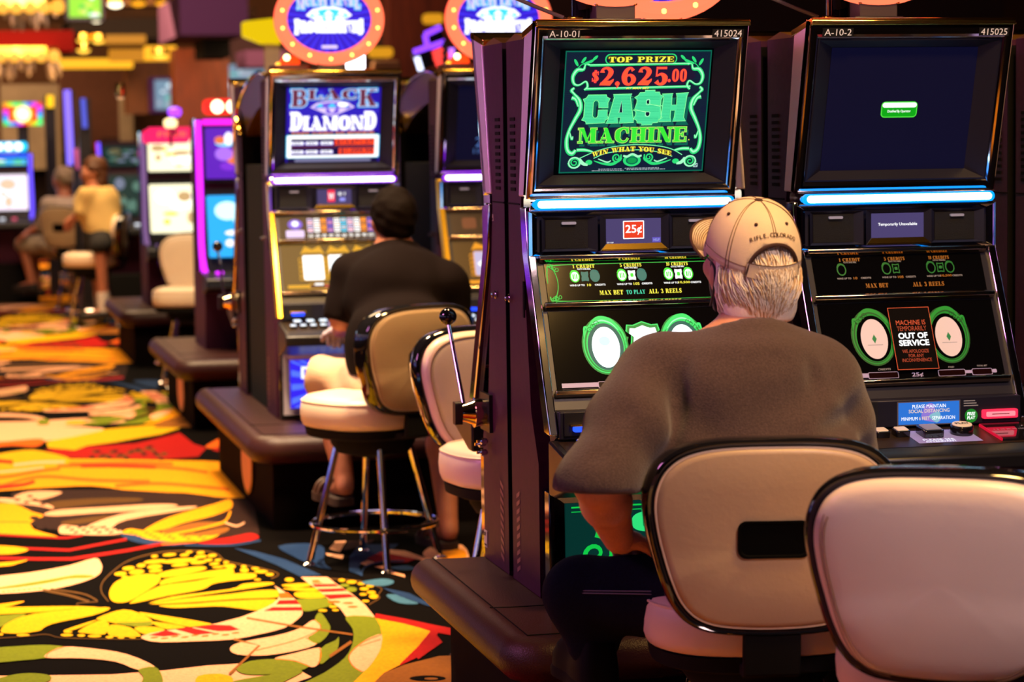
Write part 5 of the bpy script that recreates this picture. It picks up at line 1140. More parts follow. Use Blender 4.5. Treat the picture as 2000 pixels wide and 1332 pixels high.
def hand(parent, wrist, fwd, palm, side, curl, s=1.0, mt=None):
    """palm, four unequal bent fingers and a thumb leaving the side of the palm"""
    w_ = Vector(wrist); f = Vector(fwd).normalized(); p = Vector(palm); p = (p-f*p.dot(f)).normalized(); l = f.cross(p).normalized()*side
    pr = [cap_(w_, .026*s, w_+f*.03*s, .027*s)]
    for i in range(4):
        k0 = w_+f*.085*s+l*((i-1.5)*.021*s); pr.append(cap_(w_+f*.02*s+l*((i-1.5)*.012*s), .017*s, k0, .0125*s))
        d = f.copy(); q = k0; ln = [(.046, .028, .022), (.050, .031, .024), (.047, .029, .023), (.036, .023, .019)][i]; r = (.0098, .0100, .0095, .0085)[i]
        for j, L_ in enumerate(ln):
            d = (Matrix.Rotation(curl*(.55+.3*j+.06*i), 3, l*side) @ d).normalized(); q2 = q+d*L_*s
            if (q2-q).dot(p) < 0 and curl > 0 and j == 0: pass
            pr.append(cap_(q, r*s, q2, (r-.0008)*s)); q = q2
    t0 = w_+f*.028*s-l*.026*s; t1 = t0+(f*.6-l*.7+p*.35).normalized()*.038*s; t2 = t1+(f*.9-l*.25+p*.4).normalized()*.032*s; t3 = t2+(f+p*.5).normalized()*.024*s
    pr += [cap_(w_+f*.012*s-l*.01*s, .018*s, t0, .015*s), cap_(t0, .015*s, t1, .0115*s), cap_(t1, .0115*s, t2, .0105*s), cap_(t2, .0105*s, t3, .009*s)]
    return sdf_mesh('hand', [(pr, [])], mt or SKIN, parent, .0042, .006, smooth=1, pad=.01)
def head_prims(c, R, s=1.0):
    """c centre of the skull, R 3x3 (columns right, forward, up)"""
    def T(x, y, z): return tuple(c+R@(Vector((x, y, z))*s))
    Rn = [list(r) for r in R]
    def E(x, y, z, a, b, e_, k=.015): return ell_(T(x, y, z), (a*s, b*s, e_*s), Rn, k*s)
    return [E(0, -.008, .02, .077, .096, .096), E(0, .02, -.035, .064, .07, .075, .04), E(0, .052, -.085, .036, .034, .026, .03),
            E(0, .088, .032, .05, .012, .014, .02), E(0, .103, -.018, .012, .018, .028, .012), E(0, .108, -.03, .016, .014, .009, .01), E(0, .092, -.055, .025, .010, .005, .006), E(0, .09, -.064, .022, .010, .006, .005),
            E(-.05, .062, -.015, .026, .024, .022, .02), E(.05, .062, -.015, .026, .024, .022, .02),
            E(-.081, -.003, -.008, .008, .019, .032, .006), E(.081, -.003, -.008, .008, .019, .032, .006), E(-.078, .006, -.03, .007, .010, .012, .006), E(.078, .006, -.03, .007, .010, .012, .006)]
def face_bits(parent, c, R, s=1.0, iris='5a4630'):
    for sx in (-1, 1):
        g = G(); g.ball((0, 0, 0), .0125*s, mat('eye_white', 'd8d0c8', .2), 14); g.ball((0, .0082*s, 0), .0062*s, mat('iris_'+iris, iris, .2), 10); g.ball((0, .0118*s, 0), .003*s, BLKG, 8)
        o = g.build('eye', parent); o.matrix_local = Matrix.Translation(c+R@(Vector((sx*.031, .081, .006))*s)) @ R.to_4x4()
        g = G(); g.tube([tuple(Vector((sx*x, y, z))*s) for x, y, z in ((.014, .094, .026), (.03, .094, .031), (.046, .084, .027))], [.003*s, .004*s, .002*s], mat('eyebrow_grey', '8a8078', .8), 6)
        o = g.build('eyebrow', parent); o.matrix_local = Matrix.Translation(c) @ R.to_4x4()
def rot_head(rz, pitch=0, roll=0): return (Matrix.Rotation(math.radians(rz), 3, 'Z') @ Matrix.Rotation(math.radians(pitch), 3, 'X') @ Matrix.Rotation(math.radians(roll), 3, 'Y'))

# ---- man in the grey T-shirt and cap
SHIRT = mat('charcoal_heather_jersey', '4e3e3d', .92, bump=.6, bs=420, var=.22, vs=240, sheen=.25, spec=.1)
JEANS = mat('navy_denim', '0c1020', .9, bump=.5, bs=500, var=.25, vs=200, spec=.1)
def J(x, y, d): return at(x, y, d=d)
hc = J(1466, 524, 4.93); RH = rot_head(6, 14)
pel = J(1480, 1140, 4.88); bel = J(1476, 960, 4.80); che = J(1463, 820, 4.80); upc = J(1452, 720, 4.83); nb = J(1466, 650, 4.92)
sL = J(1292, 738, 4.80); sR = J(1600, 742, 4.86); eL = J(1168, 935, 4.66); wL = J(1208, 1052, 4.86); eR = J(1632, 900, 4.96); wR = J(1600, 870, 5.18)
hL = J(1390, 1165, 4.88); hR = J(1570, 1165, 4.88); kL = J(1135, 1160, 5.02); kR = J(1620, 1150, 5.12)
aL = Vector((kL.x+.02, kL.y-.02, .47)); aR = Vector((kR.x, kR.y-.05, .47))
body_parts = [(head_prims(hc, RH)+[cap_(hc+Vector((0, -.02, -.05)), .052, nb, .058), cap_(nb, .06, upc, .085), cap_(nb, .06, (sL+nb)/2, .05), cap_(nb, .06, (sR+nb)/2, .05), ell_(che, (.17, .11, .16)), ell_(bel, (.18, .13, .15)), cap_(sL, .05, eL, .048), cap_(eL, .049, (eL*.62+wL*.38), .047), cap_((eL*.62+wL*.38), .047, wL, .031), cap_(sR, .05, eR, .046), cap_(eR, .047, wR, .03), cap_(sL, .06, upc, .08), cap_(sR, .06, upc, .08)], [])]
man = sdf_mesh('person', body_parts, SKIN, None, .0085, .022, waves(3, .0006, (60, 140)))
tag(man, 'person in charcoal T-shirt, jeans and tan cap, seen from behind on a stool', 'person')
dn = lambda p, n: (tuple(p), tuple(n))
hemL = J(1160, 950, 4.66); hemN = (J(1190, 1010, 4.68)-J(1235, 880, 4.7)).normalized()
hemN = (eL-sL).normalized()*.35+Vector((.12, .05, -.95))
backdir = -fw
shirt_parts = [([cap_(sL, .086, (sL+eL)/2+Vector((0, 0, .01)), .082), cap_((sL+eL)/2, .080, eL+Vector((-.012, -.01, -.01)), .070), cap_(eL, .066, eL+Vector((.02, .02, -.12)), .062)], [dn(hemL+Vector((0, 0, -.006)), hemN)]),
               ([cap_(sR, .084, (sR+eR)/2, .080), cap_((sR+eR)/2, .080, eR, .074), cap_(eR, .07, wR, .062)], [dn(eR*.75+wR*.25, wR-eR)]),
               ([ell_(che+Vector((0, .01, 0)), (.205, .135, .20)), ell_(upc+Vector((.0, .01, -.02)), (.175, .11, .115)), ell_(bel, (.222, .165, .20)), ell_(J(1480, 1090, 4.86), (.205, .165, .13)), cap_(nb+Vector((0, -.005, -.034)), .070, upc, .10), cap_(nb+Vector((0, 0, -.042)), .062, sL+Vector((.02, 0, .018)), .062), cap_(nb+Vector((0, 0, -.042)), .062, sR+Vector((-.02, 0, .018)), .062)],
                [dn(nb+Vector((0, -.0, -.020)), (0, .42, 1)), dn(J(1480, 1160, 4.86), (0, 0, -1))])]
def JA(x, y, d): return np.array(J(x, y, d), np.float32)
CREASE = [(JA(*p), JA(*q), dp, w_) for p, q, dp, w_ in (
    ((1700, 780, 4.78), (1590, 740, 4.68), .012, .016), ((1705, 800, 4.8), (1580, 770, 4.66), -.009, .014), ((1690, 835, 4.78), (1600, 850, 4.66), .013, .016), ((1695, 865, 4.78), (1560, 850, 4.64), -.008, .016), ((1640, 880, 4.7), (1520, 835, 4.64), .009, .016),
    ((1340, 700, 4.72), (1300, 900, 4.68), .014, .020), ((1365, 720, 4.70), (1330, 880, 4.66), -.008, .018), ((1290, 800, 4.68), (1240, 900, 4.64), .008, .014),
    ((1400, 645, 4.78), (1560, 660, 4.76), .008, .014), ((1420, 668, 4.74), (1530, 680, 4.72), -.006, .014), ((1560, 690, 4.76), (1620, 790, 4.70), .010, .02),
    ((1360, 860, 4.62), (1480, 900, 4.60), .008, .018), ((1430, 800, 4.62), (1380, 900, 4.62), .006, .02), ((1180, 830, 4.60), (1240, 800, 4.66), .006, .014), ((1150, 900, 4.58), (1230, 880, 4.64), .007, .013))]
def folds(P):
    a = waves(11, .0042, (12, 42), 9)(P)
    # creases radiating from the armpits and bunching above the waist
    c1 = np.array(J(1640, 860, 4.75), np.float32); d1 = P-c1; r1 = np.linalg.norm(d1, axis=-1)
    a = a+.010*np.exp(-(r1/.12)**2)*np.sin(60*d1[..., 2]-22*d1[..., 0])
    c2 = np.array(J(1300, 800, 4.72), np.float32); d2 = P-c2; r2 = np.linalg.norm(d2, axis=-1)
    a = a+.006*np.exp(-(r2/.12)**2)*np.sin(42*d2[..., 0]+30*d2[..., 2])
    c3 = np.array(J(1470, 660, 4.75), np.float32); d3 = P-c3; r3 = np.sqrt((d3[..., 0]/.12)**2+(d3[..., 2]/.035)**2+(d3[..., 1]/.1)**2)
    for s0, s1, dp, wd_ in CREASE:
        ab = s1-s0; t = np.clip(((P-s0)@ab)/float(ab@ab), 0, 1); dd = np.linalg.norm(P-s0-t[..., None]*ab, axis=-1); a = a+dp*np.exp(-(dd/wd_)**2)*np.sin(np.pi*(.08+.84*t))
    return a+.005*np.exp(-r3**2)*np.sin(90*d3[..., 2])
shirt = sdf_mesh('shirt', shirt_parts, SHIRT, man, .0085, .04, folds, smooth=2)
g = G(); cpts = []
for i in range(40):
    t = 2*PI*i/40; cpts.append(nb+Vector((.074*math.cos(t), .072*math.sin(t), .004-.03*math.sin(t)*.9)))
jean_parts = [([ell_(pel+Vector((0, .02, -.02)), (.20, .16, .12)), cap_(hL, .10, kL, .072), cap_(hR, .10, kR, .075), cap_(kL, .068, aL, .055), cap_(kR, .068, aR, .055)], [])]
jeans = sdf_mesh('jeans', jean_parts, JEANS, man, .01, .04, waves(21, .002, (20, 60)))
g = G()
ST_ = mat('denim_seam', '6a6a80', .8)
for off in (0, .008):
    pp = [J(1062+i*14, 1134-i*3.1+off*400+6*math.sin(i*.3), 4.95-.004*i) for i in range(12)]
    dv = (J(1150, 1120, 4.9)-kL).normalized()
# jeans seam lies on the thigh surface
ax_ = (hL-kL).normalized(); sd = Vector((-.35, -.85, .25)); sd = (sd-ax_*sd.dot(ax_)).normalized()
for a_ in (0, .06):
    s2 = (Matrix.Rotation(a_, 3, ax_) @ sd); g.tube([tuple(kL+(hL-kL)*t+s2*(.072+.028*t+.0035)) for t in [i/12*.9 for i in range(13)]], .0012, ST_, 5)
g.build('thigh_seam', jeans)
for w_, s_, fd, pm, cu in ((wL, 1, (J(1262, 1075, 5.1)-wL), (0, 0, -1), .5), (wR, -1, Vector((-.15, .9, -.15)), (0, 0, -1), .35)): hand(man, w_, fd, pm, s_, cu, 1.05)
for k_, a_ in ((kL, aL), (kR, aR)):
    g = G(); P_ = [(.0, -.09), (.035, -.08), (.045, -.02), (.042, .05), (.05, .12), (.035, .17), (0, .185)]; P_ = P_+[(-x, y) for x, y in P_[-2:0:-1]]; P_ = catmull(P_, 3)
    g.M = Matrix.Translation((a_.x, a_.y+.02, .372)); g.loft([[(x*s_, y*s_, z) for x, y in P_] for s_, z in ((1.04, 0), (1.06, .012), (1.0, .022))], mat('sole_dark', '0c0a0c', .8, spec=.1), cap0=True, cap1=True)
    g.loft([[(x*s_, (y+.02)*s2-.02, z+(.03*max(0, -y/.09) if z > .05 else 0)) for x, y in P_] for s_, s2, z in ((1.0, 1.0, .022), (1.0, .98, .045), (.9, .85, .07), (.72, .6, .095), (.6, .42, .12))], mat('shoe_black', '08070a', .7, spec=.1), cap1=True); g.build('shoe', man, smooth=60)
# hair: fringe under the cap
HAIR = mat('white_hair', 'fff0e0', .55, bump=.5, bs=60, stretch=(14, 14, 1), var=.06, vs=30)
def hloc(x, y, z): return hc+RH@Vector((x, y, z))
Rn_ = [list(r) for r in RH]
hair = sdf_mesh('hair', [([ell_(hloc(0, -.012, .006), (.0885, .1005, .112), Rn_), ell_(hloc(0, -.058, -.062), (.078, .050, .062), Rn_)], [dn(hloc(0, -.026, -.01), RH@Vector((0, 1, -.30))), dn(hloc(0, 0, .10), (0, 0, 1)), dn(hloc(0, -.05, -.094), (0, 0, -1))])], HAIR, man, .006, .02, waves(5, .0016, (60, 160), 9), pad=.015)
g = G(); HM = mat('white_hair_strand', 'fff4e4', .45, spec=.6); HM2 = mat('sandy_hair_strand', 'd8b488', .5)
rr = random.Random(4)
for i in range(2600):
    a = rr.uniform(-2.0, 2.0); u = rr.uniform(0, 1)
    z0 = .085-u*.15; rx, ry = .0895, .1015
    q = math.sqrt(max(.05, 1-((z0-.006)/.118)**2)); d0 = Vector((math.sin(a)*rx*q, -math.cos(a)*ry*q-.012, z0))
    if z0 > .03 and abs(a) > .6: continue
    if d0.y > -.03: continue
    L_ = rr.uniform(.040, .076)*(1.15 if abs(a) < .8 and z0 < 0 else 1); P_ = [d0*1.005]; dr = Vector((rr.gauss(0, .12), rr.gauss(0, .08), -1)).normalized()
    for j in range(1, 5):
        p = P_[-1]+dr*L_/4; zz = max(-.9, min(.9, (p.z-.0)/.13)); q2 = math.sqrt(1-zz*zz)
        ax2 = math.atan2(p.x, -(p.y+.014)); tgt_ = Vector((math.sin(ax2)*rx*q2*1.03, -math.cos(ax2)*ry*q2*1.03-.014, p.z)); p = p.lerp(tgt_, .5)+Vector((rr.gauss(0, .0012), -.0005*j, 0)); dr = (p-P_[-1]).normalized(); P_.append(p)
    g.tube([tuple(hc+RH@p) for p in P_], [.0012, .0015, .0015, .0012, .0003], HM if rr.random() < .72 else HM2, 3, cap=False)
g.build('hair_strands', hair)
# tan cap
TAN = mat('tan_twill', 'e4ccaa', .85, bump=.3, bs=600, stretch=(1, 1, 2), var=.05, vs=20, sheen=.2); BRN = mat('dark_brown_trim', '3a1e18', .8)
capo = empty('cap', hc, 0); capo.parent = man; capo.matrix_local = Matrix.Translation(hc+RH@Vector((0, -.004, .03))) @ RH.to_4x4()
def dome(a, e_):   # a azimuth (0 = front), e_ elevation 0..1
    t = e_*PI/2; zz = .112*math.sin(t)**.92; c = math.cos(t)**.78
    fr = math.cos(a)
    return Vector((.0925*c*math.sin(a), .106*c*fr-.004*fr*fr, zz-.018*(1-e_)*(1 if fr < 0 else .3)*abs(fr)+.006*(fr > 0)*fr*c))
g = G(); NA, NE = 96, 22; vs_ = []; fs_ = []
def inarch(a, e_):
    x = math.atan2(math.sin(a-PI), math.cos(a-PI)); return (x/.60)**2+((e_-.02)/.32)**2 < 1 and e_ > .02
for i in range(NE+1):
    for j in range(NA): vs_.append(tuple(dome(2*PI*j/NA, i/NE)))
for i in range(NE):
    for j in range(NA):
        if not inarch(2*PI*(j+.5)/NA, (i+.5)/NE): fs_.append((i*NA+j, i*NA+(j+1) % NA, (i+1)*NA+(j+1) % NA, (i+1)*NA+j))
g.add(vs_, fs_, TAN); cr_o = g.build('crown', capo, smooth=80, weld=True)
sm_ = cr_o.modifiers.new('thickness', 'SOLIDIFY'); sm_.thickness = .0025; sm_.offset = 0
def off(a, e_, d): 
    p = dome(a, e_); q = Vector((p.x, p.y, p.z*.8+.0)); return p+q.normalized()*d
g = G()
arch = [off(PI+.60*math.cos(t), .0+.34*math.sin(t), .0035) for t in [PI*i/30 for i in range(31)]]
g.tube(arch, .0042, BRN, 8); g.build('arch_trim', capo)
g = G(); rings = []
for t in (.003, .0075):
    rings.append([off(PI+.62*(i/20*2-1), .0, t) for i in range(21)]); rings.append([off(PI+.62*(i/20*2-1), .125, t) for i in range(21)])
rr2_ = [[rings[0][i], rings[2][i], rings[3][i], rings[1][i]] for i in range(21)]
g.loft(rr2_, TAN, True, True, True); g.tube([rings[3][i]*1.003 for i in range(21)], .0008, BRN, 4); g.build('strap', capo, smooth=50)
g = G(); STI = mat('seam_brown', '5a4030', .9)
for a in (PI, PI/3, -PI/3, PI/3*2, -PI/3*2, 0):
    for da in (-.035, .035):
        e0 = .42 if a == PI else .0
        g.tube([off(a+da*(1-.0*e_), e_, .0018) for e_ in [e0+(.98-e0)*i/18 for i in range(19)]], .0007, STI, 4)
g.tube([off(2*PI*i/60, .075, .0018) for i in range(7, 24)], .0007, STI, 4); g.tube([off(2*PI*i/60, .075, .0018) for i in range(36, 54)], .0007, STI, 4)
g.build('stitching', capo)
g = G()
for a, e_ in ((PI-.52, .56), (PI+.52, .56), (PI-1.45, .56), (PI+1.45, .56), (.5, .56), (-.5, .56)): g.ball(off(a, e_, .0015), (.004, .004, .004), BRN, 8)
g.build('eyelet', capo)
g = G(); g.lathe([(.0085, 0), (.009, .002), (.006, .005), (.0, .0058)], BRN, (0, -.002, .111)); g.build('crown_button', capo)
# curved lettering above the opening
g = G(); s_ = 'RIFLE, COLORADO'; wd = {'I': .45, ',': .4, ' ': .4, 'F': .8, 'L': .8}
tw = sum(wd.get(c_, 1) for c_ in s_); xx = -tw/2
for c_ in s_:
    w_ = wd.get(c_, 1); t = (xx+w_/2)/tw; xx += w_
    if c_ == ' ': continue
    a = PI-t*1.22; e_ = .43-.40*t*t; P0 = off(a, e_, .002); P1 = off(a-.02, e_-.40*(2*t)*.02/1.22, .002); Pu = off(a+.30*0, e_+.04, .002)
    U_ = (P1-P0).normalized(); V_ = (Pu-P0); V_ = (V_-U_*V_.dot(U_)).normalized()
    V2, Fc2 = textmesh(c_, .012); x0 = min(p[0] for p in V2); x1 = max(p[0] for p in V2); k_ = .0088/.72
    g.add([P0+U_*((p[0]-(x0+x1)/2)*k_*.95)+V_*(p[1]*k_)+U_.cross(V_)*.0008 for p in V2], Fc2, BRN)
g.build('embroidery', capo, smooth=0)
g = G(); rings = []
def brim(u, v, th): # u -1..1 across, v 0..1 out
    a = u*1.35; b = dome(a, 0); x = math.sin(a)*.0925; y0 = b.y; L_ = .085*(1-abs(u)**2.6)**.5
    return Vector((x*(1+.10*v), y0+v*L_, b.z+.026-.034*(u*u)-.004*v+th))
for th in (.0015, -.0015): rings.append([[brim(u/14-1, v/8, th) for u in range(29)] for v in range(9)])
g.loft(rings[0], TAN, close=False); g.loft(rings[1], mat('under_brim', '8a6a48', .85), close=False); g.tube(rings[0][-1], .0032, BRN, 6)
for v in range(2, 9): g.tube([brim(u/14-1, v/9+.02, .0022) for u in range(1, 28)], .0006, STI, 4)
g.build('brim', capo, smooth=70)
# mask, ear loops, glasses
MK = mat('mask_black', '0e1418', .7, sheen=.2)
g = G(); rings = []
for i in range(9):
    z = .0-.098*i/8; w_ = .066-.02*abs(i/8-.45); f_ = .112-.02*abs(i/8-.3)-.03*max(0, i/8-.6)
    rings.append([(w_*math.sin(t), .02+(f_-.02)*math.cos(t)**.8 if math.cos(t) > 0 else .02, z) for t in [(-.5+j/16)*PI*.96 for j in range(17)]])
g.loft(rings, MK, close=False); mk = g.build('face_mask', man, smooth=70); mk.matrix_local = Matrix.Translation(hc) @ RH.to_4x4()
sm_ = mk.modifiers.new('thickness', 'SOLIDIFY'); sm_.thickness = .002
for sx in (-1, 1):
  g = G(); g.tube(catmull([(sx*.07, .03, -.01), (sx*.083, .01, .012), (sx*.086, -.016, .006), (sx*.086, -.022, -.02), (sx*.08, -.006, -.05), (sx*.066, .03, -.085)], 5, False), .0028, MK, 6); g.build('ear_loop', mk)
g = G(); GL = mat('spectacle_frame', '9090a0', .2, .9)
for sx in (-1, 1):
    g.tube([(sx*.084, -.01, .0), (sx*.082, .0, .012), (sx*.074, .085, .012)], .0014, GL, 6); g.tube([(sx*.037+.03*math.cos(2*PI*i/24), .105, .006+.02*math.sin(2*PI*i/24)) for i in range(24)], .0012, GL, 6, True)
g.tube([(-.008, .108, .008), (0, .112, .012), (.008, .108, .008)], .0012, GL, 6)
o = g.build('spectacles', man); o.matrix_local = Matrix.Translation(hc) @ RH.to_4x4()
face_bits(man, hc, RH)

# ---- man in the black polo
def person2():
    hc = J(768, 431, 9.02); R = rot_head(4, 2)
    pel = J(782, 752, 8.80); bel = J(788, 668, 8.80); che = J(778, 580, 8.92); nb = J(770, 488, 9.0)
    sL = J(690, 540, 8.98); sR = J(868, 552, 8.96); eL = J(668, 622, 8.96); wL = J(664, 645, 9.2); eR = J(888, 645, 9.0); wR = J(850, 640, 9.22)
    hL = J(745, 760, 8.82); hR = J(810, 765, 8.84); kL = J(632, 738, 9.0); kR = J(852, 775, 9.14)
    aL = J(672, 935, 8.9); aR = J(876, 1022, 8.98)
    sc = .93
    parts = [(head_prims(hc, R, sc)+[cap_(hc+Vector((0, -.015, -.05)), .055, nb, .06), cap_(nb, .07, che, .12), ell_(bel, (.16, .12, .14)), cap_(sL, .05, eL, .045), cap_(eL, .043, wL, .03), cap_(sR, .05, eR, .045), cap_(eR, .043, wR, .03), cap_(nb, .06, sL, .05), cap_(nb, .06, sR, .05), cap_(hL, .08, kL, .055), cap_(hR, .08, kR, .055),
              cap_(kL, .056, kL*.6+aL*.4+Vector((0, -.015, 0)), .056), cap_(kL*.6+aL*.4+Vector((0, -.015, 0)), .056, aL, .036), cap_(kR, .056, kR*.6+aR*.4+Vector((0, -.015, 0)), .056), cap_(kR*.6+aR*.4+Vector((0, -.015, 0)), .056, aR, .036)], [])]
    for a in (aL, aR):
        t = a+Vector((-.03, .15, -.05)); parts[0][0].extend([cap_(a+Vector((0, -.02, -.03)), .032, a+Vector((-.01, .07, -.04)), .03), cap_(a+Vector((-.01, .07, -.04)), .03, t, .022)])
        for i in range(5): parts[0][0].append(cap_(t+Vector((-.028+i*.014, 0, -.002)), .011, t+Vector((-.034+i*.016, .035-.005*abs(i-1), -.006)), .009))
    m_ = sdf_mesh('person', parts, SKIN2, None, .0095, .02)
    tag(m_, 'person with dark hair in black polo and beige shorts, facing the gold diamond machine', 'person')
    POLO = mat('black_polo', '0c0405', .9, bump=.4, bs=300, spec=.1)
    sh = [([cap_(sL, .086, eL, .072)], [dn(eL+Vector((0, .0, -.02)), eL-sL)]), ([cap_(sR, .086, eR, .072), cap_(eR, .06, wR, .05)], [dn(eR*.5+wR*.5, wR-eR)]),
          ([ell_(che, (.20, .135, .19)), ell_(bel, (.215, .16, .17)), ell_(J(785, 712, 8.8), (.20, .16, .10)), cap_(nb+Vector((0, 0, -.015)), .070, sL, .075), cap_(nb+Vector((0, 0, -.015)), .070, sR, .075), cap_(nb+Vector((0, 0, -.01)), .07, che, .1)], [dn(nb+Vector((0, 0, .02)), (0, .3, 1)), dn(J(785, 742, 8.8), (0, 0, -1))])]
    s_ = sdf_mesh('polo_shirt', sh, POLO, m_, .0095, .04, lambda P: waves(31, .003, (14, 40))(P)+.003*np.sin(40*P[..., 2]+9*P[..., 0]))
    g = G(); g.tube([nb+Vector((.068*math.cos(t), .066*math.sin(t), .012-.02*math.sin(t))) for t in [2*PI*i/30 for i in range(30)]], .011, POLO, 8, True); g.build('collar', s_)
    SHO = mat('beige_cotton', 'c8a88c', .9, bump=.4, bs=150, var=.06, vs=14)
    sdf_mesh('shorts', [([ell_(pel, (.19, .16, .11)), cap_(hL, .10, kL, .082), cap_(hR, .10, kR, .08)], [dn(kL+(kL-hL).normalized()*.035, kL-hL), dn(kR+(kR-hR).normalized()*.035, kR-hR)])], SHO, m_, .0095, .04, waves(41, .0055, (24, 60), 9))
    HB = mat('dark_brown_hair', '0c0402', .7, bump=.8, bs=50, stretch=(8, 8, 1), spec=.08)
    def hl(x, y, z): return hc+R@(Vector((x, y, z))*sc)
    sdf_mesh('hair', [([ell_(hl(0, -.014, .032), (.086, .103, .10), [list(r) for r in R]), ell_(hl(0, -.06, -.02), (.066, .045, .06), [list(r) for r in R])], [dn(hl(0, .05, .03), R@Vector((0, 1, -.75))), dn(hl(0, -.05, -.062), R@Vector((0, .4, -1)))])], HB, m_, .007, .02, waves(6, .0028, (70, 190), 9), pad=.015)
    hand(m_, wL, (J(650, 650, 9.5)-wL), (0, 0, -1), -1, .5, .95, mat('pale_hand', 'c0b8d0', .6)); hand(m_, wR, Vector((-.2, .9, -.1)), (0, 0, -1), 1, .4, .95, SKIN2)  # left hand given a pale colour
    mm = mat('mask_pale_blue', 'a0c0d8', .7); g = G(); rings = []
    for i in range(7):
        z = .0-.09*i/6; w_ = .064-.02*abs(i/6-.45); f_ = .112-.03*max(0, i/6-.6)
        rings.append([(w_*math.sin(t), .02+(f_-.02)*max(0, math.cos(t))**.8, z) for t in [(-.5+j/12)*PI*.96 for j in range(13)]])
    g.loft(rings, mm, close=False); o = g.build('face_mask', m_, smooth=70); o.matrix_local = Matrix.Translation(hc) @ R.to_4x4(); q = o.modifiers.new('thickness', 'SOLIDIFY'); q.thickness = .002
    face_bits(m_, hc, R, sc)
    for a in (aL, aR):
        g = G(); P_ = [(.0, -.055), (.034, -.045), (.042, .0), (.040, .06), (.052, .14), (.04, .2), (0, .215)]; P_ = P_+[(-x, y) for x, y in P_[-2:0:-1]]; P_ = catmull(P_, 3)
        g.M = Matrix.Translation((a.x-.015, a.y-.01, a.z-.092)) @ Matrix.Rotation(.18, 4, 'Z'); g.loft([[(x, y, z) for x, y in P_] for z in (0, .028)], mat('sandal_sole', '2a1812', .7), cap0=True, cap1=True)
        for y in (.02, .11, .15): g.tube([(.046*math.cos(t), y, .028+.048*math.sin(t)*(1 if y > .05 else 1.5)) for t in [PI*i/10 for i in range(11)]], .009, mat('sandal_strap', '4a2a18', .6), 6)
        g.build('sandal', m_)
person2()
# ---- two players far back
def far_person(label, hc, hrz, pel, che, nb, sL, sR, eL, eR, wL, wR, kL, kR, aL, aR, top, bottom, hairc, bare, longhair=False, sock=None):
    R = rot_head(hrz, -5)
    legs = [cap_(pel, .11, kL, .06), cap_(pel, .11, kR, .06), cap_(kL, .055, aL, .036), cap_(kR, .055, aR, .036)]
    feet = []
    for a in (aL, aR): feet += [cap_(a+Vector((0, 0, -.03)), .035, a+R@Vector((0, .13, -.045)), .026)]
    m_ = sdf_mesh('person', [(head_prims(hc, R)+[cap_(hc+Vector((0, 0, -.05)), .055, nb, .06), cap_(nb, .07, che, .12), cap_(che, .13, pel, .12), cap_(sL, .048, eL, .042), cap_(eL, .04, wL, .028), cap_(sR, .048, eR, .042), cap_(eR, .04, wR, .028)]+legs+feet, [])], SKIN2, None, .013, .022)
    tag(m_, label, 'person')
    sdf_mesh('top', [([ell_(che, (.19, .13, .19)), cap_(che, .16, pel, .165), cap_(nb+Vector((0, 0, -.04)), .06, sL, .07), cap_(nb+Vector((0, 0, -.04)), .06, sR, .07), cap_(sL, .07, eL, .06), cap_(sR, .07, eR, .06)], [dn(nb, (0, 0, 1)), dn(pel+Vector((0, 0, -.02)), (0, 0, -1))])], top, m_, .013, .04, waves(51, .004, (15, 40)))
    sdf_mesh('trousers' if not bare else 'shorts', [([ell_(pel, (.18, .16, .11)), cap_(pel, .12, kL, .08), cap_(pel, .12, kR, .08)]+([] if bare else [cap_(kL, .075, aL, .06), cap_(kR, .075, aR, .06)]), [dn(pel+Vector((0, 0, .09)), (0, 0, 1))])], bottom, m_, .013, .04)
    def hl(x, y, z): return hc+R@Vector((x, y, z))
    pr = [ell_(hl(0, -.014, .03), (.09, .106, .104), [list(r) for r in R])]
    if longhair: pr += [ell_(hl(0, -.05, -.07), (.085, .06, .11), [list(r) for r in R])]
    sdf_mesh('hair', [(pr, [dn(hl(0, .05, .02), R@Vector((0, 1, -.6)))])], hairc, m_, .009, .02, waves(8, .004, (60, 140)), pad=.015)
    face_bits(m_, hc, R)
    hand(m_, wL, wL-eL, (0, 0, -1), -1, .5, .95, SKIN2); hand(m_, wR, wR-eR, (0, 0, -1), 1, .5, .95, SKIN2)
    for a in (aL, aR):
        g = G(); g.M = Matrix.Translation(a) @ R.to_4x4(); g.rbox(-.048, .048, -.06, .2, -.095, -.03, .04, mat('trainer_dark', '1c1a1e', .6), 'z'); g.build('shoe', m_, .01)
        if sock: g = G(); g.tube([a+Vector((0, 0, -.05)), a+(kL-aL).normalized()*.12], [.045, .05], mat('white_sock', 'd8d0d0', .8), 12); g.build('sock', m_)
D3 = 22.75
p3 = lambda x, y, d=0: J(x, y, D3+d)
far_person('person with grey hair and pale shirt seated at the machine at far left', p3(124, 352), 55, p3(112, 478), p3(124, 420), p3(126, 383), p3(95, 400, -.1), p3(158, 402, .1), p3(80, 440), p3(170, 430, .3), p3(58, 452), p3(140, 440, .5), p3(45, 478, .1), p3(60, 480, .3), p3(62, 548, .1), p3(76, 560, .3),
           mat('pale_grey_shirt', 'a89888', .9), mat('stone_trousers', '988a78', .9), mat('grey_blond_hair', '8a7860', .7), True)
D4 = 19.9
p4 = lambda x, y, d=0: J(x, y, D4+d)
far_person('person with brown hair and cream top seated side-on beyond the olive-backed stool', p4(184, 336), 85, p4(205, 458), p4(190, 400), p4(186, 365), p4(172, 378, -.1), p4(208, 380, .2), p4(160, 412, -.1), p4(196, 412, .3), p4(146, 425), p4(158, 420, .3), p4(196, 480, -.2), p4(180, 472, .3), p4(203, 600, -.2), p4(196, 596, .4),
           mat('cream_top', 'c8a868', .9), mat('black_shorts', '100c10', .9), mat('brown_hair', '4a2408', .6), True, True, True)
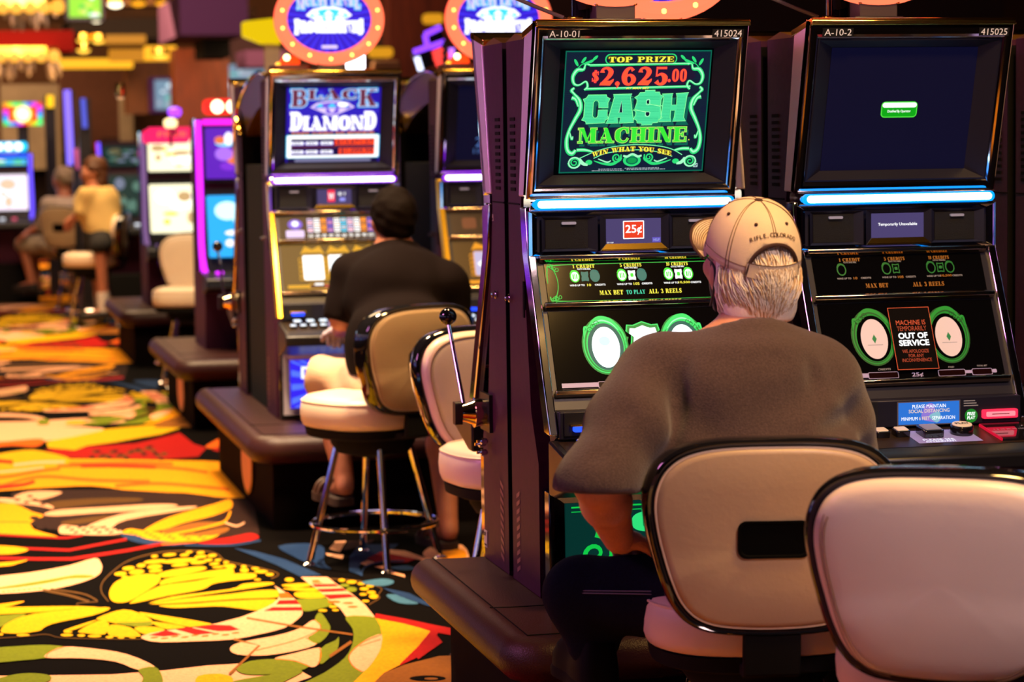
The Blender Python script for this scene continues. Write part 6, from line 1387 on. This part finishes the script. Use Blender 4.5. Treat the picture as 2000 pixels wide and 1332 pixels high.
# ------------------------------------------------------------------ hall behind
WALLB = mat('warm_plaster', '8a5838', .8, var=.1, vs=3); WOOD = mat('cherry_wood', '6a2a0c', .5, var=.35, vs=5, stretch=(6, 1, .6)); WOODL = mat('amber_wood', '8a4a10', .5, var=.3, vs=5, stretch=(6, 1, .6))
MAUW = mat('mauve_soffit', '6a3a6a', .8); REDW = mat('red_soffit', '560404', .9, spec=.1); DARKW = mat('dark_soffit', '20100c', .8); BEIGE = mat('beige_stone', 'a08870', .8, var=.12, vs=4); MAROON = mat('maroon_wall', '2a0806', .7, var=.2, vs=2)
COVE = glow('cove_gold', 'ffb020', 1.4, True); COVED = glow('cove_amber', 'd88818', .9)
def slab(g, x0, y0, x1, y1, Y, dep, mt):
    a = at(x0, y0, y=Y); b = at(x1, y1, y=Y); g.box(min(a.x, b.x), max(a.x, b.x), Y, Y+dep, min(a.z, b.z), max(a.z, b.z), mt)
def struct(name, g): return tag(g.build(name, smooth=0), kind='structure')
g = G(); g.box(-14, 16, 44, 44.3, 0, 7, WALLB); struct('wall_back', g)
g = G(); g.box(-14.2, -14, -9, 44, 0, 7, MAROON); struct('wall_left', g)
g = G(); g.box(16, 16.2, -9, 44, 0, 7, MAROON); struct('wall_right', g)
g = G(); g.box(-14, 16, -9.2, -9, 0, 7, MAROON); struct('wall_front', g)
g = G(); g.box(-14, 16, -9, 44, 4.6, 4.8, DARKW); struct('ceiling', g)
n_ = [0]
def trim(x0, y0, x1, y1, Y, dep, mt):
    n_[0] += 1; g = G(); slab(g, x0, y0, x1, y1, Y, dep, mt); return struct('trim_%d' % n_[0], g)
# partition behind the nearest bank (maroon) and hall panels
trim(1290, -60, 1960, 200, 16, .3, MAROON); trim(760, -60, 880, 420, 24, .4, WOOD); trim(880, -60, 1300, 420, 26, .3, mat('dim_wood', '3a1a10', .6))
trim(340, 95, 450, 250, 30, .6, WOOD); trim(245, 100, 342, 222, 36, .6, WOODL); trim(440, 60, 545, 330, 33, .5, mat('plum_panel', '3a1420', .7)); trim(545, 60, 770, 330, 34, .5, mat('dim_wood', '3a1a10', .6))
trim(110, 128, 245, 290, 42, .6, mat('rosy_stone', '8a5440', .8, var=.1)); trim(0, 165, 120, 330, 40, .6, BEIGE); trim(236, 180, 262, 300, 38, .5, BEIGE)
trim(345, 235, 480, 300, 31, .4, mat('rosy_wood', '7a3a28', .7)); trim(200, 270, 480, 600, 40, .3, mat('deep_brown', '24100a', .9)); trim(-40, 300, 210, 600, 40.5, .3, mat('deep_brown', '24100a', .9))  # very dark brown slabs low across the far hall
trim(350, -10, 485, 68, 27, 2.5, MAUW); trim(398, 76, 450, 112, 28, 1, BLKM); trim(480, 98, 560, 130, 30, 1, MAUW)
trim(-60, 60, 145, 100, 30, 1.2, REDW); trim(135, 36, 400, 74, 34, 2, DARKW); trim(0, -30, 400, 10, 38, 2, mat('bronze_ceiling', '6a3e10', .7)); trim(60, 16, 500, 34, 36, 1, mat('brown_soffit', '4a2c14', .8))
for a_ in ((205, 68, 285, 84, 32, COVED), (110, 115, 260, 132, 35, COVE), (215, 96, 350, 118, 33, COVED), (285, 90, 345, 116, 31.5, COVE), (0, 4, 130, 22, 31, COVED), (0, 100, 112, 118, 34, COVED), (120, 74, 190, 80, 36, COVED)): trim(a_[0], a_[1], a_[2], a_[3], a_[4], .3, a_[5])
# downlights
def lamp(x, y, Y, r, mt, lab, grp='round downlights in the far ceiling'):
    p = at(x, y, y=Y); root = empty('ceiling_lamp', p, 0, lab, 'lamp', grp)
    g = G(); g.lathe([(r*1.1, .06), (r*1.15, .0), (r, -.02)], GOLD, n=20); g.build('lamp_rim', root)
    g = G(); g.ball((0, 0, -.02), (r*.92, r*.92, r*.5), mt, 12); g.build('bulb', root)
LG = glow('lamp_gold', 'ffc040', 2.4); LW_ = glow('lamp_warm_white', 'fff0c8', 4)
for i, (x, y, Y, r) in enumerate(((162, 75, 32, .085), (192, 76, 32, .085), (163, 94, 31, .09), (313, 104, 31, .09))): lamp(x, y, Y, r, LG, ('gold globe lamp left of a pair below the green screen', 'gold globe lamp right of a pair below the green screen', 'gold globe lamp lowest of the three beside the red band', 'gold globe lamp at the right end of the golden cove')[i])
lamp(225, 4, 30, .1, LW_, 'white oval ceiling lamp cut off by the top edge, upper left'); lamp(188, 33, 28, .09, LW_, 'white oval ceiling lamp hanging below the green screen')
for i, x in enumerate((270, 318, 360)): lamp(x, 2, 36, .12, glow('lamp_amber', 'ffa820', 1.6), ('first', 'second', 'third')[i]+' amber ceiling lamp from the left along the top edge', 'amber lamps along the top edge')
lamp(235, 183, 14, .025, glow('lamp_rose', 'd8a070', 1.2), 'small pale globe lamp before the rosy stone column')
# chandeliers
CRYS = mat('crystal', 'd8b890', .2, em='c89868', es=.12, spec=.8)
def chandelier(x0, x1, y0, y1, Y, lab, seed):
    r_ = random.Random(seed); a = at(x0, y0, y=Y); b = at(x1, y1, y=Y); root = empty('chandelier', ((a.x+b.x)/2, Y, a.z), 0, lab, 'chandelier', 'crystal chandeliers')
    W = (b.x-a.x)/2; H = a.z-b.z
    g = G(); g.rbox(-W, W, -.5, .5, -.03, .08, .2, GOLD, 'z'); g.build('chandelier_frame', root)
    for i in range(7):
        g = G(); g.ball((-W*.9+i*W*.3, -.45, -.03), .075, glow('bulb_gold', 'ffb040', 1.5), 10); g.build('bulb', root)
    g = G()
    for i in range(30):
        x = r_.uniform(-W, W); y = r_.uniform(-.45, .45); L = H*r_.uniform(.5, 1.0); dx = .2*H*(x/W)**3
        g.tube(catmull([(x, y, 0), (x+dx*.2, y, -L*.5), (x+dx, y, -L)], 3, False), [.018]+[.022]*5+[.014], CRYS, 6)
    tag(g.build('crystal_strands', root), kind='stuff')
chandelier(-60, 118, 12, 62, 26, 'crystal chandelier with gold bulbs at the upper left corner', 1); chandelier(-60, 112, 108, 160, 30, 'lower crystal chandelier below the red band at far left', 2)
g = G(); 
for t0, xs in ((0, 0), (.0, 1)):
    pass
# hanging screens
def screen(x0, y0, x1, y1, Y, lab, mts, frame=BLK, grp='wall screens', dep=.12):
    a = at(x0, y1, y=Y); b = at(x1, y0, y=Y); root = empty('television', (a.x, Y, a.z), 0, lab, 'screen', grp); W, H = b.x-a.x, b.z-a.z
    g = G(); g.box(-.04, W+.04, 0, dep, -.04, H+.04, frame); g.build('screen_housing', root, .008)
    g = G(); A_ = Art(g, (0, -.004, 0), TU, (0, 0, 1), .002); A_.rect(0, 0, W, H, mts[0], 0)
    r_ = random.Random(int(x0*7+y0))
    for i in range(9): A_.ell(r_.uniform(.15, .85)*W, r_.uniform(.1, .9)*H, r_.uniform(.06, .2)*W, r_.uniform(.04, .12)*H, mts[1+i % (len(mts)-1)], 1+i, 16)
    g.build('screen_picture', root, smooth=0); return root
tvb = [glow('tv_blue', '7a98b0', 1), glow('tv_pale', 'd0e8f0', 1.4), glow('tv_teal', '70b8b0', 1.1), glow('tv_grey', 'a8b0c0', 1)]
screen(303, 156, 344, 214, 35.5, 'tall pale-blue screen on the amber wood panel', tvb, mat('purple_frame', '4a1a6a', .5, em='3a1060', es=.3), dep=.5); screen(436, 126, 520, 192, 32.6, 'pale blue wall screen partly behind the bronze hood', tvb, BLK, dep=.4)
screen(135, -12, 196, 34, 26, 'green and white hanging screen cut off by the top edge', [glow('tv_lime', '90d830', 1.4), glow('tv_white', 'f0f8f0', 1.5), glow('tv_green', '20c840', 1.3), glow('tv_yel', 'd8e060', 1.3)])
# yellow lozenge sign on a pale post
p = at(508, 140, y=15); root = empty('lantern_sign', (p.x, 15, 0), 0, 'yellow tapered sign on a pale post beside the coral neon oval', 'sign')
q0 = at(474, 78, y=15); q1 = at(545, 36, y=15)
g = G(); W = (q1.x-q0.x)/2; cx = (q0.x+q1.x)/2-p.x; g.prism([(cx-W, q0.z+.02), (cx-W, q1.z-.02), (cx+W*.6, q1.z), (cx+W, q1.z-.04), (cx+W, q0.z-.03), (cx, q0.z-.025)], -.06, .06, glow('sign_yellow', 'f0c800', 1.0), 'y'); g.build('sign_body', root, .01)
g = G(); g.box(cx+.02, cx+.11, -.03, .03, 0, q0.z, mat('pale_post', 'c8b098', .6)); g.build('post', root)
# amber bar light and pale box right of the first neon oval
for (x0, y0, x1, y1, Y, mt, nm, lab, cat) in ((724, 92, 768, 112, 20, glow('lamp_amber2', 'e0981c', 1.0), 'wall_lamp', 'amber bar lamp right of the first coral oval', 'lamp'), (830, 26, 866, 46, 20, glow('lamp_amber2', 'e0981c', 1.0), 'wall_lamp', 'small amber lamp pair left of the second coral oval', 'lamp'), (730, 118, 782, 150, 18, mat('peach_box', 'c08a60', .7), 'wall_box', 'peach box on the wall right of the white service lamp', 'box')):
    p = at(x0, y1, y=Y); q = at(x1, y0, y=Y); g = G(); g.rbox(0, q.x-p.x, 0, .12, 0, q.z-p.z, .03, mt, 'y'); o = g.build(nm, None, .01); o.location = (p.x, Y, p.z); tag(o, lab, cat)
# tilted neon topper of stacked violet and red bars
p = at(856, 120, y=13.2); root = empty('neon_topper', p, 0, 'tilted topper of violet and red neon bars left of the second coral oval', 'sign')
def pr_(x, y): q = at(x, y, y=13.2); return (q.x-p.x, -.03, q.z-p.z)
g = G()
for P_ in (((828, 68), (860, 55), (870, 80), (838, 92)), ((808, 102), (862, 84), (872, 118), (822, 138))): g.add([(a, b+e_, c_) for e_ in (.02, .12) for a, b, c_ in [pr_(*t) for t in P_]], [(0, 1, 2, 3), (4, 5, 6, 7), (0, 1, 5, 4), (1, 2, 6, 5), (2, 3, 7, 6), (3, 0, 4, 7)], BLKG)
g.tube([pr_(866, 80), pr_(866, 190)], .02, BLK); g.build('topper_body', root)
VN = glow('neon_violet', '8a40ff', 1.8); RN = glow('neon_red2', 'ff4038', 1.7)
for a_, b_, mt in (((828, 68), (858, 54), VN), ((828, 68), (832, 88), VN), ((806, 102), (840, 90), VN), ((838, 92), (866, 82), VN), ((812, 112), (820, 138), glow('neon_white', 'd8e0ff', 2.5)), ((844, 106), (870, 94), RN), ((846, 116), (874, 106), RN), ((850, 126), (878, 118), RN), ((880, 94), (880, 130), glow('neon_lilac', 'c070ff', 1.8))):
    g = G(); g.tube([pr_(*a_), pr_(*b_)], .016, mt, 8); g.build('neon_tube', root)

# ------------------------------------------------------------------ video machines of the farther banks
def video(X, Y, W, ztop, label, edge, scr, low, top=None, grp='video machines farther down the aisle', z0=.37, belly=None):
    root = empty('slot_machine', (X, Y, z0), 0, label, 'slot machine', grp); h = W/2; Z = ztop-z0
    g = G(); g.prism([(.5, 0), (.5, Z), (.02, Z), (.03, .95), (-.08, .42), (-.02, 0)], -h+.01, h-.01, CAB); g.build('cabinet', root)
    for s_ in (-1, 1):
        g = G(); g.tube(catmull([(s_*h, .02, Z-.01), (s_*(h-.005), .015, .9), (s_*(h-.0), -.06, .5), (s_*(h-.03), -.1, .38)], 4, False), .016, edge, 8); g.build('edge_light', root)
        g = G(); g.tube([(s_*(h+.012), .05, Z), (s_*(h+.012), .05, .9), (s_*(h+.012), -.04, .42)], .012, CHROME, 8); g.build('chrome_edge', root)
    def panel(z0_, z1_, mts, seed, nm, y=-.0, n=12, lean=0):
        g = G(); A_ = Art(g, (0, y, z0_), TU, Vector((0, lean, 1)), .0015); r_ = random.Random(seed); w_ = W-.07; hh = z1_-z0_
        A_.rect(-w_/2, 0, w_/2, hh, mts[0], 0, .01)
        for i in range(n):
            rx = r_.uniform(.04, .16)*w_; rz = r_.uniform(.04, .16)*hh
            A_.ell(r_.uniform(-.36, .36)*w_, r_.uniform(.16, .84)*hh, rx, rz, mts[1+i % (len(mts)-1)], 1+i, 16)
        return g.build(nm, root, smooth=0)
    g = G(); g.box(-h+.02, h-.02, -.0, .03, .9, Z-.01, BEZ); g.build('screen_bezel', root)
    panel(Z*.66 if 0 else .76+.16, Z-.05, scr, int(X*100), 'top_screen', -.004)
    g = G(); g.prism([(.02, .90), (-.085, .42), (-.02, .42), (.05, .9)], -h+.02, h-.02, BEZ); g.build('lower_bezel', root)
    panel(.5, .84, low, int(X*77), 'play_screen', -.085, 10, .24)
    g = G(); g.prism([(-.06, .43), (-.24, .39), (-.25, .34), (-.02, .30)], -h, h, BLK); dk = g.build('button_deck', root, .005)
    for i in range(4): g = G(); g.lathe([(.022, 0), (.02, .012)], (edge, glow('btn_warm', 'ffb080', 1.4), glow('btn_white', 'f0f4ff', 1.6), glow('btn_pink', 'ff6080', 1.3))[i], (-h+.08+i*.11, -.15, .415), n=14); g.build('button', dk)
    g = G(); A_ = Art(g, (0, -.025, .05), TU, (0, 0, 1)); A_.rect(-h+.05, 0, h-.05, .22, belly or GLASSB, 0); g.build('belly_glass', root, smooth=0)
    if top:
        kind_, mts = top
        if kind_ == 'bar':
            g = G(); g.rbox(-h+.03, h-.03, -.04, .04, Z+.02, Z+.105, .03, mts[0], 'y'); g.build('topper_case', root)
            for i in range(5): g = G(); g.ball((-h*.62+i*h*.31, -.05, Z+.062), (.034, .01, .036), mts[1], 12); g.build('lit_digit', root)
            g = G(); g.rbox(-h+.02, h-.02, -.045, .0, Z-.035, Z-.005, .012, mts[2], 'y'); g.build('light_bar', root)
        elif kind_ == 'sign':
            g = G(); g.rbox(-h+.04, h-.08, -.03, .03, Z, Z+.03, .01, mts[0], 'y'); g.rbox(-h+.0, h-.2, -.05, .0, Z-.08, Z+.015, .03, mts[0], 'y'); g.build('topper_case', root)
            g = G(); Art(g, (-.06, -.052, Z-.06), TU, (0, 0, 1)).text('FREE', 0, .025, .035, mts[1], 1, .2, .02); g.build('lettering', root, smooth=0)
    return root
MAG = glow('edge_magenta', 'e028ff', 2.2, True); VIO = glow('edge_violet', '6a50ff', 1.8, True); CYA = glow('edge_cyan', '60d8ff', 2.2, True)
scP = [glow('sc_purple', '6a28c8', 1), glow('sc_lilac', 'b878ff', 1.1), glow('sc_white', 'f8f0ff', 1.6), glow('sc_violet', '9038e8', 1), glow('sc_aqua', '80e0ff', 1.3), glow('sc_orange', 'ff8048', 1.1)]
scC = [glow('sc_cyan', '30b0ff', 1.2), glow('sc_pale', 'c8f4ff', 1.6), glow('sc_white', 'f8f0ff', 1.6)]
scR = [glow('sc_cream', 'f8f0c8', 1.6), glow('sc_white', 'f8f0ff', 1.6), glow('sc_yellow', 'f0d850', 1.3), glow('sc_cream2', 'fff8e0', 1.8), glow('sc_tan', 'd8b078', 1.1)]
scG = [glow('sc_dkgreen', '1c3c38', .8), glow('sc_sage', '608878', .9), glow('sc_olive', '706848', .9), glow('sc_grey', '8088a0', .9)]
scL = [glow('sc_sky', '40b0f0', 1.2), glow('sc_grass', '30d030', 1.2), glow('sc_white', 'f8f0ff', 1.6), glow('sc_lime', '90f040', 1.2), glow('sc_blue', '3060f0', 1.1)]
scK = [glow('sc_pinkwhite', 'f0e0f0', 1.5), glow('sc_white', 'f8f0ff', 1.6), glow('sc_peach', 'ffc8a8', 1.2)]
rb = (glow('led_glow', 'ff2820', 1.6), glow('led_hot', 'fff0c0', 4), glow('bar_magenta', 'ff20e0', 1.8))
video(1.69, 13.3, .53, 1.615, 'violet video machine with magenta edge light and red topper, at the third bank', MAG, scP, scC, ('bar', rb), belly=glow('belly_bluish', '5060ff', .8)); video(2.36, 13.3, .53, 1.615, 'video machine mostly hidden behind the bronze hood, right of the violet one', MAG, scP, scC, ('bar', rb))
video(1.70, 17.0, .52, 1.56, 'machine with cream screen and red FREE topper beyond the magenta-lit one', glow('edge_pale', 'b080c0', .6), scR, scR, ('sign', (glow('sign_hotpink', 'ff2060', 1.4), glow('sign_coral', 'ff6848', 1.5))))
video(1.65, 21.3, .44, 1.50, 'narrow machine with dim green screen and violet edge light', VIO, scG, scG, None)
video(2.06, 21.3, .3, 1.50, 'narrow machine edge showing blue, white and green light strip', CYA, scL, scK, None)
video(.66, 23.6, .58, 1.40, 'machine with landscape screen and cyan arched light at far left', VIO, scL, scK, ('bar', (glow('arch_cyan', '20c8ff', 1.8), glow('arch_white', 'f0ffff', 3), glow('arch_blue', '3060ff', 1.5))), belly=None, z0=.37)
g = G(); g.box(0, .66, 0, .6, 0, .37, BLKM); o = g.build('machine_base', None, .01); o.location = (.33, 23.5, 0); tag(o, 'low black base under the landscape-screen machine at far left', 'base')
g = G(); g.box(0, .6, 0, .6, 0, .37, BLKM); o = g.build('machine_base', None, .01); o.location = (1.42, 21.1, 0); tag(o, 'low black base under the narrow green-screened machine', 'base')
# rainbow wheel topper above the far left machine
p = at(45, 245, y=23.6); root = empty('wheel_sign', p, 0, 'rainbow-bordered sign with a glowing white wheel above the far left machine', 'sign')
W_ = at(84, 215, y=23.6).x-at(8, 215, y=23.6).x; H_ = at(8, 195, y=23.6).z-at(8, 240, y=23.6).z
g = G(); g.box(-W_/2, W_/2, 0, .1, 0, H_, BLK); g.box(-.05, .05, .03, .08, -.3, 0, BLK); g.build('sign_case', root)
g = G(); A_ = Art(g, (0, -.003, 0), TU, (0, 0, 1), .002)
cols = ['40f060', '30d0ff', '4060ff', 'ff40ff', 'ff3040', 'ffb020', 'c0ff30', '40ff90']
for i in range(8):
    for j in range(6):
        if i in (0, 7) or j in (0, 5): A_.rect(-W_/2+W_*i/8, H_*j/6, -W_/2+W_*(i+1)/8, H_*(j+1)/6, glow('rb_'+cols[(i+j) % 8], cols[(i+j) % 8], 1.3), 1)
A_.rect(-W_*.37, H_*.16, W_*.37, H_*.84, glow('rb_red', 'ff5020', 1.3), 1); A_.ell(0, H_/2, W_*.19, W_*.19, glow('wheel_cream', 'fff4b0', 2.5), 3); A_.ring(0, H_/2, W_*.24, W_*.24, .02, E_YEL, 2); g.build('sign_face', root, smooth=0)
# tall violet light column, yellow beacon
def pole(x0, y0, x1, y1, Y, mt, lab, nm='light_column', r=.03, cat='light'):
    a = at(x0, y0, y=Y); b = at(x1, y1, y=Y); root = empty(nm, (b.x, Y, b.z), 0, lab, cat)
    g = G(); g.tube([(a.x-b.x, 0, a.z-b.z), (0, 0, 0)], r, mt, 12); g.build('light_tube', root)
    g = G(); g.box(-.05, .05, .02, .12, -b.z, a.z-b.z, BLK); g.build('column_body', root)
pole(131, 176, 138, 322, 24.4, glow('column_violet', '8a70ff', 1.6, True), 'tall violet light column beside the far left machine', r=.034)
pole(98, 186, 98, 210, 24.3, glow('beacon_yellow', 'ffc020', 1.6), 'yellow capped beacon right of the rainbow sign', 'beacon_light', .036, 'beacon')
pole(150, 290, 156, 330, 21.8, glow('column_pink', 'e06090', .9), 'short pink light strip right of the violet column', r=.03)
pole(162, 192, 166, 250, 21, glow('column_blue', '5a60d8', 1.2), 'small blue beacon tube before the rosy stone column', r=.02)
for x, y, Y, c_, lab in ((333, 244, 16.9, 'ffe0a0', 'small cream beacon on the cream-screened machine'), (341, 222, 16.9, 'a040ff', 'small violet beacon above the cream beacon')):
    p = at(x, y, y=Y); root = empty('beacon_light', p, 0, lab, 'beacon'); g = G(); g.lathe([(.03, -.02), (.045, 0), (.045, .03), (.02, .045), (0, .047)], glow('bc_'+c_, c_, 2.2)); g.build('lens', root); g = G(); g.tube([(0, 0, -.15), (0, 0, -.02)], .012, CHROME); g.build('stem', root)

# unseen machines added across the aisle and behind the viewer for chrome reflections
GL_ = 'unseen machines added across the aisle for reflections'
v0 = video(-2.6, 2.2, .56, 1.62, 'unseen machine added across the aisle for chrome reflections', VIO, scP, scC, ('bar', rb), GL_, z0=.37); v0.rotation_euler.z = PI/2
v1 = video(-2.6, 3.0, .56, 1.62, 'unseen machine added across the aisle for chrome reflections', MAG, scR, scP, ('bar', (glow('arch_cyan', '20c8ff', 1.8), glow('arch_white', 'f0ffff', 3), glow('arch_blue', '3060ff', 1.5))), GL_, z0=.37); v1.rotation_euler.z = PI/2
for i, (x, y, r) in enumerate([(-2.6, 3.8+.8*k, PI/2) for k in range(11)]+[(-1.6+.8*k, -1.6, PI) for k in range(9)]):
    c = copy_tree(v0 if i % 2 else v1); c.location = (x, y, .37); c.rotation_euler.z = r; c['label'] = 'unseen machine added across the aisle for chrome reflections' if r < 3 else 'unseen machine added behind the viewer for chrome reflections'
    c['group'] = GL_ if r < 3 else 'unseen machines added behind the viewer for reflections'
g = G(); g.box(-3.3, -2.3, 1.7, 12.8, 0, .37, BASEW); tag(g.build('machine_base', None, .01), 'long bench under the added machines across the aisle, left of the frame', 'base')
g = G(); g.box(-2.1, 5.3, -2.3, -1.3, 0, .37, BASEW); tag(g.build('machine_base', None, .01), 'long bench under the added machines behind the viewer', 'base')
l0 = empty('ceiling_lamp', (0, 0, 4.56), 0, 'unseen round amber lamp added overhead for chrome reflections', 'lamp', 'unseen overhead lamps added for reflections')
g = G(); g.lathe([(.16, .04), (.17, .0), (.13, -.02)], GOLD, n=20); g.build('lamp_rim', l0)
g = G(); g.lathe([(.125, .0), (.12, -.01), (0, -.012)], glow('downlight', 'ffc070', 12), n=16); g.build('bulb', l0)
for i in range(7):  # unseen lamp grid, added so the chrome has something to reflect
    for j in range(8):
        x, y = -4+1.5*i, -5.5+2.3*j
        c = l0 if i == j == 0 else copy_tree(l0); c.location = (x+(.4 if j % 2 else 0), y, 4.56)

for i, (x, y, r) in enumerate([(-.75, 14.5, -25), (-1.4, 15.2, -25), (-2.05, 16.0, -25), (-.75, 19, -25), (-1.4, 19.6, -25), (-.7, 24.0, -20), (-1.4, 24.4, -20)]):  # more unseen machines, added where the brushed side trims reflect them
    c = copy_tree(v0 if i % 2 else v1); c.location = (x, y, 0); c.rotation_euler.z = math.radians(r); c.scale = (1, 1, 1.18); c['label'] = 'unseen machine added on the far left for trim reflections'; c['group'] = 'unseen machines added on the far left for reflections'
